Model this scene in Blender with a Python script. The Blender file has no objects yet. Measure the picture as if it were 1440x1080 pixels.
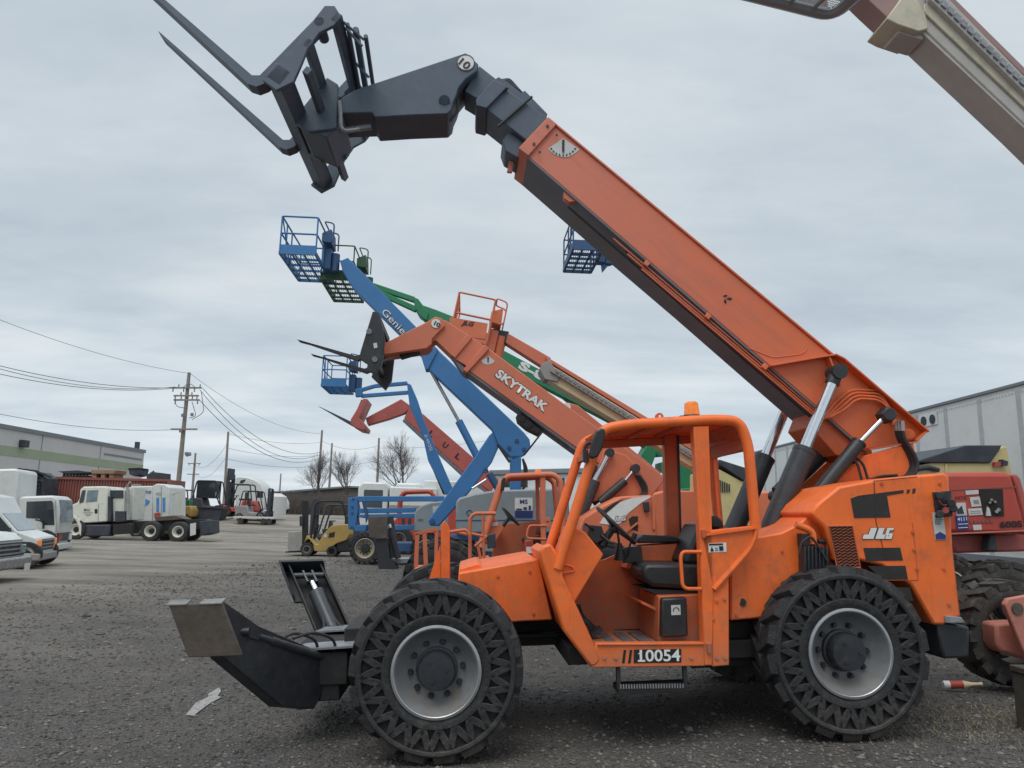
import bpy, bmesh, math, random
from mathutils import Vector, Matrix, noise
random.seed(7)
R_ = math.radians
V = Vector
C = bpy.context.scene.collection
sc = bpy.context.scene

# ------------------------------------------------------------------ camera
CAM_H, FPX, ROLL, PITCH = 1.75, 1040.0, .022, math.atan(186 / 1040)
_f = V((0, math.cos(PITCH), math.sin(PITCH)))
_u = V((0, -math.sin(PITCH), math.cos(PITCH)))
_r = V((1, 0, 0))
CR = _r * math.cos(ROLL) + _u * math.sin(ROLL)
CU = -_r * math.sin(ROLL) + _u * math.cos(ROLL)
CO = V((0, 0, CAM_H))
cd = bpy.data.cameras.new('camera')
cd.sensor_width = 36
cd.lens = FPX / 1440 * 36
cd.clip_end = 3000
cam = bpy.data.objects.new('camera', cd)
C.objects.link(cam)
cam.matrix_world = Matrix.Translation(CO) @ Matrix((CR, CU, -_f)).transposed().to_4x4()
sc.camera = cam

def ray(px, py):
    return _f + CR * ((px - 720) / FPX) - CU * ((py - 540) / FPX)
def at_y(px, py, Y):
    d = ray(px, py)
    return CO + d * (Y / d.y)
def at_z(px, py, z):
    d = ray(px, py)
    return CO + d * ((z - CAM_H) / d.z)

class Fr:
    """local frame of a machine: x along it (front to rear), y away from the photographer, z up"""
    def __init__(s, loc, yaw=0, pitch=0):
        s.M = Matrix.Translation(V(loc)) @ Matrix.Rotation(yaw, 4, 'Z') @ Matrix.Rotation(-pitch, 4, 'Y')
        s.I = s.M.inverted()
        s.o = s.I @ CO
        s.I3 = s.I.to_3x3()
    def at(s, px, py, w):
        d = s.I3 @ ray(px, py)
        return s.o + d * ((w - s.o.y) / d.y)
    def atz(s, px, py, z):
        d = s.I3 @ ray(px, py)
        return s.o + d * ((z - s.o.z) / d.z)
    def pts(s, L, w):
        return [s.at(a, b, w) for a, b in L]

def sstep(a, b, x):
    t = max(0, min(1, (x - a) / (b - a)))
    return t * t * (3 - 2 * t)
def gz(x, y):
    z = .17 * sstep(-.6, 3.0, x) * (1 - sstep(9, 16, y))
    z += 1.45 * sstep(42, 62, y) * (1 - sstep(-14, 6, x))
    return z

# ------------------------------------------------------------------ materials
MATS = {}
def mat(name, col, rough=.5, metal=0, var=.12, scale=3, dirt=None, dirt_amt=.0, bump=.0, bscale=40, coat=0, grad=None, emit=None, dust=None, streak=None):
    if name in MATS: return MATS[name]
    m = bpy.data.materials.new(name); m.use_nodes = True
    nt = m.node_tree; N = nt.nodes; L = nt.links
    b = N['Principled BSDF']
    b.inputs['Metallic'].default_value = metal
    tc = N.new('ShaderNodeTexCoord')
    n1 = N.new('ShaderNodeTexNoise'); n1.inputs['Scale'].default_value = scale; n1.inputs['Detail'].default_value = 8; n1.inputs['Roughness'].default_value = .65
    L.new(tc.outputs['Object'], n1.inputs['Vector'])
    rp = N.new('ShaderNodeValToRGB')
    rp.color_ramp.elements[0].position = .3; rp.color_ramp.elements[1].position = .7
    a = [c * (1 - var) for c in col]; z = [min(1, c * (1 + var)) for c in col]
    rp.color_ramp.elements[0].color = (*a, 1); rp.color_ramp.elements[1].color = (*z, 1)
    L.new(n1.outputs['Fac'], rp.inputs['Fac'])
    out = rp.outputs['Color']
    if grad:                       # (axis, v0, v1, colour) : glare veil painted in towards one end
        ax, v0, v1, gc = grad
        sp = N.new('ShaderNodeSeparateXYZ'); L.new(tc.outputs['Object'], sp.inputs[0])
        mr = N.new('ShaderNodeMapRange'); mr.inputs[1].default_value = v0; mr.inputs[2].default_value = v1
        L.new(sp.outputs[ax], mr.inputs[0])
        mx = N.new('ShaderNodeMix'); mx.data_type = 'RGBA'
        L.new(mr.outputs[0], mx.inputs[0]); L.new(out, mx.inputs[6]); mx.inputs[7].default_value = (*gc, 1)
        out = mx.outputs[2]
    if dirt_amt:
        n2 = N.new('ShaderNodeTexNoise'); n2.inputs['Scale'].default_value = scale * 2.7; n2.inputs['Detail'].default_value = 10; n2.inputs['Roughness'].default_value = .7
        L.new(tc.outputs['Object'], n2.inputs['Vector'])
        r2 = N.new('ShaderNodeValToRGB'); r2.color_ramp.elements[0].position = .5; r2.color_ramp.elements[1].position = .72
        r2.color_ramp.elements[1].color = (dirt_amt,) * 3 + (1,)
        L.new(n2.outputs['Fac'], r2.inputs['Fac'])
        m2 = N.new('ShaderNodeMix'); m2.data_type = 'RGBA'
        L.new(r2.outputs['Color'], m2.inputs[0]); L.new(out, m2.inputs[6]); m2.inputs[7].default_value = (*(dirt or (.12, .1, .085)), 1)
        out = m2.outputs[2]
    if streak:                     # (tilt, scale, colour, amount): runs and scrapes along one direction
        ry, ss, dc, am = streak
        mp = N.new('ShaderNodeMapping'); mp.vector_type = 'TEXTURE'; mp.inputs['Rotation'].default_value = (0, ry, 0); L.new(tc.outputs['Object'], mp.inputs['Vector'])
        mq = N.new('ShaderNodeMapping'); mq.inputs['Scale'].default_value = ss; L.new(mp.outputs[0], mq.inputs['Vector'])
        n5 = N.new('ShaderNodeTexNoise'); n5.inputs['Scale'].default_value = 1; n5.inputs['Detail'].default_value = 10; n5.inputs['Roughness'].default_value = .7
        L.new(mq.outputs[0], n5.inputs['Vector'])
        r5 = N.new('ShaderNodeMapRange'); r5.inputs[1].default_value = .52; r5.inputs[2].default_value = .78; r5.inputs[4].default_value = am
        L.new(n5.outputs['Fac'], r5.inputs[0])
        m5 = N.new('ShaderNodeMix'); m5.data_type = 'RGBA'; L.new(r5.outputs[0], m5.inputs[0]); L.new(out, m5.inputs[6]); m5.inputs[7].default_value = (*dc, 1)
        out = m5.outputs[2]
    if dust:                       # (z0, z1, colour, amount): road dust and mud splash low down
        z0, z1, dc, am = dust
        sp = N.new('ShaderNodeSeparateXYZ'); L.new(tc.outputs['Object'], sp.inputs[0])
        n4 = N.new('ShaderNodeTexNoise'); n4.inputs['Scale'].default_value = 7; n4.inputs['Detail'].default_value = 12; n4.inputs['Roughness'].default_value = .75
        L.new(tc.outputs['Object'], n4.inputs['Vector'])
        md = N.new('ShaderNodeMapRange'); md.inputs[1].default_value = z0; md.inputs[2].default_value = z1; md.inputs[3].default_value = .3; md.inputs[4].default_value = -.12
        L.new(sp.outputs[2], md.inputs[0])
        ad = N.new('ShaderNodeMath'); ad.operation = 'ADD'; L.new(n4.outputs['Fac'], ad.inputs[0]); L.new(md.outputs[0], ad.inputs[1])
        r4 = N.new('ShaderNodeMapRange'); r4.inputs[1].default_value = .5; r4.inputs[2].default_value = .85; r4.inputs[4].default_value = am
        L.new(ad.outputs[0], r4.inputs[0])
        m4 = N.new('ShaderNodeMix'); m4.data_type = 'RGBA'; L.new(r4.outputs[0], m4.inputs[0]); L.new(out, m4.inputs[6]); m4.inputs[7].default_value = (*dc, 1)
        out = m4.outputs[2]
    L.new(out, b.inputs['Base Color'])
    mr = N.new('ShaderNodeMapRange'); mr.inputs[3].default_value = max(.03, rough - .1); mr.inputs[4].default_value = min(1, rough + .12)
    L.new(n1.outputs['Fac'], mr.inputs[0]); L.new(mr.outputs[0], b.inputs['Roughness'])
    if coat: b.inputs['Coat Weight'].default_value = coat
    if bump:
        n3 = N.new('ShaderNodeTexNoise'); n3.inputs['Scale'].default_value = bscale; n3.inputs['Detail'].default_value = 6
        L.new(tc.outputs['Object'], n3.inputs['Vector'])
        bp = N.new('ShaderNodeBump'); bp.inputs['Strength'].default_value = bump; bp.inputs['Distance'].default_value = .02
        L.new(n3.outputs['Fac'], bp.inputs['Height']); L.new(bp.outputs[0], b.inputs['Normal'])
    if emit:
        b.inputs['Emission Color'].default_value = (*emit, 1); b.inputs['Emission Strength'].default_value = .4
    MATS[name] = m
    return m

ORANGE = mat('orange paint', (.86, .158, .025), .42, dirt=(.2, .1, .06), dirt_amt=.45, scale=2.2, var=.12, bump=.06, bscale=5, dust=(.45, 1.4, (.32, .19, .12), .5), streak=(0, (9, 9, .9), (.3, .095, .035), .5))
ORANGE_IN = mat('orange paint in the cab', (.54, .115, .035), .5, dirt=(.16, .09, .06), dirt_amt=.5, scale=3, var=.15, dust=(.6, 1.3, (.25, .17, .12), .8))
BOOMO = mat('weathered glare veiled boom orange', (.68, .145, .04), .5, dirt=(.3, .17, .14), dirt_amt=.3, scale=1.6, var=.07, grad=(0, 4.0, .9, (.62, .19, .125)), streak=(.735, (.7, 6, 7), (.3, .12, .09), .45))  # scraped orange; its pinker upper end is lens glare put into the colour
UNDER = mat('dark boom underside', (.135, .15, .175), .6, scale=2, var=.2, dirt=(.2, .13, .11), dirt_amt=.3)  # dark tone raised and blued to paint in the glare higher up
HEAD = mat('glare lifted black boom head', (.075, .102, .138), .55, scale=3, var=.15, dirt=(.13, .15, .18), dirt_amt=.4)  # black paint lifted to slate blue, glare mixed into the colour
BLACK = mat('black paint', (.024, .027, .032), .45, scale=4, var=.3, dirt=(.07, .065, .06), dirt_amt=.5)
CHASSIS = mat('oily black chassis', (.014, .014, .015), .65, scale=4, var=.3, dirt=(.05, .045, .04), dirt_amt=.6)
CYL = mat('black cylinder paint', (.035, .04, .046), .35, scale=5, var=.2, dirt=(.1, .1, .1), dirt_amt=.3)
RUBBER = mat('tyre rubber', (.02, .02, .022), .7, scale=5, var=.35, dirt=(.07, .065, .06), dirt_amt=.7, bump=.3, bscale=60, dust=(-.1, .55, (.1, .088, .076), .7))
RUBBER2 = mat('muddy tyre rubber', (.045, .042, .04), .85, scale=4, var=.3, dirt=(.16, .135, .11), dirt_amt=.8, bump=.2, bscale=50)
RIM = mat('silver grey wheel paint', (.19, .2, .21), .5, metal=.1, scale=5, var=.15, dirt=(.13, .115, .1), dirt_amt=.6, dust=(.2, .8, (.2, .17, .14), .8))
RIMLIP = mat('bare steel rim lip', (.38, .39, .4), .35, metal=.6, scale=7, var=.12)
RIMTAN = mat('cream wheel paint', (.42, .37, .25), .55, scale=5, var=.2, dirt_amt=.5)
CHROME = mat('chromed rod', (.75, .77, .8), .12, metal=1, var=.04, scale=8)
STEEL = mat('worn steel', (.38, .38, .38), .4, metal=.7, scale=8, var=.3, dirt=(.2, .12, .07), dirt_amt=.4)
RUST = mat('rusty foot plate', (.095, .075, .06), .75, scale=5, var=.35, dirt=(.05, .05, .055), dirt_amt=.7, bump=.2, bscale=25)
RUSTG = mat('scuffed rusty lip', (.22, .21, .2), .55, metal=.2, scale=7, var=.3, dirt=(.12, .09, .07), dirt_amt=.7)
GREYTOP = mat('scuffed grey steel', (.27, .28, .3), .45, metal=.3, scale=6, var=.3, dirt=(.1, .1, .1), dirt_amt=.6)
VINYL = mat('black seat vinyl', (.02, .02, .022), .38, scale=12, var=.25, bump=.1, bscale=120)
TREADM = mat('grey grip mat', (.09, .095, .1), .8, scale=15, var=.3, dirt=(.3, .16, .08), dirt_amt=.4, bump=.4, bscale=150)
WHITE = mat('white vinyl', (.72, .72, .7), .5, var=.06, scale=9, dirt=(.4, .36, .32), dirt_amt=.2)
WHITE_D = mat('dusty white vinyl', (.55, .55, .53), .5, var=.08, scale=9)
INK = mat('black ink', (.012, .012, .013), .5, var=.1)
DECAL = mat('black vinyl decal', (.022, .018, .016), .45, var=.2, scale=6, dirt=(.08, .06, .05), dirt_amt=.3)
NAVY = mat('navy print', (.02, .04, .2), .5, var=.1)
AMBER = mat('amber lens', (.75, .2, .02), .2, var=.25, scale=25, coat=.6, emit=(.5, .14, .01))
REDL = mat('red lens', (.4, .03, .02), .25, var=.15, coat=.5)
HOSE = mat('rubber hose', (.025, .025, .027), .6, var=.2)
MESHB = mat('dark grille void', (.02, .016, .014), .8, var=.3, scale=20)
BLUE = mat('blue paint', (.04, .17, .39), .5, scale=.9, var=.1, dirt=(.06, .15, .3), dirt_amt=.3)
BLUE_D = mat('dark blue paint', (.03, .085, .19), .55, scale=1, var=.15)  # darker blue for pins, control boxes and chassis
GREEN = mat('green paint', (.02, .2, .085), .5, scale=.9, var=.12, dirt=(.05, .16, .1), dirt_amt=.3)
GREYH = mat('grey fibreglass hood', (.25, .29, .31), .45, scale=1, var=.08, dirt=(.16, .17, .17), dirt_amt=.3)
PINKO = mat('sun faded orange', (.6, .155, .07), .55, scale=1.2, var=.1, dirt=(.5, .26, .19), dirt_amt=.45)
PINKO_B = mat('faded orange boom', (.58, .165, .09), .55, scale=1.2, var=.1, dirt=(.42, .2, .14), dirt_amt=.4)
SALMON = mat('salmon orange hood', (.72, .2, .1), .5, scale=1.2, var=.08)
RED = mat('brick red paint', (.43, .06, .04), .5, scale=1, var=.1, dirt=(.4, .14, .1), dirt_amt=.35)
RED_F = mat('faded red paint', (.4, .09, .075), .5, scale=1, var=.1, dirt=(.42, .2, .17), dirt_amt=.4)
PINKRED = mat('pale red paint', (.5, .19, .14), .6, scale=2, var=.12, dirt=(.22, .12, .09), dirt_amt=.6, bump=.1)
CREAM = mat('cream paint', (.66, .54, .33), .5, scale=1.5, var=.1, dirt=(.35, .31, .25), dirt_amt=.5)
CREAM_D = mat('grey cream paint', (.27, .26, .25), .55, scale=1.5, var=.12)
YELLOW = mat('yellow machine paint', (.4, .265, .075), .5, scale=1.2, var=.12, dirt=(.2, .14, .06), dirt_amt=.4)
PALEY = mat('pale yellow paint', (.6, .52, .25), .5, scale=1, var=.1, dirt=(.35, .3, .2), dirt_amt=.4)
DGREEN = mat('dark green paint', (.03, .09, .05), .55, scale=1.5, var=.2, dirt_amt=.3)
DARK = mat('dark grey machinery', (.035, .042, .055), .6, scale=2, var=.35, dirt=(.1, .1, .1), dirt_amt=.4)
TRUCKW = mat('white truck paint', (.6, .62, .6), .35, scale=1.2, var=.06, coat=.3, dirt=(.4, .38, .34), dirt_amt=.35)
TRUCKC = mat('ivory truck paint', (.66, .66, .58), .4, scale=1.2, var=.06, dirt=(.35, .33, .28), dirt_amt=.4)
TRAILW = mat('white trailer skin', (.7, .72, .71), .45, scale=.6, var=.05, dirt=(.45, .45, .43), dirt_amt=.35)
GLASS = mat('dark vehicle glass', (.025, .035, .042), .08, var=.3, scale=2, coat=.5)
GLASSL = mat('sky lit windscreen glass', (.14, .2, .22), .08, var=.3, scale=2, coat=.6)
CONT = mat('oxide red container steel', (.25, .085, .065), .6, scale=1, var=.15, dirt=(.12, .06, .045), dirt_amt=.5)
WALLW = mat('pale precast wall', (.56, .54, .53), .8, scale=.15, var=.06, dirt=(.4, .39, .37), dirt_amt=.3, bump=.1, bscale=8)
STRIPE = mat('sage green stripe paint', (.33, .38, .26), .8, scale=.3, var=.08)
ROOFD = mat('grey parapet cap', (.2, .22, .24), .7, scale=.5, var=.1)
WALLD = mat('dark distant cladding', (.13, .13, .12), .85, scale=.4, var=.25, dirt=(.2, .19, .16), dirt_amt=.6)
WOOD = mat('weathered pole timber', (.25, .215, .185), .85, scale=2, var=.2)
TIMBER = mat('grey timber baulk', (.075, .066, .055), .9, scale=3, var=.3, dirt=(.06, .055, .05), dirt_amt=.6, bump=.4, bscale=18)
TAN = mat('tan crate', (.3, .21, .13), .8, scale=2, var=.25)
BARK = mat('winter bark', (.12, .1, .09), .9, scale=3, var=.25)
WIRE = mat('power cable', (.15, .17, .19), .7, var=.1)
INSUL = mat('grey insulator', (.2, .2, .21), .5, var=.15)
CONC = mat('concrete block', (.3, .29, .27), .85, scale=3, var=.15, bump=.2)

# ------------------------------------------------------------------ mesh builder
class MB:
    def __init__(s): s.v = []; s.f = []
    def add(s, vs, fs):
        n = len(s.v); s.v += [V(p) for p in vs]; s.f += [tuple(i + n for i in f) for f in fs]; return s
    def hexa(s, p):
        return s.add(p, [(0, 3, 2, 1), (4, 5, 6, 7), (0, 1, 5, 4), (1, 2, 6, 5), (2, 3, 7, 6), (3, 0, 4, 7)])
    def box(s, c, d, M=None):
        c = V(c); x, y, z = d[0] / 2, d[1] / 2, d[2] / 2
        p = [V(q) for q in ((-x, -y, -z), (x, -y, -z), (x, y, -z), (-x, y, -z), (-x, -y, z), (x, -y, z), (x, y, z), (-x, y, z))]
        if M is not None: p = [M @ q for q in p]
        return s.hexa([c + q for q in p])
    def bb(s, a, b):
        return s.box([(a[i] + b[i]) / 2 for i in range(3)], [abs(b[i] - a[i]) for i in range(3)])
    def prism(s, P, vec):
        n = len(P); vec = V(vec); P = [V(p) for p in P]
        fs = [tuple(range(n)), tuple(range(2 * n - 1, n - 1, -1))]
        fs += [(i, i + n, (i + 1) % n + n, (i + 1) % n) for i in range(n)]
        return s.add(P + [p + vec for p in P], fs)
    def pp(s, F, L, w0, w1):
        return s.prism(F.pts(L, w0), (0, w1 - w0, 0))
    def cyl(s, a, b, r0, r1=None, n=16):
        a = V(a); b = V(b); r1 = r0 if r1 is None else r1
        d = (b - a).normalized(); e = d.orthogonal().normalized(); g = d.cross(e)
        vs = []
        for p, r in ((a, r0), (b, r1)):
            vs += [p + e * math.cos(2 * math.pi * i / n) * r + g * math.sin(2 * math.pi * i / n) * r for i in range(n)]
        fs = [tuple(range(n - 1, -1, -1)), tuple(range(n, 2 * n))] + [(i, (i + 1) % n, (i + 1) % n + n, i + n) for i in range(n)]
        return s.add(vs, fs)
    def tube(s, P, r, n=8, closed=False):
        P = [V(p) for p in P]; m = len(P); vs = []; prev = None
        for i in range(m):
            if closed: d = P[(i + 1) % m] - P[i - 1]
            else: d = P[min(i + 1, m - 1)] - P[max(i - 1, 0)]
            d.normalize()
            e = d.orthogonal() if prev is None else prev - d * prev.dot(d)
            e.normalize(); prev = e; g = d.cross(e)
            rr = r[i] if isinstance(r, (list, tuple)) else r
            vs += [P[i] + (e * math.cos(2 * math.pi * k / n) + g * math.sin(2 * math.pi * k / n)) * rr for k in range(n)]
        fs = []
        for i in range(m if closed else m - 1):
            j = (i + 1) % m
            fs += [(i * n + k, i * n + (k + 1) % n, j * n + (k + 1) % n, j * n + k) for k in range(n)]
        if not closed: fs += [tuple(range(n - 1, -1, -1)), tuple(range((m - 1) * n, m * n))]
        return s.add(vs, fs)
    def bar(s, a, b, w, h, up=(0, 0, 1)):
        """rectangular bar; w measured along a x up, h along up"""
        a = V(a); b = V(b); d = (b - a).normalized(); up = V(up)
        x = d.cross(up)
        if x.length < 1e-4: x = d.orthogonal()
        x.normalize(); y = x.cross(d)
        q = [x * -w / 2 - y * h / 2, x * w / 2 - y * h / 2, x * w / 2 + y * h / 2, x * -w / 2 + y * h / 2]
        return s.hexa([a + k for k in q] + [b + k for k in q])
    def lathe(s, prof, c=(0, 0, 0), n=48):
        """profile (r, y) spun about the local y axis through c"""
        c = V(c); m = len(prof); vs = []
        for r, y in prof:
            vs += [c + V((r * math.cos(2 * math.pi * k / n), y, r * math.sin(2 * math.pi * k / n))) for k in range(n)]
        fs = [(i * n + k, i * n + (k + 1) % n, (i + 1) * n + (k + 1) % n, (i + 1) * n + k) for i in range(m - 1) for k in range(n)]
        return s.add(vs, fs)
    def islands(s):
        n = len(s.v); p = list(range(n))
        def root(i):
            while p[i] != i: p[i] = p[p[i]]; i = p[i]
            return i
        for f in s.f:
            for i in f[1:]: p[root(i)] = root(f[0])
        g = {}
        for f in s.f: g.setdefault(root(f[0]), []).append(f)
        out = []
        for fs in g.values():
            ids = sorted({i for f in fs for i in f}); k = {i: j for j, i in enumerate(ids)}
            q = MB(); q.v = [s.v[i] for i in ids]; q.f = [tuple(k[i] for i in f) for f in fs]; out.append(q)
        return out
    def each(s, name, m, parent=None, **k): return [q.build(name, m, parent, **k) for q in s.islands()]
    def build(s, name, m, parent=None, bevel=0, flat=False, seg=2, ang=38):
        me = bpy.data.meshes.new(name); me.from_pydata(s.v, [], s.f)
        bm = bmesh.new(); bm.from_mesh(me)
        bmesh.ops.recalc_face_normals(bm, faces=bm.faces)
        lim = R_(ang)
        for f in bm.faces: f.smooth = not flat
        for e in bm.edges:
            if len(e.link_faces) == 2 and e.calc_face_angle(0) > lim: e.smooth = False
        bm.to_mesh(me); bm.free()
        me.materials.append(m)
        o = bpy.data.objects.new(name, me); C.objects.link(o)
        if parent is not None: o.parent = parent
        if bevel:
            b = o.modifiers.new('bevel', 'BEVEL'); b.width = bevel; b.segments = seg; b.limit_method = 'ANGLE'; b.angle_limit = R_(40)
        return o

def rpath(P, rad, n=5, closed=False):
    P = [V(p) for p in P]; out = []; m = len(P)
    for i in range(m):
        if not closed and i in (0, m - 1): out.append(P[i]); continue
        a, b, c = P[i - 1], P[i], P[(i + 1) % m]
        r = min(rad, (a - b).length * .45, (c - b).length * .45)
        p0 = b + (a - b).normalized() * r; p1 = b + (c - b).normalized() * r
        for k in range(n + 1):
            t = k / n
            out.append(p0 * (1 - t) ** 2 + b * 2 * t * (1 - t) + p1 * t * t)
    return out
def tag(o, label, cat, group=None, kind=None):
    if label: o['label'] = label
    if cat: o['category'] = cat
    if group: o['group'] = group
    if kind: o['kind'] = kind
    return o
def thing(name, label, cat, F=None, loc=(0, 0, 0), rz=0, group=None):
    o = bpy.data.objects.new(name, None); C.objects.link(o); o.empty_display_size = .3
    if F is not None: o.matrix_world = F.M
    else: o.location = loc; o.rotation_euler = (0, 0, rz)
    return tag(o, label, cat, group)
def copy_tree(o, parent=None):
    c = o.copy(); C.objects.link(c)
    if parent is not None: c.parent = parent
    for ch in list(o.children): copy_tree(ch, c)
    return c

def text(name, s, p0, p1, h, m, parent, out=(0, -1, 0), off=.004, bold=0, shear=0, depth=.0):
    """lettering laid flat on a surface: baseline p0 -> p1, letter height h, facing out"""
    cu = bpy.data.curves.new(name, 'FONT'); cu.body = s; cu.offset = bold; cu.shear = shear; cu.resolution_u = 3
    t = bpy.data.objects.new(name, cu); C.objects.link(t)
    bpy.context.view_layer.update()
    me = bpy.data.meshes.new_from_object(t.evaluated_get(bpy.context.evaluated_depsgraph_get()))
    bpy.data.objects.remove(t); bpy.data.curves.remove(cu)
    xs = [v.co.x for v in me.vertices]; ys = [v.co.y for v in me.vertices]
    x0, x1, y0, y1 = min(xs), max(xs), min(ys), max(ys)
    p0 = V(p0); p1 = V(p1); n = V(out).normalized(); ex = (p1 - p0); Lx = ex.length; ex.normalize(); ey = n.cross(ex)
    for v in me.vertices:
        v.co = p0 + ex * ((v.co.x - x0) / (x1 - x0) * Lx) + ey * ((v.co.y - y0) / (y1 - y0) * h) + n * off
    me.materials.clear(); me.materials.append(m); me.name = name
    o = bpy.data.objects.new(name, me); C.objects.link(o); o.parent = parent
    return o
def flatp(name, P, m, parent, out=(0, -1, 0), off=.003, bevel=0):
    """thin vinyl or plate of outline P set proud of its surface"""
    n = V(out).normalized()
    return MB().prism([V(p) + n * off for p in P], -n * (off * .7)).build(name, m, parent)

# ------------------------------------------------------------------ wheels
def lug_tyre(R, W, rin, nlug=22, apert=False):
    """tyre about the y axis, near face at y=0, far face y=W"""
    b = MB(); t = (.048 if apert else .05) * R / .6
    rc = R - t
    if apert:
        prof = [(rin, .035), (rin + .02, .012), (rin + .06, .004), (rin + .082, .004), (rin + .09, .05), (R - .112, .05), (R - .105, .003), (R - .078, 0), (R - .066, .012), (rc - .01, .032), (rc, .06), (rc + .006, W * .3), (rc + .012, W * .7), (rc, W - .02), (rc - .06, W), (rin, W - .04)]
    else:
        prof = [(rin, .05), (rin + .02, .02), (rin + (rc - rin) * .35, 0), (rin + (rc - rin) * .7, .002), (rc - .01, .03), (rc + .01, W * .3), (rc + .01, W * .7), (rc - .01, W - .03), (rc - .1, W), (rin, W - .04)]
    b.lathe(prof, n=72)
    if apert:     # zigzag webs between the triangular side openings
        n = 22; r0, r1 = rin + .082, R - .1
        for i in range(n):
            a = 2 * math.pi * i / n; h = math.pi / n
            for s_ in (-1, 1):
                a0 = a; a1 = a + s_ * h
                p = V((r0 * math.cos(a0), .03, r0 * math.sin(a0))); q = V((r1 * math.cos(a1), .03, r1 * math.sin(a1)))
                b.bar(p, q, .052, .046, up=(0, 1, 0))
    da = 2 * math.pi / nlug
    for side in (0, 1):
        for i in range(nlug):
            a = da * (i + .5 * side)
            y0, y1 = (-.004, W * .56) if side == 0 else (W + .004, W * .44)
            wl = da * (.37 if apert else .36); sk = da * .55
            def pt(r, aa, y): return V((r * math.cos(aa), y, r * math.sin(aa)))
            q0, q1 = (rc - .03, R), (rc - .0, R)
            ri = R - .066 if apert and not side else rc - .045; ya = .012 if apert and not side else y0; yb = .034 if apert and not side else y0
            P = [pt(ri, a - wl, ya), pt(ri, a + wl, ya), pt(rc, a + sk + wl * .8, y1), pt(rc, a + sk - wl * .8, y1),
                 pt(R - .012, a - wl * .85, yb), pt(R - .012, a + wl * .85, yb), pt(R, a + sk + wl * .6, y1), pt(R, a + sk - wl * .6, y1)]
            b.hexa(P)
    return b
def rim_mb(r, depth=.16, W=.3):
    return MB().lathe([(r + .005, W), (r - .01, .05), (r + .012, .02), (r + .012, .004), (r - .012, 0), (r - .022, .02), (r - .03, .045), (r * .86, .07), (r * .8, .1), (r * .66, depth * .9), (r * .5, depth), (0, depth)], n=56)
def hub_mb(r, y0, nb=10, rb=None, proud=.14):
    b = MB().lathe([(r * 1.12, y0 + .01), (r * 1.12, y0 - .035), (r, y0 - .04), (r, y0 - proud * .7), (r * .93, y0 - proud), (r * .5, y0 - proud - .004), (0, y0 - proud - .004)], n=32)
    rb = rb or r * 1.35
    for i in range(nb):
        a = 2 * math.pi * (i + .3) / nb; c = V((rb * math.cos(a), 0, rb * math.sin(a)))
        b.cyl(c + V((0, y0 + .01, 0)), c + V((0, y0 - .022, 0)), .024, .024, 12)
        b.cyl(c + V((0, y0 - .022, 0)), c + V((0, y0 - .05, 0)), .017, .015, 6)
    for i in range(3):
        a = 2 * math.pi * (i + .1) / 3; c = V((r * .55 * math.cos(a), 0, r * .55 * math.sin(a)))
        b.cyl(c + V((0, y0 - proud, 0)), c + V((0, y0 - proud - .012, 0)), .012, .012, 6)
    return b
def xform(mb, M):
    mb.v = [M @ v for v in mb.v]; return mb
def add_wheel(root, pos, R, W, rr, tyre=None, rim=None, apert=False, flip=False, nlug=22, hubm=None, simple=False, spin=0, lip=True):
    M = Matrix.Translation(V(pos)) @ Matrix.Rotation(spin, 4, 'Y')
    if flip: M = M @ Matrix.Rotation(math.pi, 4, 'Z')
    w = xform(rim_mb(rr, W * .42, W * .8), M).build('wheel', rim or RIM, root)
    bv = 0 if simple else .005
    if simple:
        pr = [(rr, .03), (rr + .02, .005), (R - .1 * R, 0), (R - .03 * R, .02), (R, .06), (R, W - .06), (R - .1 * R, W), (rr, W)]
        xform(MB().lathe(pr, n=40), M).build('tyre', tyre or RUBBER, w)
        xform(MB().lathe([(rr * .5, W * .43), (rr * .45, W * .25), (rr * .3, W * .2), (0, W * .2)], n=20), M).build('hub', hubm or CHASSIS, w)
    else:
        xform(lug_tyre(R, W, rr, nlug, apert), M).build('tyre', tyre or RUBBER, w, bevel=bv)
        xform(hub_mb(rr * .44, W * .42, rb=rr * .62), M).build('hub', hubm or BLACK, w)
        if lip: xform(MB().lathe([(rr + .013, .018), (rr + .014, .001), (rr - .004, -.004), (rr - .014, .004), (rr - .02, .02)], n=56), M).build('rim_lip', RIMLIP, w)
    return w
# =================================================================== the main telehandler
FM = Fr((-.47, 5.6, 0), R_(3.5), .046)
TH = thing('telehandler', 'large orange telehandler in the foreground numbered 10054, its raised boom carrying black forks', 'telehandler', FM)
def part(name, L, w0, w1, m, bev=.008, parent=TH, F=FM):
    return MB().pp(F, L, w0, w1).build(name, m, parent, bevel=bev)
def A(px, py, w): return FM.at(px, py, w)

# wheels
for (x, w, fl, sp) in ((0, 0, 0, .1), (3.09, 0, 0, .25), (0, 2.4, 1, .3), (3.09, 2.4, 1, .2)):
    z = .635 if x == 0 else .655
    add_wheel(TH, (x, w, z), .645, .38, .312, apert=True, flip=bool(fl), spin=sp, nlug=18)
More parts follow.
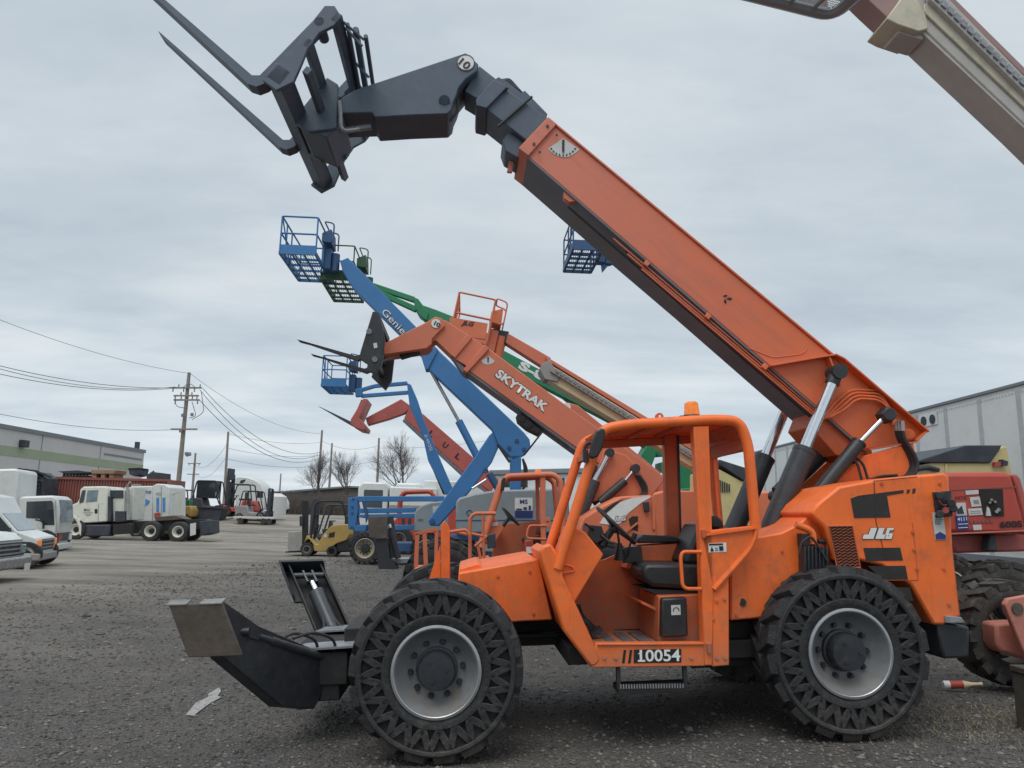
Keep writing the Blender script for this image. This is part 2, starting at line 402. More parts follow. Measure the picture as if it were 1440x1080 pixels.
# running gear
b = MB()
for x in (0, 3.09):
    b.cyl((x, .3, .64), (x, 2.1, .64), .12, n=20); b.cyl((x - .2, 1.2, .62), (x + .2, 1.2, .62), .24, n=20)
    b.box((x, .42, .64), (.3, .18, .34)); b.box((x, 1.98, .64), (.3, .18, .34))
b.cyl((.3, 1.2, .66), (2.9, 1.2, .66), .05)
b.build('axle', CHASSIS, TH, bevel=.01)
b = MB(); b.bb((-.3, 1.02, .62), (3.9, 1.12, .9)); b.bb((-.3, 1.5, .62), (3.9, 1.62, .9)); b.bb((-.2, .9, .7), (3.8, 1.5, .74))
b.bb((1.0, .35, .58), (2.9, 1.9, .72)); b.bb((2.0, .45, .5), (2.75, 1.0, .85))
b.build('underframe', CHASSIS, TH, bevel=.01)
# bolt heads
for (x, y, w_) in ((1008, 845, .11), (1019, 842, .11), (1008, 925, .11), (1020, 925, .11), (1003, 870, .11), (850, 925, .105), (866, 925, .105), (972, 925, .105), (1100, 775, .24), (1050, 765, .24), (1036, 865, .24), (1075, 862, .24), (700, 810, .55), (745, 803, .55), (750, 862, .55), (690, 868, .55), (1335, 850, .12), (1328, 800, .12), (1322, 680, .12), (1240, 680, .12)):
    MB().cyl(A(x, y, w_), A(x, y, w_ - .012), .013, n=6).build('bolt_head', ORANGE_IN, TH)
MB().tube(FM.pts([(1064, 756), (1030, 760), (1029, 872)], .238), .004, n=5).build('weld_seam', ORANGE_IN, TH)
MB().tube(FM.pts([(1229, 676), (1232, 735), (1245, 782)], .118), .003, n=5).build('panel_gap', CHASSIS, TH)
# front chassis
part('front_chassis', [(645, 806), (757, 786), (777, 872), (735, 874), (640, 882)], .55, 1.9, ORANGE, .012)
b = MB().pp(FM, [(620, 738), (625, 732), (632, 742), (633, 815), (620, 815)], 1.0, 1.1)
b.build('corner_upright', ORANGE, TH, bevel=.006)
part('upright_gusset', [(619.5, 765), (619.5, 815), (603, 815)], 1.04, 1.06, ORANGE, 0)
part('mud_panel', [(646, 800), (672, 792), (690, 806), (650, 812)], .7, 1.7, ORANGE, .01)

# outriggers ---------------------------------------------------------
def wl(px): return -.08 + min(px, 475) * .0 + (min(px, 478) - 316) / 147 * .75
def leg_parts():
    Lp = [(316, 846), (364, 880), (437, 911), (472, 925), (463, 957), (442, 997), (397, 993), (316, 925)]
    P = [A(a, c, wl(a)) for a, c in Lp]
    ch = MB(); dx = V((-.1, 0, 0)); t = V((-.022, 0, 0))
    ch.prism(P, t); ch.prism([p + dx for p in P], -t)
    for i in (4, 5, 6):
        a, c = P[i], P[(i + 1) % 8]; n = V((0, .02, .012))
        ch.hexa([a, c, c + n, a + n] + [q + dx for q in (a, c, c + n, a + n)])
    ch.prism([P[7], P[0], P[0] + V((0, .02, 0)), P[7] + V((0, .02, 0))], dx)
    p1, p2 = A(312, 848, -.2), A(340, 922, -.17)
    e = V((-.36, 0, 0)); n = V((0, .035, .0))
    pad = MB().hexa([p1, p2, p2 + n, p1 + n] + [q + e for q in (p1, p2, p2 + n, p1 + n)])
    k = p1 + V((.0, -.004, -.008))
    lip = MB(); up = V((0, .09, .02))
    for x0, x1 in ((0, .15), (.235, .375)):
        a, c = k - V((x0, 0, 0)), k - V((x1, 0, 0))
        lip.hexa([a, c, c + V((0, 0, .012)), a + V((0, 0, .012)), a + up, c + up, c + up + V((0, 0, .012)), a + up + V((0, 0, .012))])
    m = V((-.055, 0, 0))
    a = A(470, 925, .66) + m; c = A(352, 888, .06) + m; d = (c - a)
    rod = MB().cyl(a + d * .6, a + d * .86, .026)
    cy = MB().cyl(a, a + d * .68, .03).cyl(a + d * .62, a + d * .69, .033)
    cy.cyl(a - V((.05, 0, 0)), a + V((.05, 0, 0)), .035)
    ej = MB().cyl(c - V((.05, 0, 0)), c + V((.05, 0, 0)), .03)
    for s in (-.02, .02): ej.bar(a + d * .85 + V((s, 0, 0)), c + V((s, 0, 0)), .02, .06)
    hs = MB()
    for s in (-.07, .07):
        q = [a + V((s, 0, .0)), a + V((s, -.08, .16)), a + d * .3 + V((s, 0, .14)), a + d * .5 + V((s * .6, 0, .05))]
        hs.tube(rpath(q, .1), .012)
    return dict(leg=ch, pad=pad, lip=lip, rod=rod, cyl=cy, end=ej, hose=hs)
for mir in (0,):
    d = leg_parts()
    if mir:
        for q in d.values(): q.v = [V((v.x, 2.4 - v.y, v.z)) for v in q.v]
    o = d['leg'].build('outrigger', BLACK, TH, bevel=.006)
    d['pad'].build('foot_pad', RUST, o, bevel=.006)
    d['lip'].each('pad_lip', RUSTG, o, bevel=.003)
    d['cyl'].build('cylinder', CYL, o); d['rod'].build('rod', CYL, o); d['end'].build('clevis', BLACK, o); d['hose'].build('hose', HOSE, o)
# the far outrigger, its channel open towards the machine
T_, B_ = A(427, 788, 2.3), A(476, 902, 1.75); ax = (T_ - B_); Lx = ax.length; ax.normalize(); nn_ = V((1, 0, 0)).cross(ax).normalized()
if nn_.y < 0: nn_ = -nn_
X = V((1, 0, 0))
def fq(x, a, n): return B_ + X * x + ax * a + nn_ * n
ch = MB()
for x in (-.17, .15): ch.prism([fq(x, -.1, -.02), fq(x, Lx * .55, -.02), fq(x, Lx, .06), fq(x, Lx, .2), fq(x, -.1, .2)], (.02, 0, 0))
ch.hexa([fq(-.17, -.1, .2), fq(.17, -.1, .2), fq(.17, Lx, .2), fq(-.17, Lx, .2), fq(-.17, -.1, .22), fq(.17, -.1, .22), fq(.17, Lx, .22), fq(-.17, Lx, .22)])
fo = ch.build('outrigger', CHASSIS, TH, bevel=.004)
pd = MB().hexa([fq(-.25, Lx - .38, .225), fq(.2, Lx - .38, .225), fq(.2, Lx + .02, .225), fq(-.25, Lx + .02, .225), fq(-.25, Lx - .38, .26), fq(.2, Lx - .38, .26), fq(.2, Lx + .02, .26), fq(-.25, Lx + .02, .26)])
pd.hexa([fq(-.25, Lx + .0, .02), fq(.2, Lx + .0, .02), fq(.2, Lx + .02, .26), fq(-.25, Lx + .02, .26), fq(-.25, Lx + .03, .02), fq(.2, Lx + .03, .02), fq(.2, Lx + .05, .26), fq(-.25, Lx + .05, .26)])
pd.prism([fq(-.25, Lx - .38, .26), fq(-.25, Lx + .02, .26), fq(-.25, Lx + .0, .02), fq(-.25, Lx - .34, .16)], (.02, 0, 0))
pd.build('foot_pad', DARK, fo, bevel=.006)
MB().cyl(fq(0, .02, .02), fq(0, Lx * .62, .06), .08, n=24).box(fq(0, .1, .02), (.2, .1, .16)).build('cylinder', CYL, fo)
MB().cyl(fq(0, Lx * .62, .06), fq(0, Lx * .76, .07), .034, n=14).build('rod', CHROME, fo)
cv = MB().cyl(fq(-.15, Lx * .86, .08), fq(.15, Lx * .86, .08), .03, n=14)
for x in (-.055, .035): cv.prism([fq(x, Lx * .75, .03), fq(x, Lx * .9, .04), fq(x, Lx * .9, .12), fq(x, Lx * .75, .1)], (.02, 0, 0))
cv.build('clevis', CYL, fo)
hb = MB()
for s in (-1, 1): hb.tube(rpath([fq(.07 * s, -.02, .0), fq(.1 * s, .08, -.08), fq(.06 * s, .2, -.03), fq(.05 * s, .32, .0)], .08), .013)
hb.build('hose', HOSE, fo)
b = MB(); b.bb((-1.2, .62, .33), (-.78, 1.78, .7)); b.bb((-.78, .8, .4), (-.2, 1.6, .85)); b.bb((-1.02, .6, .45), (-.72, .75, .7)); b.bb((-1.02, 1.65, .45), (-.72, 1.9, .72))
b.build('outrigger_beam', CHASSIS, TH, bevel=.01)
b = MB()
for w in (.56, 1.5): b.hexa([(-1.15, w, .72), (-.45, w, .74), (-.45, w, .755), (-1.15, w, .735), (-1.1, w + .3, .72), (-.5, w + .3, .74), (-.5, w + .3, .755), (-1.1, w + .3, .735)])
b.each('beam_top_plate', GREYTOP, TH)

# hood and rear body -------------------------------------------------
HL = [(1150, 708), (1180, 684), (1229, 675), (1279, 669), (1328, 665), (1335, 669), (1341, 773), (1352, 868), (1332, 871), (1331, 879), (1313, 879), (1281, 822), (1240, 795), (1200, 786), (1174, 789), (1160, 742), (1140, 722)]
hood = part('engine_hood', HL, .12, .85, ORANGE, .02)
part('rear_fender', [(1027, 742), (1064, 755), (1098, 749), (1123, 737), (1142, 720), (1165, 742), (1172, 800), (1118, 828), (1086, 868), (1027, 873)], .24, 1.0, ORANGE, .015)
part('tank_cover', [(1060, 765), (1123, 745), (1180, 700), (1328, 678), (1345, 868), (1300, 868), (1240, 800), (1160, 800), (1085, 868), (1027, 873)], 1.65, 2.25, ORANGE, .02)
part('tower_cross_member', [(1150, 740), (1200, 690), (1290, 672), (1330, 690), (1340, 850), (1300, 850), (1180, 800)], .86, 1.64, CHASSIS, .01)
part('counterweight', [(1316, 874), (1364, 881), (1364, 925), (1327, 927)], .15, 2.2, BLACK, .02)
part('rear_step', [(1330, 866), (1352, 868), (1358, 876), (1330, 876)], .1, .5, GREYTOP, .004)
yh = .12
def hd(name, L, m, parent=hood, off=.004): return flatp(name, FM.pts(L, yh), m, parent, off=off)
hd('black_decal', [(1196, 701), (1207, 697), (1270, 689), (1271, 693), (1247, 697), (1252, 727.5), (1201, 728.5)], DECAL)
for x in (1275.5, 1283.5): hd('black_slash', [(x, 688.5 - (x - 1275) * .15), (x + 4, 688 - (x - 1275) * .15), (x + 3, 693), (x - 1, 694)], DECAL)
hd('black_decal', [(1214, 770.5), (1265.5, 770), (1269.5, 788), (1218, 789)], DECAL)
hd('black_decal', [(1220.5, 796), (1273, 795.5), (1276.5, 815), (1240, 815)], DECAL)
hd('black_decal', [(1253, 826), (1279, 826), (1284, 845), (1270, 845)], DECAL)
g = hd('grille_void', [(1165.5, 740), (1199, 739.5), (1210, 798), (1177, 798)], MESHB, off=.003)
b = MB()           # expanded metal over the grille
for i in range(15):
    y = 740 + i * 4.15; x0 = 1165.5 + i * .85; x1 = 1199 + i * .85; n = 9
    P = [A(x0 + (x1 - x0) * k / n, y + (1.3 if k % 2 else -1.3), yh - .006) for k in range(n + 1)]
    b.tube(P, .0028, n=4)
for p, q in (((1165.5, 740), (1177, 798)), ((1199, 739.5), (1210, 798)), ((1165.5, 740), (1199, 739.5)), ((1177, 798), (1210, 798))): b.tube([A(*p, yh - .006), A(*q, yh - .006)], .005, n=5)
b.build('grille_mesh', ORANGE_IN, g)
def zj(L_, dx=0, dy=0): return FM.pts([(1068 + (a + dx) / 3.87, 534 + (c + dy) / 3.87) for a, c in L_], yh)
JLG_ = ([(604, 806), (637, 806), (617, 866), (559, 866), (566, 842), (592, 842)], [(648, 806), (678, 806), (666, 842), (690, 842), (682, 866), (628, 866)],
        [(694, 806), (729, 806), (725, 819), (706, 819), (697, 852), (703, 852), (704, 847), (700, 847), (703, 836), (724, 836), (715, 866), (674, 866)])
for L_ in JLG_:
    b = MB()
    for dx, dy in ((-2.5, -2), (2.5, -2), (2.5, 2.5), (-2.5, 2.5), (3.5, 3.5)):
        b.prism([p - V((0, .003 + .0002 * (dx + 6) + .00005 * dy, 0)) for p in zj(L_, dx, dy)], (0, .002, 0))
    ed_ = b.build('maker_letter_edge', INK, hood)
    flatp('maker_letter', zj(L_), WHITE, ed_, off=.009)
b = MB()           # door outline and latches
for L in ([(1283, 735), (1290, 800), (1291, 815)], [(1291, 815.5), (1240, 816)], [(1229, 676), (1290, 670)]): b.tube(FM.pts(L, yh - .001), .0035, n=5)
for p in ((1284, 748), (1286, 773), (1290, 800)): b.cyl(A(*p, yh), A(*p, yh - .015), .012, n=10)
b.build('door_seam', ORANGE_IN, hood)
b = MB().bb((0, 0, 0), (.09, .006, .21)); s0 = A(1315.5, 759, yh - .007)
st = xform(b, Matrix.Translation(s0)).build('dealer_sticker', WHITE_D, hood)
flatp('sticker_band', [s0 + V(q) for q in ((.003, 0, .003), (.087, 0, .003), (.087, 0, .035), (.045, 0, .06), (.003, 0, .04))], NAVY, st, off=.003)
text('sticker_lettering', 'MS', s0 + V((.02, 0, .165)), s0 + V((.07, 0, .165)), .035, NAVY, st, off=.003, bold=.02)
b = MB()
for i, z in enumerate((.15, .135, .12)): b.bb((.012, -.003, z), (.078 - .01 * i, 0, z + .006))
xform(b, Matrix.Translation(s0)).build('sticker_print', DARK, st)
b = MB()           # rear light bracket with wiring
b.pp(FM, [(1313, 692), (1338, 690), (1340, 726), (1318, 728)], .1, .16)
for p in ((1322, 697), (1330, 718), (1338, 707), (1341, 715), (1322, 723)): b.cyl(A(*p, .12), A(*p, .04), .03, n=14)
tl = b.build('rear_light_cluster', BLACK, TH, bevel=.004)
b = MB(); b.cyl(A(1330, 718, .045), A(1330, 718, .035), .022, n=14); b.build('light_lens', REDL, tl)
b = MB(); b.tube(rpath(FM.pts([(1318, 700), (1326, 712), (1336, 708), (1333, 722)], .07), .04), .006); b.build('cable', REDL, tl)
# filter housing in front of the rear wheel
b = MB(); b.pp(FM, [(1130, 768), (1164, 770), (1168, 806), (1131, 812)], .14, .24)
for i in range(7): b.pp(FM, [(1131 + i * 5.2, 768), (1133.5 + i * 5.2, 768), (1134 + i * 5.2, 806), (1131.5 + i * 5.2, 806)], .12, .14)
b.pp(FM, [(1128, 750), (1146, 752), (1147, 768), (1129, 768)], .14, .24); b.cyl(A(1150, 761, .18), A(1162, 761, .18), .02)
fb = b.build('battery_box', BLACK, TH, bevel=.006)
MB().tube(rpath(FM.pts([(1119, 738), (1136, 744), (1143, 750), (1144, 765)], .14), .08), .028, n=12).build('orange_pipe', ORANGE, fb)
MB().tube(rpath(FM.pts([(1124, 778), (1126, 764), (1140, 752), (1155, 775), (1164, 790)], .11), .05), .009).build('hose', HOSE, fb)
b = MB().cyl(A(1044, 847, .242), A(1044, 847, .234), .03, n=20); b.build('access_hole', INK, TH)

# boom ---------------------------------------------------------------
BW0, BW1 = .95, 1.55
bo = part('boom', [(773, 170), (1299, 607), (1281, 624), (1217, 632), (737, 215)], BW0, BW1, BOOMO, .012)
a0, a1 = A(773, 170, BW0), A(1297, 605, BW0); du = (a1 - a0).normalized(); nu = V((-du.z, 0, du.x))
if nu.z < 0: nu = -nu
b = MB().bar(a0 + V((0, .3, 0)) + nu * .005, a1 + V((0, .3, 0)) + nu * .005, .64, .018, up=nu); b.build('boom_top_flange', BOOMO, bo, bevel=.003)
l0, l1 = A(737, 215, BW0), A(1217, 632, BW0); dl = (l1 - l0).normalized(); nl = V((-dl.z, 0, dl.x))
if nl.z < 0: nl = -nl
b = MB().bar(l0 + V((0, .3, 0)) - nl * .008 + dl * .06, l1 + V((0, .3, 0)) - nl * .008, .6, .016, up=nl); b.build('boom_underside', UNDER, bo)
part('boom_collar', [(771, 164), (783, 174), (743, 219), (729, 208)], BW0 - .03, BW1 + .03, BOOMO, .006, bo)
b = MB()
for p in ((770, 177), (751, 202), (783, 190), (759, 214)): b.cyl(A(*p, BW0 - .03), A(*p, BW0 - .045), .014, n=8)
b.build('bolt', UNDER, bo)
def fp(name, L, m, parent=bo, w=BW0, off=.004): return flatp(name, FM.pts(L, w), m, parent, off=off)
g = fp('angle_gauge_plate', [(792, 194.5), (770.5, 209.5), (778, 216.5), (785, 220), (792, 221.5), (800, 220.5), (807, 217), (815, 210.5)], WHITE_D)
fp('gauge_needle', [(790.3, 197), (793.6, 197), (793.4, 213), (792, 216.5), (790.5, 213)], INK, g, off=.012)
b = MB()
for k in range(-4, 5):
    t = k * .25; c = (792 + 19.5 * math.sin(t) * 1.02, 199 + 19.5 * math.cos(t) - abs(k) * .1)
    b.box(A(*c, BW0 - .008), (.012, .002, .02), Matrix.Rotation(t, 3, 'Y'))
b.build('gauge_marks', INK, g)
b = MB()
for k in range(6):
    t = k * 2.1; c = A(1022 + 4 * math.cos(t), 420 + 4.5 * math.sin(t), BW0 - .004); b.box(c, (.05 - .006 * k, .002, .012), Matrix.Rotation(t * .7, 3, 'Y'))
b.build('boom_decal', INK, bo)
text('ten_mark', '10', A(1063, 458, BW0), A(1064.5, 458, BW0), .01, BOOMO, bo) if 0 else None
# weld line, foot plate and its flange
b = MB().tube(rpath(FM.pts([(1052, 489), (1087, 503), (1128, 498), (1135, 490)], BW0 - .002), .05), .005, n=5)
b.build('weld_bead', BOOMO, bo)
FP = FM.pts([(1080, 515), (1150, 503), (1170, 500), (1182, 506), (1299, 607)], BW0)
b = MB()
for i in range(len(FP) - 1):
    a, c = FP[i], FP[i + 1]; d = (c - a).normalized(); n = V((-d.z, 0, d.x))
    if n.z < 0: n = -n
    b.hexa([a - d * .004 + V((0, -.09, 0)), c + d * .004 + V((0, -.09, 0)), c + d * .004, a - d * .004] + [q - n * .016 for q in (a - d * .004 + V((0, -.09, 0)), c + d * .004 + V((0, -.09, 0)), c + d * .004, a - d * .004)])
for L in ([(1283, 622), (1299, 607)], [(1160, 505), (1175, 545)], [(1216, 634), (1282, 624)]):
    a, c = FM.pts(L, BW0); d = (c - a).normalized(); n = V((-d.z, 0, d.x)) * .016
    b.hexa([a + V((0, -.08, 0)), c + V((0, -.08, 0)), c, a] + [q + n for q in (a + V((0, -.08, 0)), c + V((0, -.08, 0)), c, a)])
b.build('foot_flange', BOOMO, bo, bevel=.003)
b = MB().cyl(A(1277, 611, BW0), A(1277, 611, BW0 - .05), .055, n=24).cyl(A(1277, 611, BW0 - .05), A(1277, 611, BW0 - .06), .04, n=24); b.build('pivot_pin', BOOMO, bo)
# pipes along the lower edge
b = MB()
for k, off in enumerate((0, 5, 9)): b.tube([A(862 + k * 20, 335 + k * 17 + off, BW0 + .02 - .02 * k), A(1150, 580 + off, BW0 + .02 - .02 * k)], .008, n=6)
b.build('steel_pipe', BOOMO, bo)
b = MB().tube([A(800, 290, 1.0), A(1140, 585, 1.0)], .02, n=8).tube([A(880, 352, .98), A(1130, 566, .98)], .012, n=6); b.build('hose', HOSE, bo)
b = MB()
for p in ((909, 371), (995, 445), (1075, 516)): b.box(A(*p, BW0 - .01), (.05, .05, .05), Matrix.Rotation(.74, 3, 'Y'))
b.pp(FM, [(793, 268), (800, 270), (814, 282), (801, 284), (793, 278)], BW0 + .02, BW0 + .1)
b.pp(FM, [(966, 331), (973, 337), (971, 341), (963, 334)], 1.0, 1.1); b.pp(FM, [(982, 347), (992, 356), (990, 360), (981, 352)], 1.0, 1.1)
b.each('pipe_clamp', BOOMO, bo, bevel=.004)
b = MB()
for k in range(4):
    q = [(1158 + k * 3, 590 - k * 1), (1174 + k * 5, 566 + k * 3), (1196 + k * 3, 548 + k * 4), (1238, 549 + k * 4.5), (1252 + k * 4 - 6, 566 + k * 6), (1262 - k * 2, 598)]
    b.tube(rpath(FM.pts(q, BW0 - .03 - .012 * k), .07), .011, n=7)
b.build('hydraulic_pipe', BOOMO, bo)
b = MB()
for k in range(3):
    q = [(1260 + k * 4, 596), (1262 + k * 4, 615), (1276 + k * 5, 640), (1281 + k * 5, 655), (1274 + k * 5, 670), (1255 + k * 3, 674)]
    b.tube(rpath(FM.pts(q, BW0 - .06 - .03 * k), .1, 6), .019, n=8)
for k in range(2):
    q = [(1172 + k * 8, 660 + 4 * k), (1182 + k * 8, 643), (1196 + k * 4, 640), (1206 + k * 8, 652), (1212 + k * 9, 676)]
    b.tube(rpath(FM.pts(q, .78 + .03 * k), .08, 6), .012, n=7)
for k in range(4): b.tube(rpath(FM.pts([(1222 + k * 6, 674), (1240 + k * 5, 669 + k), (1262, 668 + k * 1.5)], .8 + .02 * k), .05), .01, n=6)
b.build('hydraulic_hose', HOSE, TH)
b = MB()
for k in range(3): b.cyl(A(1260 + k * 4, 592, BW0 - .06 - .03 * k), A(1261 + k * 4, 606, BW0 - .06 - .03 * k), .022, n=8)
b.build('hose_fitting', STEEL, TH)
# tower plates
for w in (.88, 1.58):
    MB().prism([V((p.x, w, p.z)) for p in FM.pts([(1140, 712), (1218, 640), (1284, 622), (1291, 650), (1284, 672), (1230, 682), (1180, 690)], .88)], (0, .05, 0)).build('tower_plate', ORANGE, TH, bevel=.006)
part('boom_base_guard', [(1150, 575), (1218, 634), (1225, 650), (1175, 640), (1140, 600)], 1.0, 1.5, ORANGE_IN, .01)
# lift cylinders
for w in (.80, 1.68):
    q = lambda x, y: V((A(x, y, .80).x, w, A(x, y, .80).z))
    c0, c1, c2, c3 = q(1076, 765), q(1131, 634), q(1131, 634), q(1176, 524)
    cy = MB().cyl(c0, c1, .098, n=28).cyl(c1 - (c1 - c0).normalized() * .02, c1 + (c1 - c0).normalized() * .015, .102, n=28).cyl(c1, c1 + (c1 - c0).normalized() * .03, .075, n=24)
    lc = cy.build('lift_cylinder', CYL, TH, ang=30)
    MB().cyl(c2, c3, .052, n=24).build('rod', CHROME, lc)
    e = MB().cyl(c3 - V((0, .08, 0)), c3 + V((0, .08, 0)), .07, n=20).cyl(c3 - (c3 - c2).normalized() * .12, c3, .062, n=16).box(c3 + V((.03, 0, .03)), (.1, .1, .05))
    e.build('clevis', BLACK, lc)
    s0, s1, s2, s3 = q(1150, 694), q(1207, 624), q(1207, 624), q(1246, 584)
    sc_ = MB().cyl(s0, s1, .062, n=20).cyl(s1, s1 + (s1 - s0).normalized() * .02, .066, n=20).cyl(s0 - V((0, .07, 0)), s0 + V((0, .07, 0)), .06, n=18).build('slave_cylinder', BLACK, TH)
    MB().cyl(s2, s3, .024, n=16).build('rod', CHROME, sc_)
    MB().cyl(s3 - V((0, .07, 0)), s3 + V((0, .07, 0)), .06, n=18).box(s3, (.12, .12, .1), Matrix.Rotation(.8, 3, 'Y')).build('clevis', BLACK, sc_, bevel=.008)
w = 1.32
ec = MB().cyl(A(1095, 695, w), A(1158, 634, w), .085, n=22).build('extension_cylinder', BLACK, TH)
# telescoping head
ih = part('inner_boom', [(700, 117), (772, 167), (746, 202), (675, 146)], 1.02, 1.48, HEAD, .01)
part('fly_section', [(674, 92), (712, 122), (678, 143), (653, 128)], 1.08, 1.42, HEAD, .01, ih)
part('wear_collar', [(694, 112), (713, 122), (684, 152), (670, 148), (669, 140)], .98, 1.52, HEAD, .006, ih)
part('hose_bracket', [(692, 114), (701, 108), (714, 115), (733, 131), (738, 127), (770, 160), (765, 171), (700, 126)], 1.16, 1.34, HEAD, .005, ih)
part('roller_lug', [(714, 186), (724, 190), (744, 206), (728, 222), (711, 212), (706, 198)], 1.08, 1.42, HEAD, .01, ih)
part('sheave', [(716, 225), (723, 228), (720, 242), (713, 241)], 1.2, 1.24, BOOMO, .004, ih)
b = MB()
for k in range(3): b.tube(rpath(FM.pts([(700 + 3 * k, 113), (712 + 2 * k, 113 - k), (734, 131), (752, 147)], 1.2 + .05 * k), .06), .014)
b.tube([A(672, 148, 1.0), A(714, 124, 1.0)], .014).tube([A(700, 178, 1.0), A(748, 136, 1.0)], .014)
b.build('hose', HOSE, ih)
gn = part('gooseneck', [(520, 119), (655, 74), (673, 90), (671, 99), (655, 111), (645, 123), (642, 133), (637, 144), (635, 154), (629, 160), (575, 162), (527, 165), (523, 158), (493, 159), (470, 160), (462, 148), (500, 126)], .98, 1.45, HEAD, .01)
0 and part('tilt_cover', [(527, 156), (632, 152), (627, 164), (575, 167), (527, 172)], 1.08, 1.34, HEAD, .004, gn)
b = MB().cyl(A(625, 142, .98), A(625, 142, .965), .055, n=24).cyl(A(625, 142, .965), A(625, 142, .958), .035, n=24); b.build('pivot_boss', HEAD, gn)
MB().tube(rpath(FM.pts([(644, 140), (644, 155), (633, 170)], 1.05), .08), .014).build('hose', HOSE, gn)
c = A(655, 88.5, .98); b = MB().cyl(c, c - V((0, .005, 0)), .088, n=36); dk = b.build('number_disc', WHITE, gn)
b = MB().lathe([(.088, -.0055), (.088, -.008), (.08, -.008), (.08, -.0055)], c, 36); b.build('disc_ring', INK, dk)
t_ = .3
ex = V((math.cos(-.1), 0, math.sin(-.65)))
ex = V((.8, 0, -.6))
text('disc_number', '10', c - ex * .055 + V((-.035, 0, -.05)), c + ex * .055 + V((-.035, 0, -.05)), .085, INK, dk, off=.01, bold=.025)
# carriage
CW0, CW1 = .3, 2.38
nb, ntp = A(380, 112, CW0), A(463, 12, CW0); sd = (ntp - nb).normalized(); bd = V((-sd.z, 0, sd.x))   # shank direction, blade direction
if bd.x > 0: bd = -bd
S = V((0, CW1 - CW0, 0)); Ls = (ntp - nb).length
cr = MB()
cr.hexa([nb + bd * .06, nb - bd * .10, nb - bd * .10 + sd * .16, nb + bd * .06 + sd * .16] + [p + S for p in (nb + bd * .06, nb - bd * .10, nb - bd * .10 + sd * .16, nb + bd * .06 + sd * .16)])
for y in (0, CW1 - CW0 - .04):
    o_ = V((0, y, 0)); T = lambda a, c: nb + sd * (a * Ls) + bd * c + o_
    cr.prism([T(-.05, .05), T(.5, .02), T(.62, .04), T(1.0, .05), T(1.06, -.02), T(1.0, -.13), T(.88, -.13), T(.72, -.07), T(.5, -.08), T(.3, -.13), T(.12, -.17), T(-.06, -.1)], (0, .04, 0))
cg = cr.build('carriage', HEAD, TH, bevel=.006)
b = MB()
for a, c, t in ((.55, -.05, .09), (.96, -.1, .1), (.3, -.2, .07)):
    p = nb + sd * (a * Ls) + bd * c; b.bar(p, p + S, .06, t, up=sd)
b.build('cross_bar', HEAD, cg, bevel=.005)
b = MB()
for y in (1.3,):
    p = nb + V((0, y, 0)) - bd * .06
    b.bar(p + sd * .1, p + sd * (Ls * .97), .09, .05, up=bd)
pass
b = MB(); p = nb + V((0, .65, 0))
b.prism([p + sd * .06 - bd * .05, p + sd * (.56 * Ls) - bd * .05, p + sd * (.56 * Ls) - bd * .2, p + sd * (.36 * Ls) - bd * .42, p + sd * .06 - bd * .4, p + sd * .0 - bd * .15], (0, .62, 0))
for y in (.62, 1.2): b.prism([p + V((0, y - .65, 0)) + sd * .66 * Ls - bd * .05, p + V((0, y - .65, 0)) + sd * .66 * Ls - bd * .18, p + V((0, y - .65, 0)) + sd * .22 * Ls - bd * .44, p + V((0, y - .65, 0)) - sd * .0 * Ls - bd * .25, p + V((0, y - .65, 0)) - bd * .05], (0, .05, 0))
b.build('quick_coupler', HEAD, cg, bevel=.012)
b = MB(); q = nb + sd * (Ls * 1.0) - bd * .15
for off, l in ((.0, 1.1), (.2, 1.0), (.09, 1.1)):
    b.tube([q - bd * off + V((0, .12, 0)) + sd * .03, q - bd * off + V((0, .12 + l, 0)) - sd * .02], .02 if off != .09 else .03)
for y in (.14, .62, 1.05): b.tube([q + V((0, y, 0)), q - bd * .22 + V((0, y, 0)) - sd * .06], .013)
b.tube([nb + sd * Ls + V((0, .02, 0)), q - bd * .2 + V((0, .14, 0))], .012)
b.build('hose_guard', HEAD, cg)
b = MB().tube(rpath([p + sd * .5 * Ls - bd * .3 + V((0, -.03, 0)), p + sd * .2 * Ls - bd * .5 + V((0, -.05, 0)), A(505, 182, .97)], .1), .02).tube([A(462, 187, 1.1), A(522, 178, 1.1)], .03).build('tilt_rod', GREYTOP, cg)
for y in (.05, 1.17):
    o_ = V((0, y, 0))
    P = [p + o_ for p in FM.pts([(146, -78), (352, 101), (363, 101), (378, 86), (458, 4), (466, 12), (371, 112), (358, 117), (346, 113), (150, -70)], CW0)]
    f = MB().prism(P, (0, .14, 0)).build('fork', HEAD, cg, flat=True)
    MB().cyl(P[4] + sd * -.18 - bd * .06 - V((0, .05, 0)), P[4] + sd * -.18 - bd * .06 + V((0, .2, 0)), .045, n=14).build('fork_pivot', HEAD, f)

# cab ----------------------------------------------------------------
CA, CB = .12, .98
def C2(L, w): return [V((p.x, w, p.z)) for p in FM.pts(L, CA)]
loopL = [(784, 800), (834, 640), (845, 604), (882, 597), (1005, 590), (1040, 592), (1052, 625), (1063, 744)]
cab = MB().tube(rpath(C2(loopL, CA), .14, 7), .042, n=12).build('cab_frame', ORANGE, TH)
MB().tube(rpath(C2(loopL, CB), .14, 7), .042, n=12).build('far_frame', ORANGE, cab)
part('lower_front_post', [(758, 775), (764, 767), (775, 764), (789, 786), (792, 810), (846, 928), (838, 938), (830, 938), (791, 886)], .1, .17, ORANGE, .02, cab)
b = MB().pp(FM, [(759, 776), (770, 768), (802, 876), (840, 932), (831, 937), (792, 885)], .17, .98); b.build('front_panel', ORANGE, cab, bevel=.01)
RL = [(846, 602), (885, 595.5), (1005, 588.5), (1040, 592), (1041, 597), (1005, 594), (885, 601), (850, 607)]
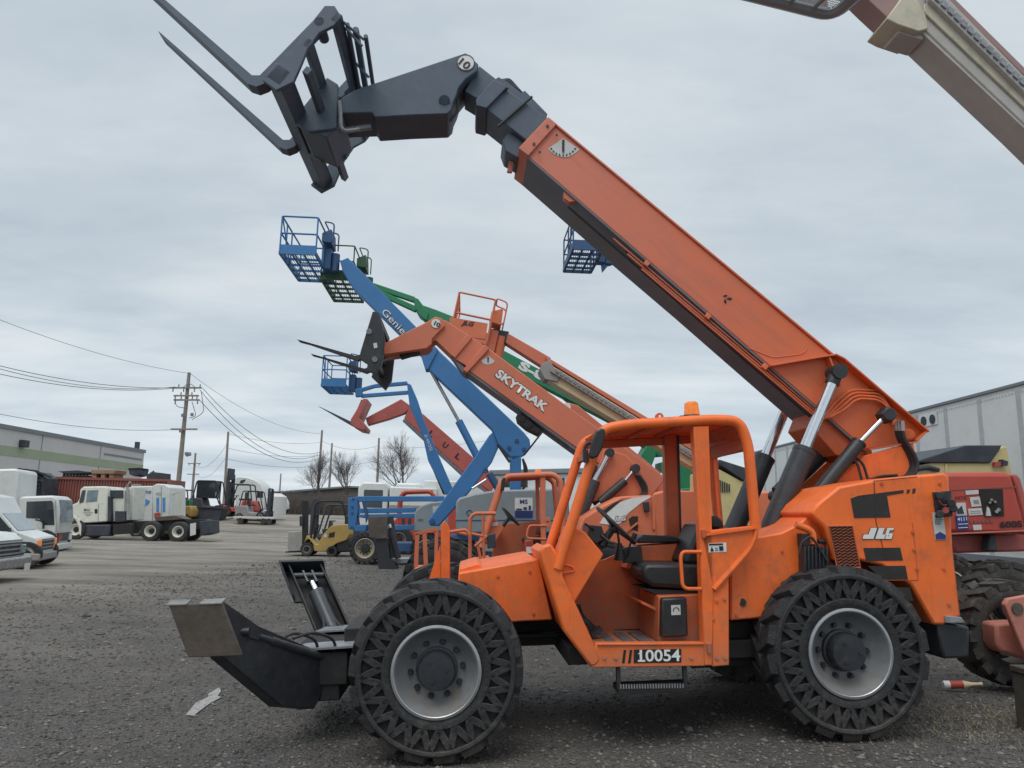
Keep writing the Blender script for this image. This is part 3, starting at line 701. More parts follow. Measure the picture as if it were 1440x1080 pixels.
b = MB().prism(C2(RL, .14), (0, .82, 0)); b.build('roof', ORANGE, cab, bevel=.006)
b = MB().prism(C2([(1030, 593), (1042, 597), (1049, 612), (1052, 634), (1048, 634), (1045, 614), (1038, 601), (1030, 598)], .14), (0, .82, 0)); b.build('roof_rear', ORANGE_IN, cab, bevel=.004)
b = MB()
for i in range(3): b.bar(C2([(870 + 45 * i, 604 - 3 * i)], .2)[0], C2([(870 + 45 * i, 604 - 3 * i)], .94)[0], .05, .03)
b.bar(A(1003, 641, CB), A(1048, 628, CA), .04, .05); b.bar(C2([(1046, 612)], CA)[0], C2([(1046, 612)], CB)[0], .04, .05)
b.bar(C2([(838, 636)], CA)[0], C2([(838, 636)], CB)[0], .05, .05)
b.bar(C2([(850, 612)], CB)[0], C2([(1035, 602)], CB)[0], .04, .07)
b.build('roof_bow', ORANGE_IN, cab, bevel=.004)
part('door_post', [(975, 600), (997, 599), (1004, 820), (1002, 936), (990, 936), (984, 745)], .1, .2, ORANGE, .008, cab)
part('far_post', [(934, 612), (952, 610), (957, 758), (938, 758)], CB - .04, CB + .05, ORANGE_IN, .006, cab)
part('far_post_trim', [(952, 612), (955, 612), (959, 758), (957, 758)], CB - .05, CB - .04, DARK, 0, cab)
part('far_rear_post', [(1001, 640), (1009, 638), (1018, 745), (1008, 745)], CB - .04, CB + .04, ORANGE_IN, .006, cab)
sp_ = part('side_panel', [(986, 747), (1062, 739), (1065, 750), (1056, 772), (1048, 782), (1007, 826), (1003, 832)], .1, .13, ORANGE, .006, cab)
b = MB().tube(rpath(FM.pts([(1063, 740), (1063, 752), (1055, 772), (1004, 829)], .1), .1), .022, n=8).bar(A(990, 752, .1), A(1062, 742, .1), .05, .018)
b.build('panel_edge', ORANGE, sp_)
flatp('safety_sticker', FM.pts([(996, 764), (1021, 763), (1021.5, 776), (996.5, 777)], .1), WHITE, sp_)
b = MB(); q = A(996, 777, .095)
b.bb(q + V((.01, -.003, .055)), q + V((.12, 0, .066))); b.add([q + V((.015, -.003, .008)), q + V((.045, -.003, .008)), q + V((.03, -.003, .045))], [(0, 1, 2)]); b.bb(q + V((.088, -.003, .012)), q + V((.12, 0, .045))); b.bb(q + V((.055, -.003, .015)), q + V((.078, 0, .019))); b.bb(q + V((.055, -.003, .03)), q + V((.078, 0, .034)))
b.build('sticker_print', INK, sp_)
part('post_box', [(1001, 830), (1025, 812), (1026, 936), (1001, 938)], .11, .5, ORANGE, .01, cab)
sill = part('sill', [(838, 905), (992, 904), (992, 937), (831, 939)], .105, .2, ORANGE, .008, cab)
b = MB().bar(A(840, 906, .1), A(990, 905, .1), .02, .015); b.build('sill_lip', ORANGE, sill, bevel=.004)
pl = flatp('number_plate', FM.pts([(891.5, 913.5), (958, 912.5), (958, 931.5), (891, 932.5)], .105), INK, sill)
text('number', '10054', A(899.5, 930.4, .105), A(956.5, 929.6, .105), .086, WHITE, pl, off=.008, bold=.02)
for q in ([(896.8, 928), (907, 927.9), (907, 930.4), (896.8, 930.5)], [(897, 919.6), (901.5, 915.3), (902.5, 915.3), (902.5, 919.2)]): flatp('digit_serif', FM.pts(q, .105), WHITE, pl, off=.0085)
for x in (877, 885.5): flatp('black_slash', FM.pts([(x, 914), (x + 3.6, 914), (x + 1.2, 932.5), (x - 2.4, 932.7)], .105), INK, sill)
f0, f1 = A(838, 907, .2), A(990, 906, .2)
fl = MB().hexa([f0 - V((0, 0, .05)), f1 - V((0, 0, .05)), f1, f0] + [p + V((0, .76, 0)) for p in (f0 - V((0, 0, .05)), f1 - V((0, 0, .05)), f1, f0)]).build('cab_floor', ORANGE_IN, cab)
for x0, x1 in ((858, 871), (882, 897), (905, 922)):
    a, c = A(x0, 904, .2), A(x1, 904, .2); a.z = c.z = f0.z + .002 + (f1.z - f0.z) * .4
    MB().hexa([a, c, c + V((0, .55, 0)), a + V((0, .55, 0))] + [p + V((0, 0, .008)) for p in (a, c, c + V((0, .55, 0)), a + V((0, .55, 0)))]).build('grip_mat', TREADM, fl)
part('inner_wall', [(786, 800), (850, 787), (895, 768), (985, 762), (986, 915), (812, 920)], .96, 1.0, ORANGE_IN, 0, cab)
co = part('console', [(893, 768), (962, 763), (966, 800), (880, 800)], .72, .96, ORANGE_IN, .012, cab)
part('arm_pad', [(897, 757), (905, 752), (950, 754), (958, 760), (955, 763), (897, 764)], .7, .95, VINYL, .012, co)
b = MB().cyl(A(872, 788, .6), A(872, 774, .6), .05, .035).cyl(A(872, 776, .6), A(871, 764, .6), .034, .02); 
for k in range(4): b.cyl(A(872, 787 - 4 * k, .6), A(872, 784.5 - 4 * k, .6), .052 - .005 * k, n=16)
b.cyl(A(871, 766, .6), A(868, 745, .6), .01)
b.build('gear_lever', VINYL, cab)
ds = part('dash', [(808, 741), (823, 748), (849, 780), (806, 851), (791, 810), (790, 790)], .2, .86, ORANGE, .012, cab)
MB().tube(rpath(FM.pts([(790, 793), (806, 797), (808, 803), (791, 806)], .19), .02), .008).build('dash_bracket', ORANGE, ds)
c = A(866, 739, .48); n = V((.7, -.12, .70)).normalized(); e1 = V((.7, 0, -.7)); e1 = (e1 - n * e1.dot(n)).normalized(); e2 = n.cross(e1)
ring = [c + e1 * math.cos(2 * math.pi * k / 36) * .2 + e2 * math.sin(2 * math.pi * k / 36) * .2 for k in range(36)]
sw = MB().tube(ring, .016, n=10, closed=True)
for k in (0, 12, 24): sw.tube([ring[k], c - n * .03], .012)
sw.cyl(c - n * .05, c, .045)
sw = sw.build('steering_wheel', VINYL, cab)
MB().tube([c - n * .04, A(843, 770, .48)], .03).build('steering_column', VINYL, sw)
b = MB().pp(FM, [(828, 738), (846, 740), (852, 758), (838, 764), (827, 756)], .35, .65)
b.tube([A(845, 752, .35), A(860, 764, .3)], .012).tube([A(835, 745, .34), A(822, 736, .28)], .01).tube(rpath(FM.pts([(830, 758), (845, 770), (856, 760), (850, 750)], .4), .05), .012).cyl(A(846, 768, .4), A(852, 758, .4), .035)
b.build('instrument_pod', VINYL, cab, bevel=.008)
b = MB().tube(rpath(FM.pts([(882, 783), (886, 765), (892, 752)], .66), .03), .01).cyl(A(890, 758, .66), A(893, 750, .66), .022).pp(FM, [(878, 770), (902, 768), (904, 790), (876, 792)], .66, .72); b.build('joystick', VINYL, cab, bevel=.006)
st = part('seat', [(903, 797), (912, 792), (985, 793), (985, 830), (918, 826), (904, 816)], .32, .82, VINYL, .035, cab)
part('backrest', [(961, 792), (984, 737), (1001, 735), (1001, 795)], .34, .8, VINYL, .03, st)
part('headrest', [(1000, 727), (1009, 724), (1017, 733), (1019, 743), (1000, 744)], .5, .75, VINYL, .02, st)
part('seat_base', [(904, 828), (986, 831), (986, 838), (927, 838)], .35, .8, CHASSIS, .004, st)
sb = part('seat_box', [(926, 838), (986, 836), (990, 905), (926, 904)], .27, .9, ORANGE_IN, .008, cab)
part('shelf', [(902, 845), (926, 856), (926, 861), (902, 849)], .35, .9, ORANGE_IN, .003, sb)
tb = part('tool_box', [(931, 842), (966, 840), (968, 895), (930, 897)], .19, .27, VINYL, .014, sb)
flatp('icon_plate', FM.pts([(943.5, 851), (956.5, 850.5), (957, 864.5), (944, 865)], .19), WHITE_D, tb, off=.005)
c = A(950.5, 858, .19) + V((0, -.006, 0)); MB().tube([c + V((.022 * math.cos(k * .3), 0, .02 * math.sin(k * .3))) for k in range(-1, 13)], .0035, n=5).build('icon_print', INK, tb)
MB().tube(rpath(FM.pts([(986, 776), (960, 776), (957, 784), (960, 828), (986, 828)], .1), .05), .014, n=8).build('grab_handle', ORANGE, cab)
b = MB().tube(rpath(FM.pts([(810, 852), (815, 870), (832, 880), (842, 888)], .7), .05), .02)
for k in range(3): b.tube(rpath(FM.pts([(808 + 3 * k, 850), (812 + 4 * k, 868), (828 + 3 * k, 878), (833, 894)], .55 + .05 * k), .05), .012)
b.box(A(838, 888, .5), (.1, .12, .03), Matrix.Rotation(-.5, 3, 'Y'))
b.build('pedal_hoses', HOSE, cab)
b = MB().cyl(A(973, 589, .35), A(973, 584, .35), .085, .07, 24); bk = b.build('beacon', BLACK, cab, bevel=.004)
pB = A(973, 584, .35); MB().cyl(pB, pB + V((0, 0, .04)), .064, .062, 24).cyl(pB + V((0, 0, .04)), pB + V((0, 0, .1)), .06, .055, 24).cyl(pB + V((0, 0, .1)), pB + V((0, 0, .112)), .055, .04, 24).build('lens', AMBER, bk, bevel=.003)
MB().tube([pB + V((.0, 0, .01)), pB + V((0, 0, .075))], .018).build('lamp', RIMLIP, bk)
MB().bb(A(957, 588, .3), A(986, 588, .4) + V((0, 0, .012))).build('beacon_plate', CHASSIS, bk)
c = A(927, 588, .4); b = MB().cyl(c + V((0, -.02, .01)), c + V((0, .02, .01)), .032, n=20); wl_ = b.build('work_lamp', ORANGE_IN, cab); MB().cyl(c + V((0, -.024, .012)), c + V((0, -.02, .012)), .012, n=14).build('lens', WHITE, wl_)
mr = part('mirror', [(845, 602), (851, 603), (852, 610), (847, 632), (840, 643), (832, 645), (829, 641), (831, 625), (838, 606)], .0, .05, VINYL, .012, cab)
b = MB().tube(rpath(FM.pts([(823, 643), (822, 628), (827, 622), (838, 622)], .08), .03), .012).box(A(823, 641, .09), (.04, .05, .09)); b.build('mirror_arm', VINYL, mr)
b = MB()
for p, q in (((869, 938), (870, 970)), ((962, 936), (964, 968))): b.bar(A(*p, .15), A(*q, .13), .03, .04, up=(0, 1, 0))
b.bb(A(870, 968, .08), A(964, 963, .3)); b.build('boarding_step', CHASSIS, cab, bevel=.004)
b = MB()
for i in range(24): b.box(A(873 + 3.8 * i, 965.5 - .05 * i, .075), (.008, .01, .03))
b.build('step_grip', GREYTOP, cab)
b = MB().cyl(A(987, 884, .24), A(987, 896, .24), .014)
for i in range(5): b.cyl(A(985.5, 885 + 2.4 * i, .22), A(985.5, 886.2 + 2.4 * i, .22), .02)
b.cyl(A(997, 905, .085), A(998, 918, .085), .018).cyl(A(989, 745, .085), A(990, 756, .085), .018)
b.build('hinge', ORANGE_IN, cab)
# =================================================================== other lifting machines
def Z(L, ox, oy, s): return [(ox + a / s, oy + b / s) for a, b in L]
def mk(root, F):
    def P(name, L, w0, w1, m, bev=.01, parent=None): return MB().pp(F, L, w0, w1).build(name, m, parent or root, bevel=bev)
    return P
def ppm(F, px, py, w):      # metres per pixel at a point
    return (F.at(px, py, w) - F.at(px + 1, py, w)).length
def label_text(F, root, name, s, q0, q1, hpx, w, m, **k):
    return text(name, s, F.at(*q0, w), F.at(*q1, w), hpx * ppm(F, *q0, w), m, root, **k)

def platform(root, F, c, L, W, H, m, name='work_platform', tilt=0, yaw=0, boxm=None, toe=None, r=.022):
    """access platform: c = near, front, bottom corner (local); L along x, W away, H rails"""
    M = Matrix.Translation(c) @ Matrix.Rotation(yaw, 4, 'Z') @ Matrix.Rotation(tilt, 4, 'Y')
    b = MB()
    for x in (0, L): b.bb((x - .03, 0, 0), (x + .03, W, .09))
    for y in (0, W): b.bb((0, y - .03, 0), (L, y + .03, .09))
    for i in range(1, 5): b.bb((.02, W * i / 5 - .025, .0), (L - .02, W * i / 5 + .025, .06))
    for x in (L * .33, L * .66): b.bb((x - .025, .02, .01), (x + .025, W - .02, .05))
    pf = xform(b, M).build(name, m, root)
    b = MB()
    n = 14
    for i in range(1, n):
        b.bb((L * i / n - .006, .03, .068), (L * i / n + .006, W - .03, .078))
    xform(b, M).build('floor_grating', toe or m, pf)
    b = MB()
    for z in (H, H * .55): b.tube(rpath([(0, 0, z), (L, 0, z), (L, W, z), (0, W, z)], .08, closed=True), r, n=6, closed=True)
    for x, y in ((0, 0), (L, 0), (L, W), (0, W), (0, W * .5), (L, W * .4), (L, W * .75), (0, W * .25)):
        b.tube([(x, y, .05), (x, y, H)], r, n=6)
    for y in (W * .5,): b.tube([(0, y, .08), (0, 0, H)], r * .8, n=5)
    xform(b, M).build('guard_rail', m, pf)
    xform(MB().bb((.0, -.012, .09), (L, .0, .28)).bb((-.012, 0, .09), (0, W, .24)), M).build('toe_board', m, pf)
    cb = xform(MB().hexa([(L - .05, W * .35, .75), (L + .25, W * .35, .7), (L + .25, W * .65, .7), (L - .05, W * .65, .75), (L - .05, W * .35, 1.02), (L + .22, W * .35, 1.15), (L + .22, W * .65, 1.15), (L - .05, W * .65, 1.02)]), M).build('control_box', boxm or m, pf, bevel=.02)
    xform(MB().tube(rpath([(L + .2, W * .33, .72), (L + .3, W * .33, .75), (L + .3, W * .33, 1.3), (L + .02, W * .33, 1.35), (L + .02, W * .67, 1.35), (L + .3, W * .67, 1.3), (L + .3, W * .67, .75)], .1), r * .9, n=6), M).build('control_guard', boxm or m, cb)
    xform(MB().bb((L, W * .42, -.02), (L + .22, W * .58, .6)).cyl((L + .32, W * .5, -.05), (L + .32, W * .5, .5), .13, n=14), M).build('platform_rotator', boxm or m, pf, bevel=.01)
    return pf
def chassis_wheels(root, F, x0, x1, w0, w1, R, W, m, rim, z0=0, hub=None):
    b = MB(); b.bb((x0 - .3, w0 + W, R * .8), (x1 + .3, w1 - W, R * 1.35)); b.cyl((x0, w0 + .1, R), (x0, w1 - .1, R), .1).cyl((x1, w0 + .1, R), (x1, w1 - .1, R), .1)
    b.build('chassis', m, root, bevel=.02)
    for x in (x0, x1):
        for w_, fl in ((w0, False), (w1, True)): add_wheel(root, (x, w_, R), R, W, R * .52, rim=rim, flip=fl, nlug=18, spin=x, lip=False)

# ---------------- second telehandler
F2 = Fr((-2.35, 12.3, 0), R_(3.5), .02)
T2 = thing('telehandler', 'sun faded orange telehandler with SKYTRAK in white along its raised boom', 'telehandler', F2)
P = mk(T2, F2)
bo2 = P('boom', [(683, 487), (936, 672), (915, 700), (895, 690), (656, 519)], .95, 1.55, PINKO_B, .015)
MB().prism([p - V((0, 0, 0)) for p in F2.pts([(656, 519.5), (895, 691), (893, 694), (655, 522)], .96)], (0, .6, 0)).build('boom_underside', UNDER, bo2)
P('boom_collar', [(682, 484), (688, 490), (657, 524), (651, 520)], .9, 1.6, PINKO_B, .01, bo2)
ib2 = P('inner_boom', [(616, 451), (626, 450), (684, 488), (658, 516), (640, 505), (612, 478), (606, 482), (603, 474)], 1.02, 1.46, PINKO_B, .012)
P('wear_collar', [(657, 470), (664, 474), (640, 503), (634, 499)], .98, 1.5, PINKO_B, .006, ib2)
P('lower_jib_tube', [(634, 500), (640, 505), (661, 522), (656, 527), (650, 524)], 1.05, 1.4, UNDER, .006, ib2)
g2 = P('gooseneck', [(538, 484), (605, 450), (612, 445), (622, 448), (626, 458), (616, 468), (608, 476), (607, 484), (600, 490), (540, 499)], .96, 1.52, PINKO_B, .015)
c = F2.at(613, 455, .955); d2 = MB().cyl(c, c - V((0, .01, 0)), .085, n=28).build('number_disc', WHITE, g2)
label_text(F2, d2, 'disc_number', '10', (609.5, 456.5), (617, 460.5), 6.5, .94, INK, bold=.03)
P('tilt_cylinder', [(561, 498), (596, 489), (590, 494), (563, 502)], 1.1, 1.4, CHASSIS, .01, g2)
MB().cyl(F2.at(533, 508, 1.25), F2.at(563, 499, 1.25), .035).build('tilt_rod', STEEL, g2)
cg2 = P('carriage', [(524, 438), (530, 438), (535, 447), (541, 476), (537, 510), (527, 525), (515, 521), (517, 512), (505, 504), (507, 494)], .3, .42, BLACK, .008)
b = MB()
flatp('white_label', F2.pts([(525, 483), (530, 482), (531, 489), (526, 490)], .3), WHITE_D, cg2, off=.01)
for q_ in ((519, 466), (527, 505)): MB().cyl(F2.at(*q_, .3), F2.at(*q_, .27), .05).build('pin', STEEL, cg2)
nb2 = F2.at(522, 500, .35); nt2_ = F2.at(529, 442, .35)
for t in (0, .3, .65, .97):
    p = nb2.lerp(nt2_, t); b.bar(p, p + V((0, 1.9, 0)), .1, .1, up=(nt2_ - nb2).normalized())
b.build('cross_bar', BLACK, cg2)
MB().pp(F2, [(524, 445), (533, 447), (540, 478), (533, 510), (524, 515), (512, 500)], 1.0, 1.5).build('quick_coupler', BLACK, cg2, bevel=.02)
MB().prism([V((p.x, 2.12, p.z)) for p in F2.pts([(524, 438), (530, 438), (541, 476), (537, 510), (527, 525), (505, 504)], .35)], (0, .1, 0)).build('end_plate', BLACK, cg2)
for dy, q in ((0, [(419, 478), (421, 479.5), (500, 500), (522, 494), (528, 450), (531, 451), (526, 497), (503, 507)]), ):
    for k in (0, 1.15):
        MB().prism([p + V((0, k, 0)) for p in F2.pts(q, .32)], (0, .13, 0)).build('fork', BLACK, cg2, bevel=.004)
label_text(F2, bo2, 'lettering_edge', 'SKYTRAK', (694, 529), (765.5, 581.5), 15, .95, INK, bold=.06, off=.005)
label_text(F2, bo2, 'lettering', 'SKYTRAK', (695.3, 528.6), (765, 580), 13, .95, WHITE, bold=.04, off=.012)
gg = flatp('angle_gauge_plate', F2.pts([(687, 500.5), (676.5, 507), (680, 511.5), (686, 513), (693, 511), (696, 508)], .95), WHITE_D, bo2, off=.006)
flatp('gauge_needle', F2.pts([(685.2, 502), (687.4, 502), (687, 510), (685.6, 510)], .95), INK, gg, off=.014)
b = MB()
for k in range(3): b.tube([F2.at(690 + k * 3, 545 + k * 2.5, .97), F2.at(800, 626 + k * 2, .97)], .012, n=6)
b.build('hose', HOSE, bo2)
b = MB().pp(F2, [(727, 583), (736, 580), (752, 597), (764, 606), (760, 612), (742, 603), (729, 592)], 1.0, 1.4)
for q in ((735, 590), (745, 598), (755, 606)): b.cyl(F2.at(*q, .98), F2.at(*q, 1.1), .05, n=12)
b.tube(F2.pts([(763, 607), (749, 625), (737, 640)], 1.0), .018)
b.build('hose_carrier', CHASSIS, T2, bevel=.01)
P('foot_plate', [(850, 632), (880, 640), (905, 665), (912, 690), (895, 698), (868, 700), (835, 705), (842, 655)], .86, .95, PINKO, .01)
for w in (.8, 1.6):
    q = lambda x, y: V((F2.at(x, y, .8).x, w, F2.at(x, y, .8).z))
    lc = MB().cyl(q(813, 735), q(837, 676), .1, n=20).build('lift_cylinder', CYL, T2); MB().cyl(q(837, 676), q(857, 637), .05, n=16).build('rod', CHROME, lc); MB().cyl(q(857, 637) - V((0, .08, 0)), q(857, 637) + V((0, .08, 0)), .08).build('clevis', BLACK, lc)
    lc = MB().cyl(q(844, 706), q(879, 676), .075, n=18).build('slave_cylinder', BLACK, T2); MB().cyl(q(879, 676), q(893, 659), .03, n=14).build('rod', CHROME, lc); MB().cyl(q(893, 659) - V((0, .08, 0)), q(893, 659) + V((0, .08, 0)), .08).build('clevis', BLACK, lc)
b = MB()
for k in range(3): b.tube(rpath(F2.pts([(893 + 3 * k, 668), (900 + 4 * k, 680), (905 + 3 * k, 692), (897 + 3 * k, 700)], .78 - .03 * k), .06), .022)
b.build('hydraulic_hose', HOSE, T2)
h2 = P('engine_hood', [(806, 760), (820, 728), (846, 712), (874, 698), (914, 696), (921, 699), (925, 752), (900, 792), (806, 792)], .12, .85, PINKO, .03)
P('rear_body', [(806, 765), (846, 715), (921, 700), (925, 792), (806, 792)], .85, 2.2, PINKO, .03)
flatp('white_swoosh', F2.pts([(843, 736), (852, 722), (872, 706), (890, 700), (914, 697.5), (914, 700), (903, 706), (884, 721), (872, 736), (858, 738)], .12), WHITE, h2, off=.008)
flatp('black_decal', F2.pts([(848, 718), (862, 708), (876, 702), (868, 708), (852, 722)], .12), DECAL, h2, off=.014)
label_text(F2, h2, 'maker_lettering_shadow', 'JLG', (862, 735.5), (882, 734.5), 9.5, .12, INK, bold=.06, shear=.3, off=.012)
label_text(F2, h2, 'maker_lettering', 'JLG', (862.8, 734.6), (881, 733.8), 7.8, .12, WHITE, bold=.035, shear=.3, off=.02)
flatp('louvre', F2.pts([(884, 730), (889, 726), (897, 726), (897, 747), (887, 744)], .12), MESHB, h2, off=.008)
MB().bar(F2.at(880, 748, .1), F2.at(897, 735, .1), .03, .03).build('louvre_brace', PINKO, h2)
P('rear_light_cluster', [(905, 706), (913, 705), (914, 719), (907, 720)], .04, .12, BLACK, .01, h2)
P('hood_rear_post', [(917, 697), (921, 698), (922, 745), (918, 745)], .08, .12, PINKO, .005, h2)
# its cab
c2 = MB().tube(rpath([V(p) for p in F2.pts([(677, 770), (690, 730), (706, 680), (713, 670), (777, 667), (788, 675), (792, 720), (792, 760)], .12)], .2, 6), .05, n=10).build('cab_frame', PINKO, T2)
MB().tube(rpath([V((p.x, .98, p.z)) for p in F2.pts([(677, 770), (690, 730), (706, 680), (713, 670), (777, 667), (788, 675), (792, 720), (792, 760)], .12)], .2, 6), .05, n=10).build('far_frame', PINKO, c2)
MB().prism(F2.pts([(712, 668), (778, 664), (784, 667), (778, 669), (714, 672)], .12), (0, .86, 0)).build('roof', PINKO, c2, bevel=.01)
P('door_post', [(760, 668), (767, 668), (768, 772), (761, 772)], .1, .2, PINKO, .008, c2)
P('far_post', [(753, 672), (758, 672), (759, 738), (754, 738)], .96, 1.02, PINKO, .005, c2)
P('dash', [(686, 731), (696, 729), (709, 742), (694, 766), (686, 760)], .2, .86, PINKO, .012, c2)
flatp('dash_sticker', F2.pts([(691, 735), (700, 734), (701, 739), (692, 740)], .2), WHITE_D, c2, off=.01)
P('inner_wall', [(696, 752), (705, 738), (760, 732), (768, 735), (768, 795), (690, 795)], .95, 1.0, PINKO, 0, c2)
P('seat', [(736, 757), (766, 755), (766, 766), (738, 766)], .3, .82, VINYL, .03, c2)
P('backrest', [(756, 752), (764, 731), (768, 731), (767, 755)], .34, .8, VINYL, .02, c2)
c = F2.at(718, 726, .5); n = V((.7, -.1, .7)).normalized(); e1 = V((.7, 0, -.7)); e1 = (e1 - n * e1.dot(n)).normalized(); e2 = n.cross(e1)
sw = MB().tube([c + e1 * math.cos(k * .2618) * .2 + e2 * math.sin(k * .2618) * .2 for k in range(24)], .018, n=6, closed=True).tube([c + e1 * .2, c - n * .04, c - e1 * .2], .014).tube([c - n * .04, F2.at(706, 742, .5)], .03).build('steering_wheel', VINYL, c2)
MB().tube(rpath(F2.pts([(768, 739), (745, 739), (742, 745), (740, 757), (768, 758)], .1), .06), .017).build('grab_handle', PINKO, c2)
xt = P('extinguisher_box', [(738, 760), (750, 759), (751, 784), (737, 784)], .2, .4, RED, .02, c2); flatp('white_sticker', F2.pts([(740, 769), (748, 769), (748, 778), (740, 778)], .2), WHITE, xt, off=.01)
P('warning_plate', [(767, 728), (774, 727), (775, 742), (768, 742)], .1, .13, PINKO, .004, c2)
label_text(F2, c2, 'plate_lettering', 'WT', (768.5, 735.5), (772.5, 735.3), 3, .1, INK, bold=.03)
bk = MB().cyl(F2.at(757, 666, .4), F2.at(757, 660, .4), .06, .05).build('beacon', AMBER, c2)
MB().pp(F2, [(705, 676), (708, 671), (711, 672), (709, 690), (704, 692)], .02, .08).build('mirror', VINYL, c2, bevel=.01)
# its front end
P('front_chassis', [(590, 800), (690, 785), (700, 840), (590, 845)], .7, 1.7, PINKO, .02)
xw = [F2.at(622, 805, 0).x, F2.at(850, 800, 0).x]
MB().bb((xw[0] - .3, .8, .5), (xw[1] + .5, 1.6, .85)).build('underframe', CHASSIS, T2)
for x in xw:
    for w_, fl in ((0, 0), (2.4, 1)): add_wheel(T2, (x, w_, .66), .66, .38, .32, flip=bool(fl), nlug=20, spin=x)
og = P('outrigger', Z([(440, 745), (575, 745), (600, 960), (690, 1080), (480, 1080)], 470, 660, 7.7), .0, .3, BLACK, .01)
P('foot_pad', Z([(365, 512), (575, 510), (572, 745), (375, 738)], 470, 660, 7.7), -.06, -.02, RUST, .006, og)
P('channel_side', Z([(578, 505), (640, 505), (690, 900), (650, 960), (600, 960)], 470, 660, 7.7), .1, .14, BLACK, .006, og)
MB().cyl(F2.at(560, 785, .1), F2.at(549, 742, .05), .05).build('cylinder', CYL, og); MB().cyl(F2.at(549, 742, .05), F2.at(547.5, 737, .05), .03).build('rod', CHROME, og)
P('beam_top_plate', Z([(640, 970), (830, 965), (830, 1010), (690, 1025)], 470, 660, 7.7), .2, .7, GREYTOP, .006)

# ---------------- third telehandler
F12 = Fr((-.6, 15.3, 0), R_(3.5))
T3 = thing('telehandler', 'orange telehandler mostly hidden, its boom foot with a white disc just above the SKYTRAK boom', 'telehandler', F12)
P = mk(T3, F12)
m12 = P('boom', [(788, 574), (799, 566), (813, 570), (960, 690), (945, 712), (905, 700), (800, 610)], .95, 1.5, PINKO_B, .015)
c = F12.at(797, 572, .94); MB().cyl(c, c - V((0, .01, 0)), .09, n=24).build('number_disc', WHITE, m12)
for k in range(3): flatp('pink_stripe', F12.pts([(803 + 7 * k, 572 + 5 * k), (806 + 7 * k, 573 + 5 * k), (808 + 7 * k, 588 + 5 * k), (805 + 7 * k, 586 + 5 * k)], .95), PINKRED, m12, off=.006)
label_text(F12, m12, 'maker_lettering', 'SK', (824, 607), (838, 618), 12, .95, WHITE, bold=.06, off=.01)
P('body', [(880, 705), (935, 690), (1000, 690), (1000, 790), (880, 790)], .1, 2.2, PINKO, .03)
lc = MB().cyl(F12.at(912, 694, .85), F12.at(922, 680, .85), .08).build('slave_cylinder', BLACK, T3); MB().cyl(F12.at(922, 680, .85), F12.at(931, 666, .85), .035).build('rod', CHROME, lc)
x12 = F12.at(760, 790, 0).x
MB().bb((x12 - .2, .8, .5), (x12 + 3.6, 1.6, .85)).build('underframe', CHASSIS, T3)
for x in (x12, x12 + 3.1):
    for w_, fl in ((0, 0), (2.4, 1)): add_wheel(T3, (x, w_, .64), .64, .38, .32, flip=bool(fl), simple=True)

# ---------------- loose work platform standing between the two telehandlers
FW = Fr((F2.M @ F2.at(586, 800, -1.2)).to_tuple()[:2] + (.35,), R_(3.5))
WP = thing('work_platform', 'pale orange tubular work platform standing between the front wheels of the two telehandlers', 'work platform', FW)
b = MB()
for x in ((587, 750), (597, 749)): b.bar(FW.at(*x, 0), FW.at(x[0] + (-2 if x[0] < 590 else 2), 797, 0), .06, .06)
b.bar(FW.at(583, 751, 0), FW.at(614, 744, 0), .06, .05); b.bar(FW.at(614, 744, 0), FW.at(613, 790, 0), .05, .05)
b.build('gate_frame', PINKO, WP)
b = MB().tube(rpath(FW.pts([(661, 795), (661, 728), (668, 722), (697, 722)], .2), .1), .028)
for L_ in ([(679, 722), (681, 795)], [(661, 750), (685, 755)], [(668, 768), (684, 755)], [(672, 768), (678, 795)], [(663, 753), (640, 748), (640, 752)]): b.tube(FW.pts(L_, .2), .022)
b.tube(rpath(FW.pts([(632, 748), (655, 745), (660, 752)], .1), .05), .025)
b.build('guard_hoop', PINKO, WP)
MB().bb(FW.at(582, 800, 0), FW.at(690, 805, 0) + V((0, .9, 0))).build('deck', PINKO, WP)
MB().pp(FW, [(685, 752), (697, 750), (697, 770), (686, 772)], .2, .45).build('control_box', DARK, WP, bevel=.01)

# ---------------- big blue boom lift
F3 = Fr((-3.2, 20, 0), R_(3.5))
B3 = thing('boom_lift', 'large blue boom lift with Genie lettered up its straight boom and a long grey hood', 'boom lift', F3)
P = mk(B3, F3)
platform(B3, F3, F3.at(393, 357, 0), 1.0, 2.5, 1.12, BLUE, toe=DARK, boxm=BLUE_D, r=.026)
W0, W1 = 1.0, 1.42
fb3 = P('fly_boom', [(478, 367), (489, 362), (502, 375), (612, 487), (594, 502), (496, 405), (482, 382)], W0 + .05, W1 - .05, BLUE, .02)
label_text(F3, fb3, 'maker_lettering_edge', 'Genie', (535, 440.5), (566, 472), 11, W0 + .05, INK, bold=.03, off=.01)
label_text(F3, fb3, 'maker_lettering', 'Genie', (535.8, 440), (565.5, 470.8), 9.8, W0 + .05, WHITE, bold=.0, off=.02)
mb3 = P('boom', [(610, 486), (737, 608), (745, 618), (746, 628), (738, 640), (722, 648), (700, 625), (692, 604), (601, 518), (593, 498)], W0, W1, BLUE, .03)
P('boom_collar', [(608, 484), (616, 491), (602, 519), (598, 519), (591, 497)], W0 - .05, W1 + .05, BLUE, .01, mb3)
b = MB()
for q in ((716, 630), (727, 620), (737, 632)): b.cyl(F3.at(*q, W0), F3.at(*q, W0 - .03), .06)
b.build('pin', BLUE_D, mb3)
label_text(F3, mb3, 'boom_roundel', 'G', (605, 498), (609, 502), 8, W0, WHITE, bold=.0)
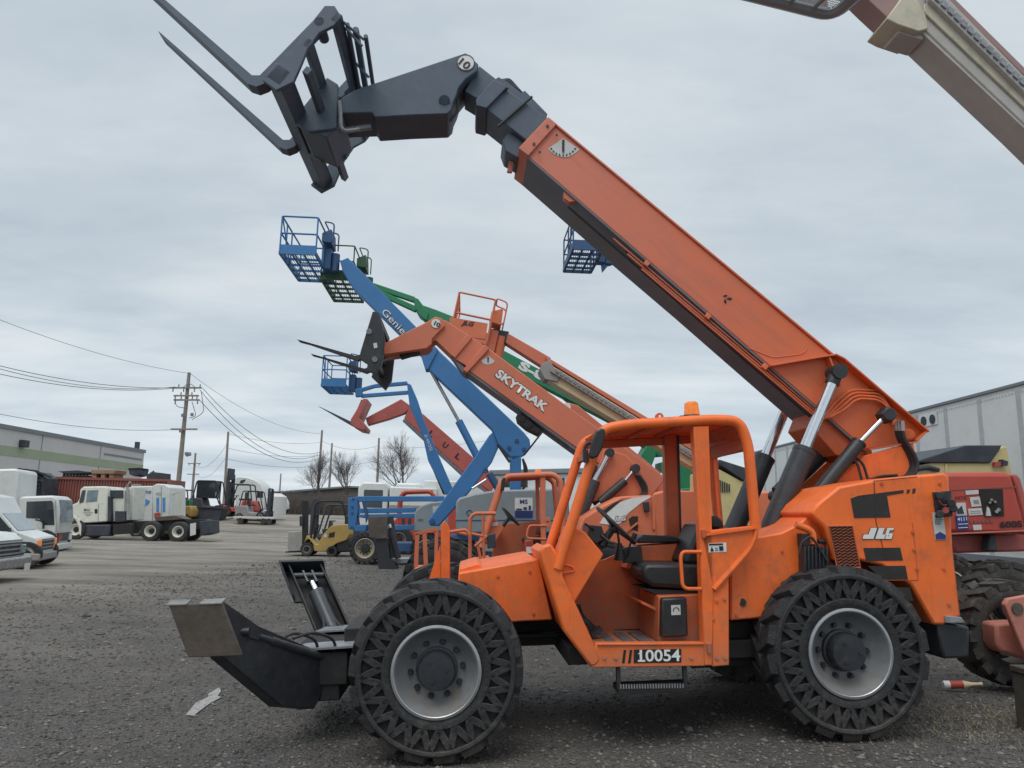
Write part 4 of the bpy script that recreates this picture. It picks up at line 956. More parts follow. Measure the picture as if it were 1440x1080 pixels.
P('lower_arm', [(688, 612), (697, 604), (706, 618), (692, 650), (660, 692), (617, 740), (604, 739), (602, 732), (668, 642)], W0 + .05, W1 - .05, BLUE, .03)
b = MB().cyl(F3.at(608, 733, W0 + .05), F3.at(608, 733, W0), .07).cyl(F3.at(683, 662, W0 + .05), F3.at(683, 662, W0), .08); b.each('arm_pin', BLUE_D, B3)
lc = MB().cyl(F3.at(676, 652, 1.2), F3.at(645, 592, 1.2), .11, n=16).build('lift_cylinder', BLUE, B3); MB().cyl(F3.at(645, 592, 1.2), F3.at(605, 520, 1.2), .05, n=12).build('rod', STEEL, lc)
lc = MB().cyl(F3.at(702, 690, 1.1), F3.at(688, 666, 1.1), .1).build('link_cylinder', BLUE_D, B3); MB().cyl(F3.at(664, 687, .95), F3.at(684, 674, .95), .035).build('rod', CHROME, lc)
P('turret_post', [(718, 640), (733, 640), (733, 700), (718, 700)], W0, W1, BLUE, .02)
b = MB()
for k in range(3): b.tube(rpath(F3.pts([(735, 645), (738 + 2 * k, 660), (734 + k, 685)], .95), .2), .03)
b.tube(F3.pts([(700, 625), (717, 650)], .95), .04); b.build('hose', HOSE, B3)
h3 = P('hood', [(641, 750), (641, 706), (646, 700), (668, 694), (700, 689), (790, 687), (800, 697), (802, 750)], 0, .9, GREYH, .05)
P('far_hood', [(660, 750), (662, 702), (700, 691), (790, 690), (800, 750)], 1.5, 2.4, GREYH, .05)
flatp('hood_stripe', F3.pts([(641, 731), (800, 731), (800, 732.5), (641, 732.5)], 0), BLUE_D, h3, off=.01)
s3 = flatp('dealer_sticker', F3.pts([(724, 700), (749, 700), (749, 728), (724, 728)], 0), WHITE, h3, off=.012)
flatp('sticker_band', F3.pts([(724, 718), (749, 718), (749, 728), (724, 728)], 0), NAVY, s3, off=.02)
label_text(F3, s3, 'sticker_lettering', 'MS', (731, 708.5), (742, 708.5), 6, 0, NAVY, bold=.02, off=.024)
b = MB()
for q in ((726, 715, 734, 717.5), (736, 713, 741, 717), (743.5, 711, 746.5, 717), (726, 720.5, 747, 722), (728, 724.5, 744, 725.5)):
    p0, p1 = F3.at(q[0], q[1], -.026), F3.at(q[2], q[3], -.026); b.bb(p0, p1 + V((0, .003, 0)))
b.build('sticker_print', DARK, s3)
c = F3.at(660, 721, -.012); MB().tube([c + V((.07 * math.cos(k * .35), 0, .07 * math.sin(k * .35))) for k in range(16)], .01).build('hood_roundel', BLUE_D, h3)
P('exhaust', [(731, 692), (738, 680), (741, 682), (735, 693)], .5, .6, CHASSIS, .01)
P('turntable', [(635, 748), (805, 748), (805, 760), (635, 760)], .2, 2.2, BLUE, .03)
x3 = F3.at(650, 800, 0).x
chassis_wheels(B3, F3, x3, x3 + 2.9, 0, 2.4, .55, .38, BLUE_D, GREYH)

# ---------------- blue articulated lift
F4 = Fr((-6.3, 26, 0), R_(3.5))
B4 = thing('boom_lift', 'blue articulated boom lift with folded horizontal arms and a small raised platform', 'boom lift', F4)
P = mk(B4, F4)
platform(B4, F4, F4.at(452, 543, 0), .85, 1.8, 1.12, BLUE, toe=BLUE_D, boxm=BLUE_D)
b = MB()
for L_ in ([(507, 549), (527, 543), (573, 539)], [(508, 557), (574, 552)]): 
    q = F4.pts(L_, .8)
    for i in range(len(q) - 1): b.bar(q[i], q[i + 1], .14, .14)
b.bar(F4.at(500, 553, .8), F4.at(510, 552, .8), .2, .3)
b.build('jib', BLUE, B4, bevel=.02)
m4 = P('boom', [(572, 538), (578, 541), (587, 562), (596, 590), (611, 627), (638, 690), (626, 696), (602, 648), (594, 612), (576, 572)], .72, 1.1, BLUE, .025)
label_text(F4, m4, 'model_lettering', 'Z-45/25J', (595.5, 612), (604, 634), 5, .72, WHITE, off=.01)
MB().cyl(F4.at(606, 650, .9), F4.at(625, 695, .9), .05).build('lift_cylinder', CHASSIS, B4)
zz = lambda L_: Z(L_, 470, 660, 7.7)
P('riser_post', zz([(150, 310), (240, 300), (260, 420), (230, 650), (150, 650)]), .6, 1.2, BLUE, .02)
b = MB()
for q in ((195, 410), (195, 475), (190, 630), (205, 320)): b.cyl(F4.at(*zz([q])[0], .6), F4.at(*zz([q])[0], .57), .045)
b.build('pin', BLUE_D, B4)
for L_ in ([(235, 292), (1190, 290), (1190, 345), (235, 350)], [(255, 425), (880, 415), (880, 468), (255, 478)], [(255, 490), (880, 476), (880, 525), (330, 530), (260, 520)], [(235, 610), (880, 600), (880, 655), (235, 665)]):
    P('riser_arm', zz(L_), .65, 1.1, BLUE, .015)
P('riser_link', zz([(295, 340), (335, 340), (375, 520), (340, 590), (335, 500)]), .6, .65, BLUE_D, .01)
P('chassis_arm', zz([(235, 605), (350, 600), (340, 670), (215, 670)]), .3, 1.4, BLUE, .01)
h4 = P('hood', [(582, 748), (583, 720), (592, 711), (606, 706), (628, 704), (630, 748)], 0, 1.0, GREYH, .05)
label_text(F4, h4, 'hood_lettering', '45/25', (588, 733), (595, 733), 3.5, 0, DARK, off=.012)
flatp("hood_sticker", F4.pts(zz([(1065, 400), (1150, 395), (1145, 480), (1070, 470)]), 0), WHITE_D, h4, off=.01)
x4 = F4.at(513, 768, 0).x
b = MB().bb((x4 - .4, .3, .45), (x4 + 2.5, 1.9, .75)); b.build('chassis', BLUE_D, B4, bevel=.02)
for x in (x4, x4 + 2.1):
    for w_, fl in ((0, 0), (2.2, 1)): add_wheel(B4, (x, w_, .55), .55, .34, .33, rim=RIMTAN, flip=bool(fl), nlug=18, spin=x)

# ---------------- green boom lift
F5 = Fr((-4, 21.5, 0), R_(3.5))
B5 = thing('boom_lift', 'green boom lift with S-80 in white on its boom, platform raised behind the blue one', 'boom lift', F5)
P = mk(B5, F5)
platform(B5, F5, F5.at(451, 393, 0), .95, 2.4, 1.1, DGREEN, toe=DARK, boxm=DGREEN)
b = MB()
for L_ in ([(512, 398), (583, 422)], [(512, 402), (586, 436)]): b.bar(F5.at(*L_[0], 1.1), F5.at(*L_[1], 1.1), .18, .17)
b.build('jib', GREEN, B5, bevel=.02)
P('jib_elbow', [(580, 417), (588, 420), (603, 440), (600, 451), (590, 444), (584, 434)], 1.0, 1.4, GREEN, .02)
P('fly_boom', [(592, 428), (612, 435), (640, 446), (690, 482), (684, 494), (636, 460), (596, 450)], 1.05, 1.35, GREEN, .02)
m5 = P('boom', [(640, 448), (655, 450), (690, 483), (930, 609), (950, 640), (925, 642), (862, 595), (715, 518), (640, 464)], 1.0, 1.4, GREEN, .02)
label_text(F5, m5, 'model_lettering', 'S-80', (727.5, 518), (777, 544), 13, 1.0, WHITE, bold=.06, off=.012)
P('boom_bracket', [(912, 622), (926, 630), (913, 665), (895, 652)], .8, 1.5, GREEN, .02)
P('cylinder_bracket', [(793, 560), (800, 558), (815, 568), (810, 573)], 1.05, 1.35, DGREEN, .01)
lc = MB().cyl(F5.at(960, 690, 1.2), F5.at(945, 650, 1.2), .14).build('lift_cylinder', BLACK, B5); MB().cyl(F5.at(812, 570, 1.2), F5.at(838, 604, 1.2), .04).build('rod', STEEL, lc)
P('turret', [(930, 650), (985, 640), (990, 700), (930, 700)], .8, 1.6, GREEN, .03)
P('hood', [(900, 690), (1000, 685), (1000, 740), (900, 740)], 0, .8, GREEN, .04)
x5 = F5.at(900, 780, 0).x
chassis_wheels(B5, F5, x5, x5 + 3, 0, 2.4, .6, .4, DGREEN, GREYH)

# ---------------- orange boom lift
F6 = Fr((.2, 17, 0), R_(3.5))
B6 = thing('boom_lift', 'orange boom lift with a cream lower boom and JLG on its platform plate', 'boom lift', F6)
P = mk(B6, F6)
c = F6.at(632, 474, 0)
pf = platform(B6, F6, c, .88, 1.9, 1.12, PINKO, tilt=R_(10), boxm=PINKO, toe=PINKRED)
pl = flatp('platform_plate', F6.pts([(632.5, 446), (686, 455), (683, 477), (630.5, 471)], -.02), PINKO, pf, off=.01)
label_text(F6, pl, 'maker_lettering', 'JLG', (648, 458.5), (666, 461.5), 8.5, -.02, INK, bold=.04, shear=.3, off=.02)
P('platform_pivot', [(683, 470), (692, 462), (716, 466), (712, 484), (700, 478), (690, 484)], .85, 1.15, BLACK, .02)
P('fly_boom', [(714, 468), (775, 503), (768, 519), (709, 481)], .85, 1.15, PINKO_B, .02)
W0 = .75
m6 = P('boom', [(770, 510), (1042, 676), (1034, 694), (765, 531)], W0, 1.2, CREAM, .02)
P('boom_top_rail', [(768, 501), (1046, 669), (1042, 676), (769, 507)], W0 - .02, 1.22, PINKO_B, .012, m6)
P('boom_end_casting', [(762, 512), (773, 506), (787, 530), (784, 537), (766, 533), (759, 519)], W0 - .06, 1.26, CREAM_D, .012, m6)
P('cable_tray', [(776, 515), (1034, 673), (1031, 681), (774, 522)], W0 - .12, W0 - .02, CREAM_D, .006, m6)
b = MB()
for k in range(40):
    t = k / 40; x = 782 + t * 250; y = 521.5 + t * 154
    b.pp(F6, [(x, y - 3), (x + 3.2, y - 1), (x + 3, y + 3.5), (x - .2, y + 1.5)], W0 - .15, W0 - .12)
b.build('chain_links', GREYTOP, m6)
h6 = P('hood', [(922, 745), (933, 704), (938, 700), (978, 698), (1090, 690), (1094, 745)], 0, .9, SALMON, .05)
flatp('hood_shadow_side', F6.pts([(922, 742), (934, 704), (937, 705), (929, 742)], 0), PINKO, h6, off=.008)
label_text(F6, h6, 'hood_lettering', 'JLG', (948, 727.5), (961, 727), 3.5, 0, WHITE_D, shear=.3, off=.012)
P('turret', [(975, 695), (1040, 668), (1060, 700), (1040, 745), (975, 745)], .9, 1.5, PINKO, .04)
x6 = F6.at(950, 790, 0).x
chassis_wheels(B6, F6, x6, x6 + 2.6, 0, 2.3, .5, .35, BLACK, GREYH)

# ---------------- red telehandler far behind
F7 = Fr((-6, 33, 0), R_(3.5))
T7 = thing('telehandler', 'small red telehandler with spaced letters LULL down its raised boom, far behind the blue lifts', 'telehandler', F7)
P = mk(T7, F7)
m7 = P('boom', [(577, 570), (596, 583), (702, 675), (690, 692), (652, 665), (568, 588)], 1.0, 1.5, RED_F, .03)
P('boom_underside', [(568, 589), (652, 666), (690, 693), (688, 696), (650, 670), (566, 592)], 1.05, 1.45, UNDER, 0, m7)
for s_, x, y in (('L', 601.5, 611), ('U', 621, 627), ('L', 639, 643), ('L', 659, 660)): label_text(F7, m7, 'maker_letter', s_, (x, y), (x + 5.5, y + 4.4), 8, 1.0, INK, bold=.03, off=.012)
g7 = P('gooseneck', [(514, 588), (564, 561), (578, 571), (570, 581), (548, 589), (517, 598)], 1.02, 1.48, RED_F, .03)
cg = P('carriage', [(511, 560), (517, 561), (505, 588), (515, 600), (513, 605), (503, 603), (493, 597), (493, 590)], .3, 2.0, RED_F, .03)
for w in (.4, 1.7): P('fork', [(447, 571), (450, 572), (494, 593), (508, 562), (511, 562), (497, 600), (493, 598)], w, w + .14, DARK, .01, cg)
c7 = MB().tube(rpath(F7.pts([(559, 745), (562, 700), (568, 692), (604, 691), (611, 698), (613, 745)], .2), .2), .08, n=8).build('cab_frame', RED, T7)
MB().tube(rpath([V((p.x, 1.1, p.z)) for p in F7.pts([(559, 745), (562, 700), (568, 692), (604, 691), (611, 698), (613, 745)], .2)], .2), .08, n=8).build('far_frame', RED, c7)
P('roof', [(565, 691), (608, 689), (608, 693), (565, 695)], .2, 1.1, RED, .02, c7)
P('body', [(548, 738), (560, 726), (610, 726), (640, 700), (690, 690), (700, 730), (700, 765), (548, 765)], .15, 2.1, RED, .05)
b = MB()
for k in range(5): b.bb(F7.at(565 + 9 * k, 729, .13), F7.at(569 + 9 * k, 742, .13) + V((0, .03, 0)))
b.build('louvre', DARK, T7)
x7 = F7.at(560, 765, 0).x
for x in (x7, x7 + 3.2):
    for w_, fl in ((0, 0), (2.4, 1)): add_wheel(T7, (x, w_, .62), .62, .38, .32, flip=bool(fl), simple=True)

# ---------------- lift whose platform hangs behind the foreground boom
F9 = Fr((4, 19, 0), R_(3.5))
B9 = thing('boom_lift', 'dark blue boom lift mostly hidden behind the foreground boom, its platform showing under it', 'boom lift', F9)
P = mk(B9, F9)
platform(B9, F9, F9.at(806, 351, 0), .8, 1.9, 1.0, BLUE_D, toe=BLUE_D, boxm=BLUE_D)
P('boom', [(846, 352), (868, 345), (1195, 618), (1195, 655), (1165, 622), (862, 364), (850, 378)], .9, 1.3, BLUE, .02)
P('turret', [(1140, 640), (1200, 640), (1200, 740), (1140, 740)], .8, 1.5, BLUE, .02)
P('hood', [(1120, 690), (1260, 690), (1260, 750), (1120, 750)], 0, .8, GREYH, .04)
x9 = F9.at(1130, 790, 0).x
chassis_wheels(B9, F9, x9, x9 + 2.6, 0, 2.3, .5, .35, BLUE_D, GREYH)

# ---------------- fork lift trucks
F10 = Fr((-9.3, 30, 0), R_(3.5))
K1 = thing('forklift', 'yellow forklift truck with a black mast holding up a grey block in the yard', 'forklift', F10)
P = mk(K1, F10)
zf = lambda L_: Z(L_, 390, 640, 3.6)
P('body', zf([(135, 445), (150, 405), (172, 425), (195, 452), (205, 452), (232, 402), (268, 362), (300, 352), (356, 350), (366, 402), (350, 430), (300, 448), (240, 490), (185, 486), (180, 450), (160, 425), (148, 430)]), 0, 1.2, YELLOW, .05)
P('counterweight', zf([(296, 440), (340, 425), (372, 430), (372, 490), (300, 494)]), .05, 1.15, CHASSIS, .06)
flatp('side_panel', F10.pts(zf([(262, 395), (292, 388), (288, 415), (258, 418)]), 0), CHASSIS, K1, off=.01)
flatp('white_sticker', F10.pts(zf([(236, 402), (252, 400), (250, 416), (236, 418)]), 0), WHITE_D, K1, off=.012)
b = MB()
for w in (.15, .95):
    for x in (135, 150): b.bar(F10.at(*zf([(x, 232)])[0], w), F10.at(*zf([(x - 2, 470)])[0], w), .09, .12)
for y in (238, 300, 360, 420): b.bar(F10.at(*zf([(143, y)])[0], .1), F10.at(*zf([(143, y)])[0], 1.05), .06, .1)
b.bar(F10.at(*zf([(142, 240)])[0], .55), F10.at(*zf([(140, 460)])[0], .55), .12, .12)
ms_ = b.build('mast', CHASSIS, K1)
b = MB()
for w in (.1, 1.1):
    b.tube(rpath(F10.pts(zf([(170, 420), (196, 235), (330, 232), (352, 345)]), w), .2), .04)
for k in range(6): b.bar(F10.at(*zf([(200 + k * 26, 234)])[0], .1), F10.at(*zf([(200 + k * 26, 234)])[0], 1.1), .05, .03)
b.build('overhead_guard', CHASSIS, K1)
P('seat', zf([(225, 375), (255, 372), (262, 330), (270, 330), (268, 390), (228, 392)]), .3, .9, VINYL, .04)
P('steering_column', zf([(178, 420), (205, 350), (212, 352), (190, 430)]), .5, .6, CHASSIS, .01)
P('lamp_frame', zf([(112, 310), (130, 308), (130, 360), (112, 360)]), .0, .05, BLACK, .005, ms_)
b = MB()
for w in (.2, .85): MB().pp(F10, zf([(40, 488), (135, 484), (135, 492), (40, 494)]), w, w + .12).build('fork', CHASSIS, ms_)
for q, r in (((150, 462), .26), ((276, 474), .21)):
    for w_, fl in ((-.03, 0), (1.23, 1)):
        p = F10.at(*zf([q])[0], 0); add_wheel(K1, (p.x, w_, r + .02), r, .24, r * .55, rim=CHASSIS if r < .25 else RIM, flip=bool(fl), simple=True)
FB_ = MB().pp(F10, zf([(52, 388), (128, 385), (126, 486), (54, 488)]), .1, 1.1).build('concrete_block', CONC, None, bevel=.03)
FB_.matrix_world = F10.M; tag(FB_, 'square grey block held against the mast of the yellow forklift', 'block')

def forklift(label, x, y, rz, s, m, cab=False, mast=True, group=None):
    """metric counterbalance truck, forks towards +x"""
    t = thing('forklift', label, 'forklift', None, (x, y, gz(x, y)), rz, group)
    t.scale = (s, s, s)
    MB().prism([V((a, -.55, z)) for a, z in ((-1.25, .35), (-1.3, .75), (-1.15, 1.05), (-.4, 1.05), (-.25, .6), (.55, .55), (.75, .75), (.9, .7), (.9, .3), (-.9, .25))], (0, 1.1, 0)).build('body', m, t, bevel=.06)
    b = MB()
    for w in (-.5, .5): b.tube(rpath([(.75, w, .7), (.4, w, 2.1), (-.8, w, 2.1), (-1.0, w, 1.0)], .15), .045, n=6)
    for k in range(6): b.bar((-.75 + k * .22, -.5, 2.1), (-.75 + k * .22, .5, 2.1), .05, .04)
    b.build('overhead_guard', DARK, t)
    if cab: MB().bb((-.8, -.48, 1.05), (.35, .48, 2.06)).build('cab_glazing', GLASS, t, bevel=.03)
    MB().bb((-.5, -.25, 1.05), (-.05, .25, 1.17)).bb((-.55, -.25, 1.15), (-.42, .25, 1.6)).build('seat', VINYL, t, bevel=.03)
    MB().bar((.5, 0, .7), (.2, 0, 1.35), .06, .06).bb((.1, -.15, 1.33), (.3, .15, 1.37)).build('steering_column', CHASSIS, t)
    if mast:
        b = MB()
        for w in (-.38, .38):
            b.bb((.98, w - .05, .1), (1.12, w + .05, 2.3)); b.bb((1.13, w - .14, .15), (1.2, w - .06, 2.2))
        for z in (.3, 1.0, 1.6, 2.25): b.bb((1.0, -.4, z), (1.1, .4, z + .09))
        b.bb((1.02, -.06, .15), (1.12, .06, 2.1)); mm = b.build('mast', DARK, t)
        for w in (-.3, .3): MB().prism([V((a, w - .06, z)) for a, z in ((1.2, .08), (2.2, .1), (2.2, .12), (1.25, .14), (1.25, .7), (1.2, .7))], (0, .12, 0)).build('fork', DARK, mm)
        MB().bb((1.17, -.5, .5), (1.2, .5, .6)).build('fork_carriage', DARK, mm)
    for xx, r in ((.6, .32), (-.9, .26)):
        for w_, fl in ((-.6, 0), (.6, 1)): add_wheel(t, (xx, w_, r), r, .22, r * .5, rim=m, flip=bool(fl), simple=True)
    return t
# =================================================================== left side of the yard
def zb(L_): return Z(L_, 0, 600, 4.8)      # 4.8x close view of the left middle
def zv(L_): return Z(L_, 0, 640, 6)
def over(F, name, L, W_off, m, parent, off=.012):
    """thin panel on the near side of a vehicle"""
    return flatp(name, F.pts(L, W_off), m, parent, off=off)
def slope(name, F, a, b, w0, w1, m, parent, up=.012):
    """panel lying on the swept face between profile points a and b, from depth w0 to w1"""
    p, q = F.at(*a, 0), F.at(*b, 0); d = (q - p).normalized(); n = V((-d.z, 0, d.x))
    if n.x < 0: n = -n
    P_ = [V((p.x, w0, p.z)), V((q.x, w0, q.z)), V((q.x, w1, q.z)), V((p.x, w1, p.z))]
    return MB().prism([k + n * up for k in P_], -n * (up * .8)).build(name, m, parent)
# ---- white tractor unit
FS = Fr((at_z(205, 760, 0).x, 41, 0), R_(2))
ST = thing('semi_tractor', 'ivory day cab semi tractor standing side on with twin rear axles and no trailer', 'truck', FS)
P = mk(ST, FS)
cabm = P('cab', zb([(538, 425), (562, 404), (712, 402), (722, 420), (722, 640), (560, 652), (540, 640), (524, 608), (505, 600), (480, 605), (458, 590), (454, 540), (520, 512), (536, 480)]), .1, 2.2, TRUCKC, .06)
over(FS, 'side_window', zb([(592, 430), (665, 428), (655, 505), (580, 512)]), .1, GLASSL, cabm)
over(FS, 'quarter_window', zb([(556, 430), (580, 428), (566, 508), (538, 520), (536, 500)]), .1, GLASS, cabm)
over(FS, 'door_seam', zb([(664, 520), (668, 520), (664, 640), (660, 640)]), .1, CREAM_D, cabm, .008)
over(FS, 'door_handle', zb([(640, 556), (658, 556), (658, 585), (640, 585)]), .1, CHASSIS, cabm, .02)
label_text(FS, cabm, 'door_lettering', 'M.S.I.', zb([(568, 570)])[0], zb([(612, 570)])[0], 3.6, .1, DARK, bold=.02, off=.02)
b = MB()
for y, x0, x1 in ((578, 560, 628), (588, 574, 616), (597, 580, 610)): b.pp(FS, zb([(x0, y), (x1, y), (x1, y + 4), (x0, y + 4)]), .09, .098)
b.build('door_print', CREAM_D, cabm)
P('sleeper_gap', zb([(725, 425), (838, 425), (838, 640), (725, 640)]), .5, 2.0, TRUCKC, .03)
b = MB().pp(FS, zb([(722, 470), (745, 470), (750, 640), (722, 640)]), .2, .5).pp(FS, zb([(775, 570), (840, 570), (845, 640), (775, 640)]), .1, .6).pp(FS, zb([(735, 428), (832, 428), (832, 482), (735, 482)]), .45, .49)
b.build('air_equipment', DARK, ST, bevel=.02)
ex = MB().cyl(FS.at(*zb([(866, 630)])[0], .3), FS.at(*zb([(862, 430)])[0], .3), .12, n=16).tube(FS.pts(zb([(862, 430), (860, 400), (880, 372)]), .3), .07).build('exhaust_stack', STEEL, ST)
P('fairing', zb([(838, 410), (905, 408), (892, 630), (842, 635)]), .6, 2.1, TRUCKC, .02)
P('front_fender', zb([(470, 600), (505, 598), (530, 620), (552, 660), (548, 740), (535, 735), (528, 670), (505, 625), (480, 618)]), 0, .5, TRUCKC, .03)
P('fuel_tank', zb([(552, 662), (745, 660), (740, 740), (552, 742)]), .1, .7, DARK, .08)
P('step_box', zb([(760, 660), (880, 650), (900, 720), (760, 730)]), .15, .6, CHASSIS, .03)
P('frame_rail', zb([(500, 650), (1390, 625), (1412, 640), (1410, 690), (500, 700)]), .75, 1.6, CHASSIS, .02)
P('fifth_wheel', zb([(1040, 610), (1180, 598), (1250, 625), (1050, 640)]), .6, 1.7, RUST, .03)
over(FS, 'mud_flap', zb([(1284, 655), (1324, 648), (1322, 728), (1284, 738)]), .05, WHITE_D, ST, .02)
P('rear_lamps', zb([(1345, 640), (1412, 632), (1415, 720), (1350, 738)]), .3, 1.9, DARK, .03)
for x, r in ((505, 1.0), (1012, 1.0), (1200, 1.0)):
    q = FS.at(*zb([(x, 705)])[0], 0)
    for w_, fl in ((.0, 0), (2.3, 1)): add_wheel(ST, (q.x, w_, .53), .53, .5 if x > 600 else .3, .3, rim=TRUCKC, flip=bool(fl), simple=True)
b = MB()
for x in (600, 640, 700, 730): b.box(FS.at(*zb([(x, 400)])[0], 1.0), (.12, .2, .08))
b.build('roof_marker', DARK, cabm)
# ---- white service body behind it
FV = Fr((at_z(205, 752, 0).x, 45, 0), R_(0))
SV = thing('box_van', 'white box van with a blue oval picture on its side behind the ivory tractor', 'van', FV)
P = mk(SV, FV)
bx = P('body', zb([(880, 402), (1030, 400), (1030, 640), (880, 640)]), 0, 2.3, TRUCKW, .05)
P('rear_body', zb([(1030, 398), (1060, 385), (1115, 388), (1142, 410), (1142, 625), (1030, 640)]), -.02, 2.3, TRUCKW, .05)
label_text(FV, bx, 'side_lettering', 'ice-One', zb([(912, 462)])[0], zb([(1022, 452)])[0], 6.5, 0, NAVY, shear=.3, off=.02)
SKYB = mat('sky blue print', (.08, .25, .55), .5)
over(FV, 'blue_oval', zb([(908, 520), (915, 496), (945, 486), (985, 488), (1012, 500), (1005, 520), (975, 540), (930, 546)]), 0, SKYB, bx, .02)
over(FV, 'white_figure', zb([(925, 535), (930, 508), (945, 500), (958, 518), (952, 538), (935, 544)]), 0, DARK, bx, .03)
for x in (1056, 1098): over(FV, 'rear_window', zb([(x, 480), (x + 18, 478), (x + 18, 575), (x, 577)]), -.02, SKYB, SV, .02)
over(FV, 'red_plate', zb([(1042, 584), (1084, 580), (1084, 610), (1042, 614)]), -.02, RED, SV, .02)
label_text(FV, SV, 'small_lettering', 'MS', zb([(1054, 468)])[0], zb([(1086, 466)])[0], 5, -.02, CREAM_D, off=.02)
over(FV, 'door_seam', zb([(1088, 400), (1091, 400), (1091, 625), (1088, 625)]), -.02, CREAM_D, SV, .02)
b = MB()
for x in (920, 1100): b.box(FV.at(*zb([(x, 396)])[0], .3), (.4, .4, .15))
b.build('roof_lamp', CREAM_D, SV)
MB().tube(FV.pts(zb([(1165, 610), (1165, 460), (1215, 440), (1215, 600)]), .5), .04).build('roof_ladder', PALEY, SV)
for x in (920, 1100):
    q = FV.at(*zb([(x, 700)])[0], 0)
    for w_, fl in ((.0, 0), (2.2, 1)): add_wheel(SV, (q.x, w_, .42), .42, .28, .24, flip=bool(fl), simple=True)
# ---- red container with junk on top
FC = Fr((at_y(60, 740, 49).x, 49, 0), R_(0))
CT = thing('shipping_container', 'oxide red corrugated shipping container behind the white trucks', 'container', FC)
a, c = FC.at(*zb([(296, 340)])[0], 0), FC.at(*zb([(1145, 372)])[0], 0)
b = MB(); n = 46; Lc = c.x - a.x
pr = []
for i in range(n):
    x = a.x + Lc * i / n; s = Lc / n
    pr += [(x, 0), (x + s * .38, 0), (x + s * .5, .07), (x + s * .88, .07)]
b.prism([V((x, y, .9)) for x, y in pr] + [V((c.x, 2.4, .9)), V((a.x, 2.4, .9))], (0, 0, a.z - .9))
cw = b.build('corrugated_wall', CONT, CT, flat=True)
MB().bb((a.x - .05, -.05, a.z - .12), (c.x + .05, .06, a.z + .04)).build('top_rail', CONT, CT)
for x in (a.x, c.x): MB().bb((x - .1, -.06, .85), (x + .1, .1, a.z)).build('corner_post', CONT, CT)
MB().bb((a.x, -.05, .75), (c.x, .1, .92)).build('bottom_rail', CONT, CT)
MB().bb((a.x, .3, 0), (a.x + 1.2, 2, .75)).build('support_block', DARK, CT); MB().bb((c.x - 1.2, .3, 0), (c.x, 2, .75)).build('support_block', DARK, CT)
def junk(name, label, cat, L, w0, w1, m, F=FC):
    o = thing(name, label, cat, F); P_ = mk(o, F); P_('frame', zb(L), w0, w1, m, .02); return o, P_
o, P = junk('steel_rack', 'black flat steel rack lying on the red container', 'rack', [(388, 302), (520, 294), (596, 306), (592, 316), (440, 318)], .3, 2, DARK)
b = MB()
for x in range(430, 590, 22): b.bb(FC.at(*zb([(x, 338)])[0], .4), FC.at(*zb([(x + 8, 312)])[0], .6))
b.build('rack_leg', DARK, o)
MB().pp(FC, zb([(420, 330), (590, 330), (590, 338), (420, 338)]), .4, 1.6).build('rack_base', DARK, o)
o, P = junk('wooden_crate', 'tan wooden crate on the red container', 'crate', [(614, 290), (780, 292), (772, 318), (616, 318)], .3, 1.8, TAN)
b = MB()
for x in (620, 680, 735): b.pp(FC, zb([(x, 318), (x + 30, 318), (x + 28, 345), (x + 2, 345)]), .4, 1.7)
b.build('crate_foot', TAN, o)
o, P = junk('scrap_bin', 'dark square bin at the right end of the red container', 'bin', [(868, 284), (935, 280), (938, 325), (905, 335), (872, 322)], .3, 1.5, DARK)
P('bin_rim', zb([(864, 280), (940, 277), (940, 284), (864, 288)]), .25, 1.55, CHASSIS)
o, P = junk('scrap_skip', 'dark tilted skip with pipes sticking out at the far end of the red container', 'skip', [(985, 325), (1030, 305), (1090, 312), (1088, 358), (990, 352)], .3, 1.7, DARK)
b = MB()
for L_ in ([(990, 330), (1000, 290)], [(980, 335), (950, 322)], [(1010, 318), (1040, 300)]): b.tube(FC.pts(zb(L_), .8), .05)
b.build('loose_pipe', DARK, o)
# ---- stack of dark scrap left of the container
FD = Fr((at_y(30, 740, 46).x, 46, 0), 0)
SP = thing('scrap_pile', 'tall stack of dark steel frames beside the red container', 'scrap pile', FD)
rr = random.Random(5)
L_ = [(115, 290), (150, 282), (240, 296), (300, 318), (370, 325), (300, 345), (290, 480), (120, 480)]
mk(SP, FD)('stacked_core', zb([(124, 300), (240, 305), (288, 345), (285, 640), (124, 640)]), .6, 2.2, DARK, .05)
b = MB()
for i in range(46):
    x = rr.uniform(118, 290); y = rr.uniform(296 + max(0, x - 200) * .3, 600); l = rr.uniform(25, 80)
    b.bar(FD.at(*zb([(x, y)])[0], rr.uniform(.1, .6)), FD.at(*zb([(min(300, x + l), y + rr.uniform(-8, 14))])[0], rr.uniform(.1, .6)), .1, .1)
for i in range(7): b.bar(FD.at(*zb([(120 + i * 20, 284 + i * 3)])[0], .2), FD.at(*zb([(250 + i * 16, 300 + i * 7)])[0], 1.0), .12, .1)
tag(b.build('steel_frames', DARK, SP), None, None, kind='stuff')
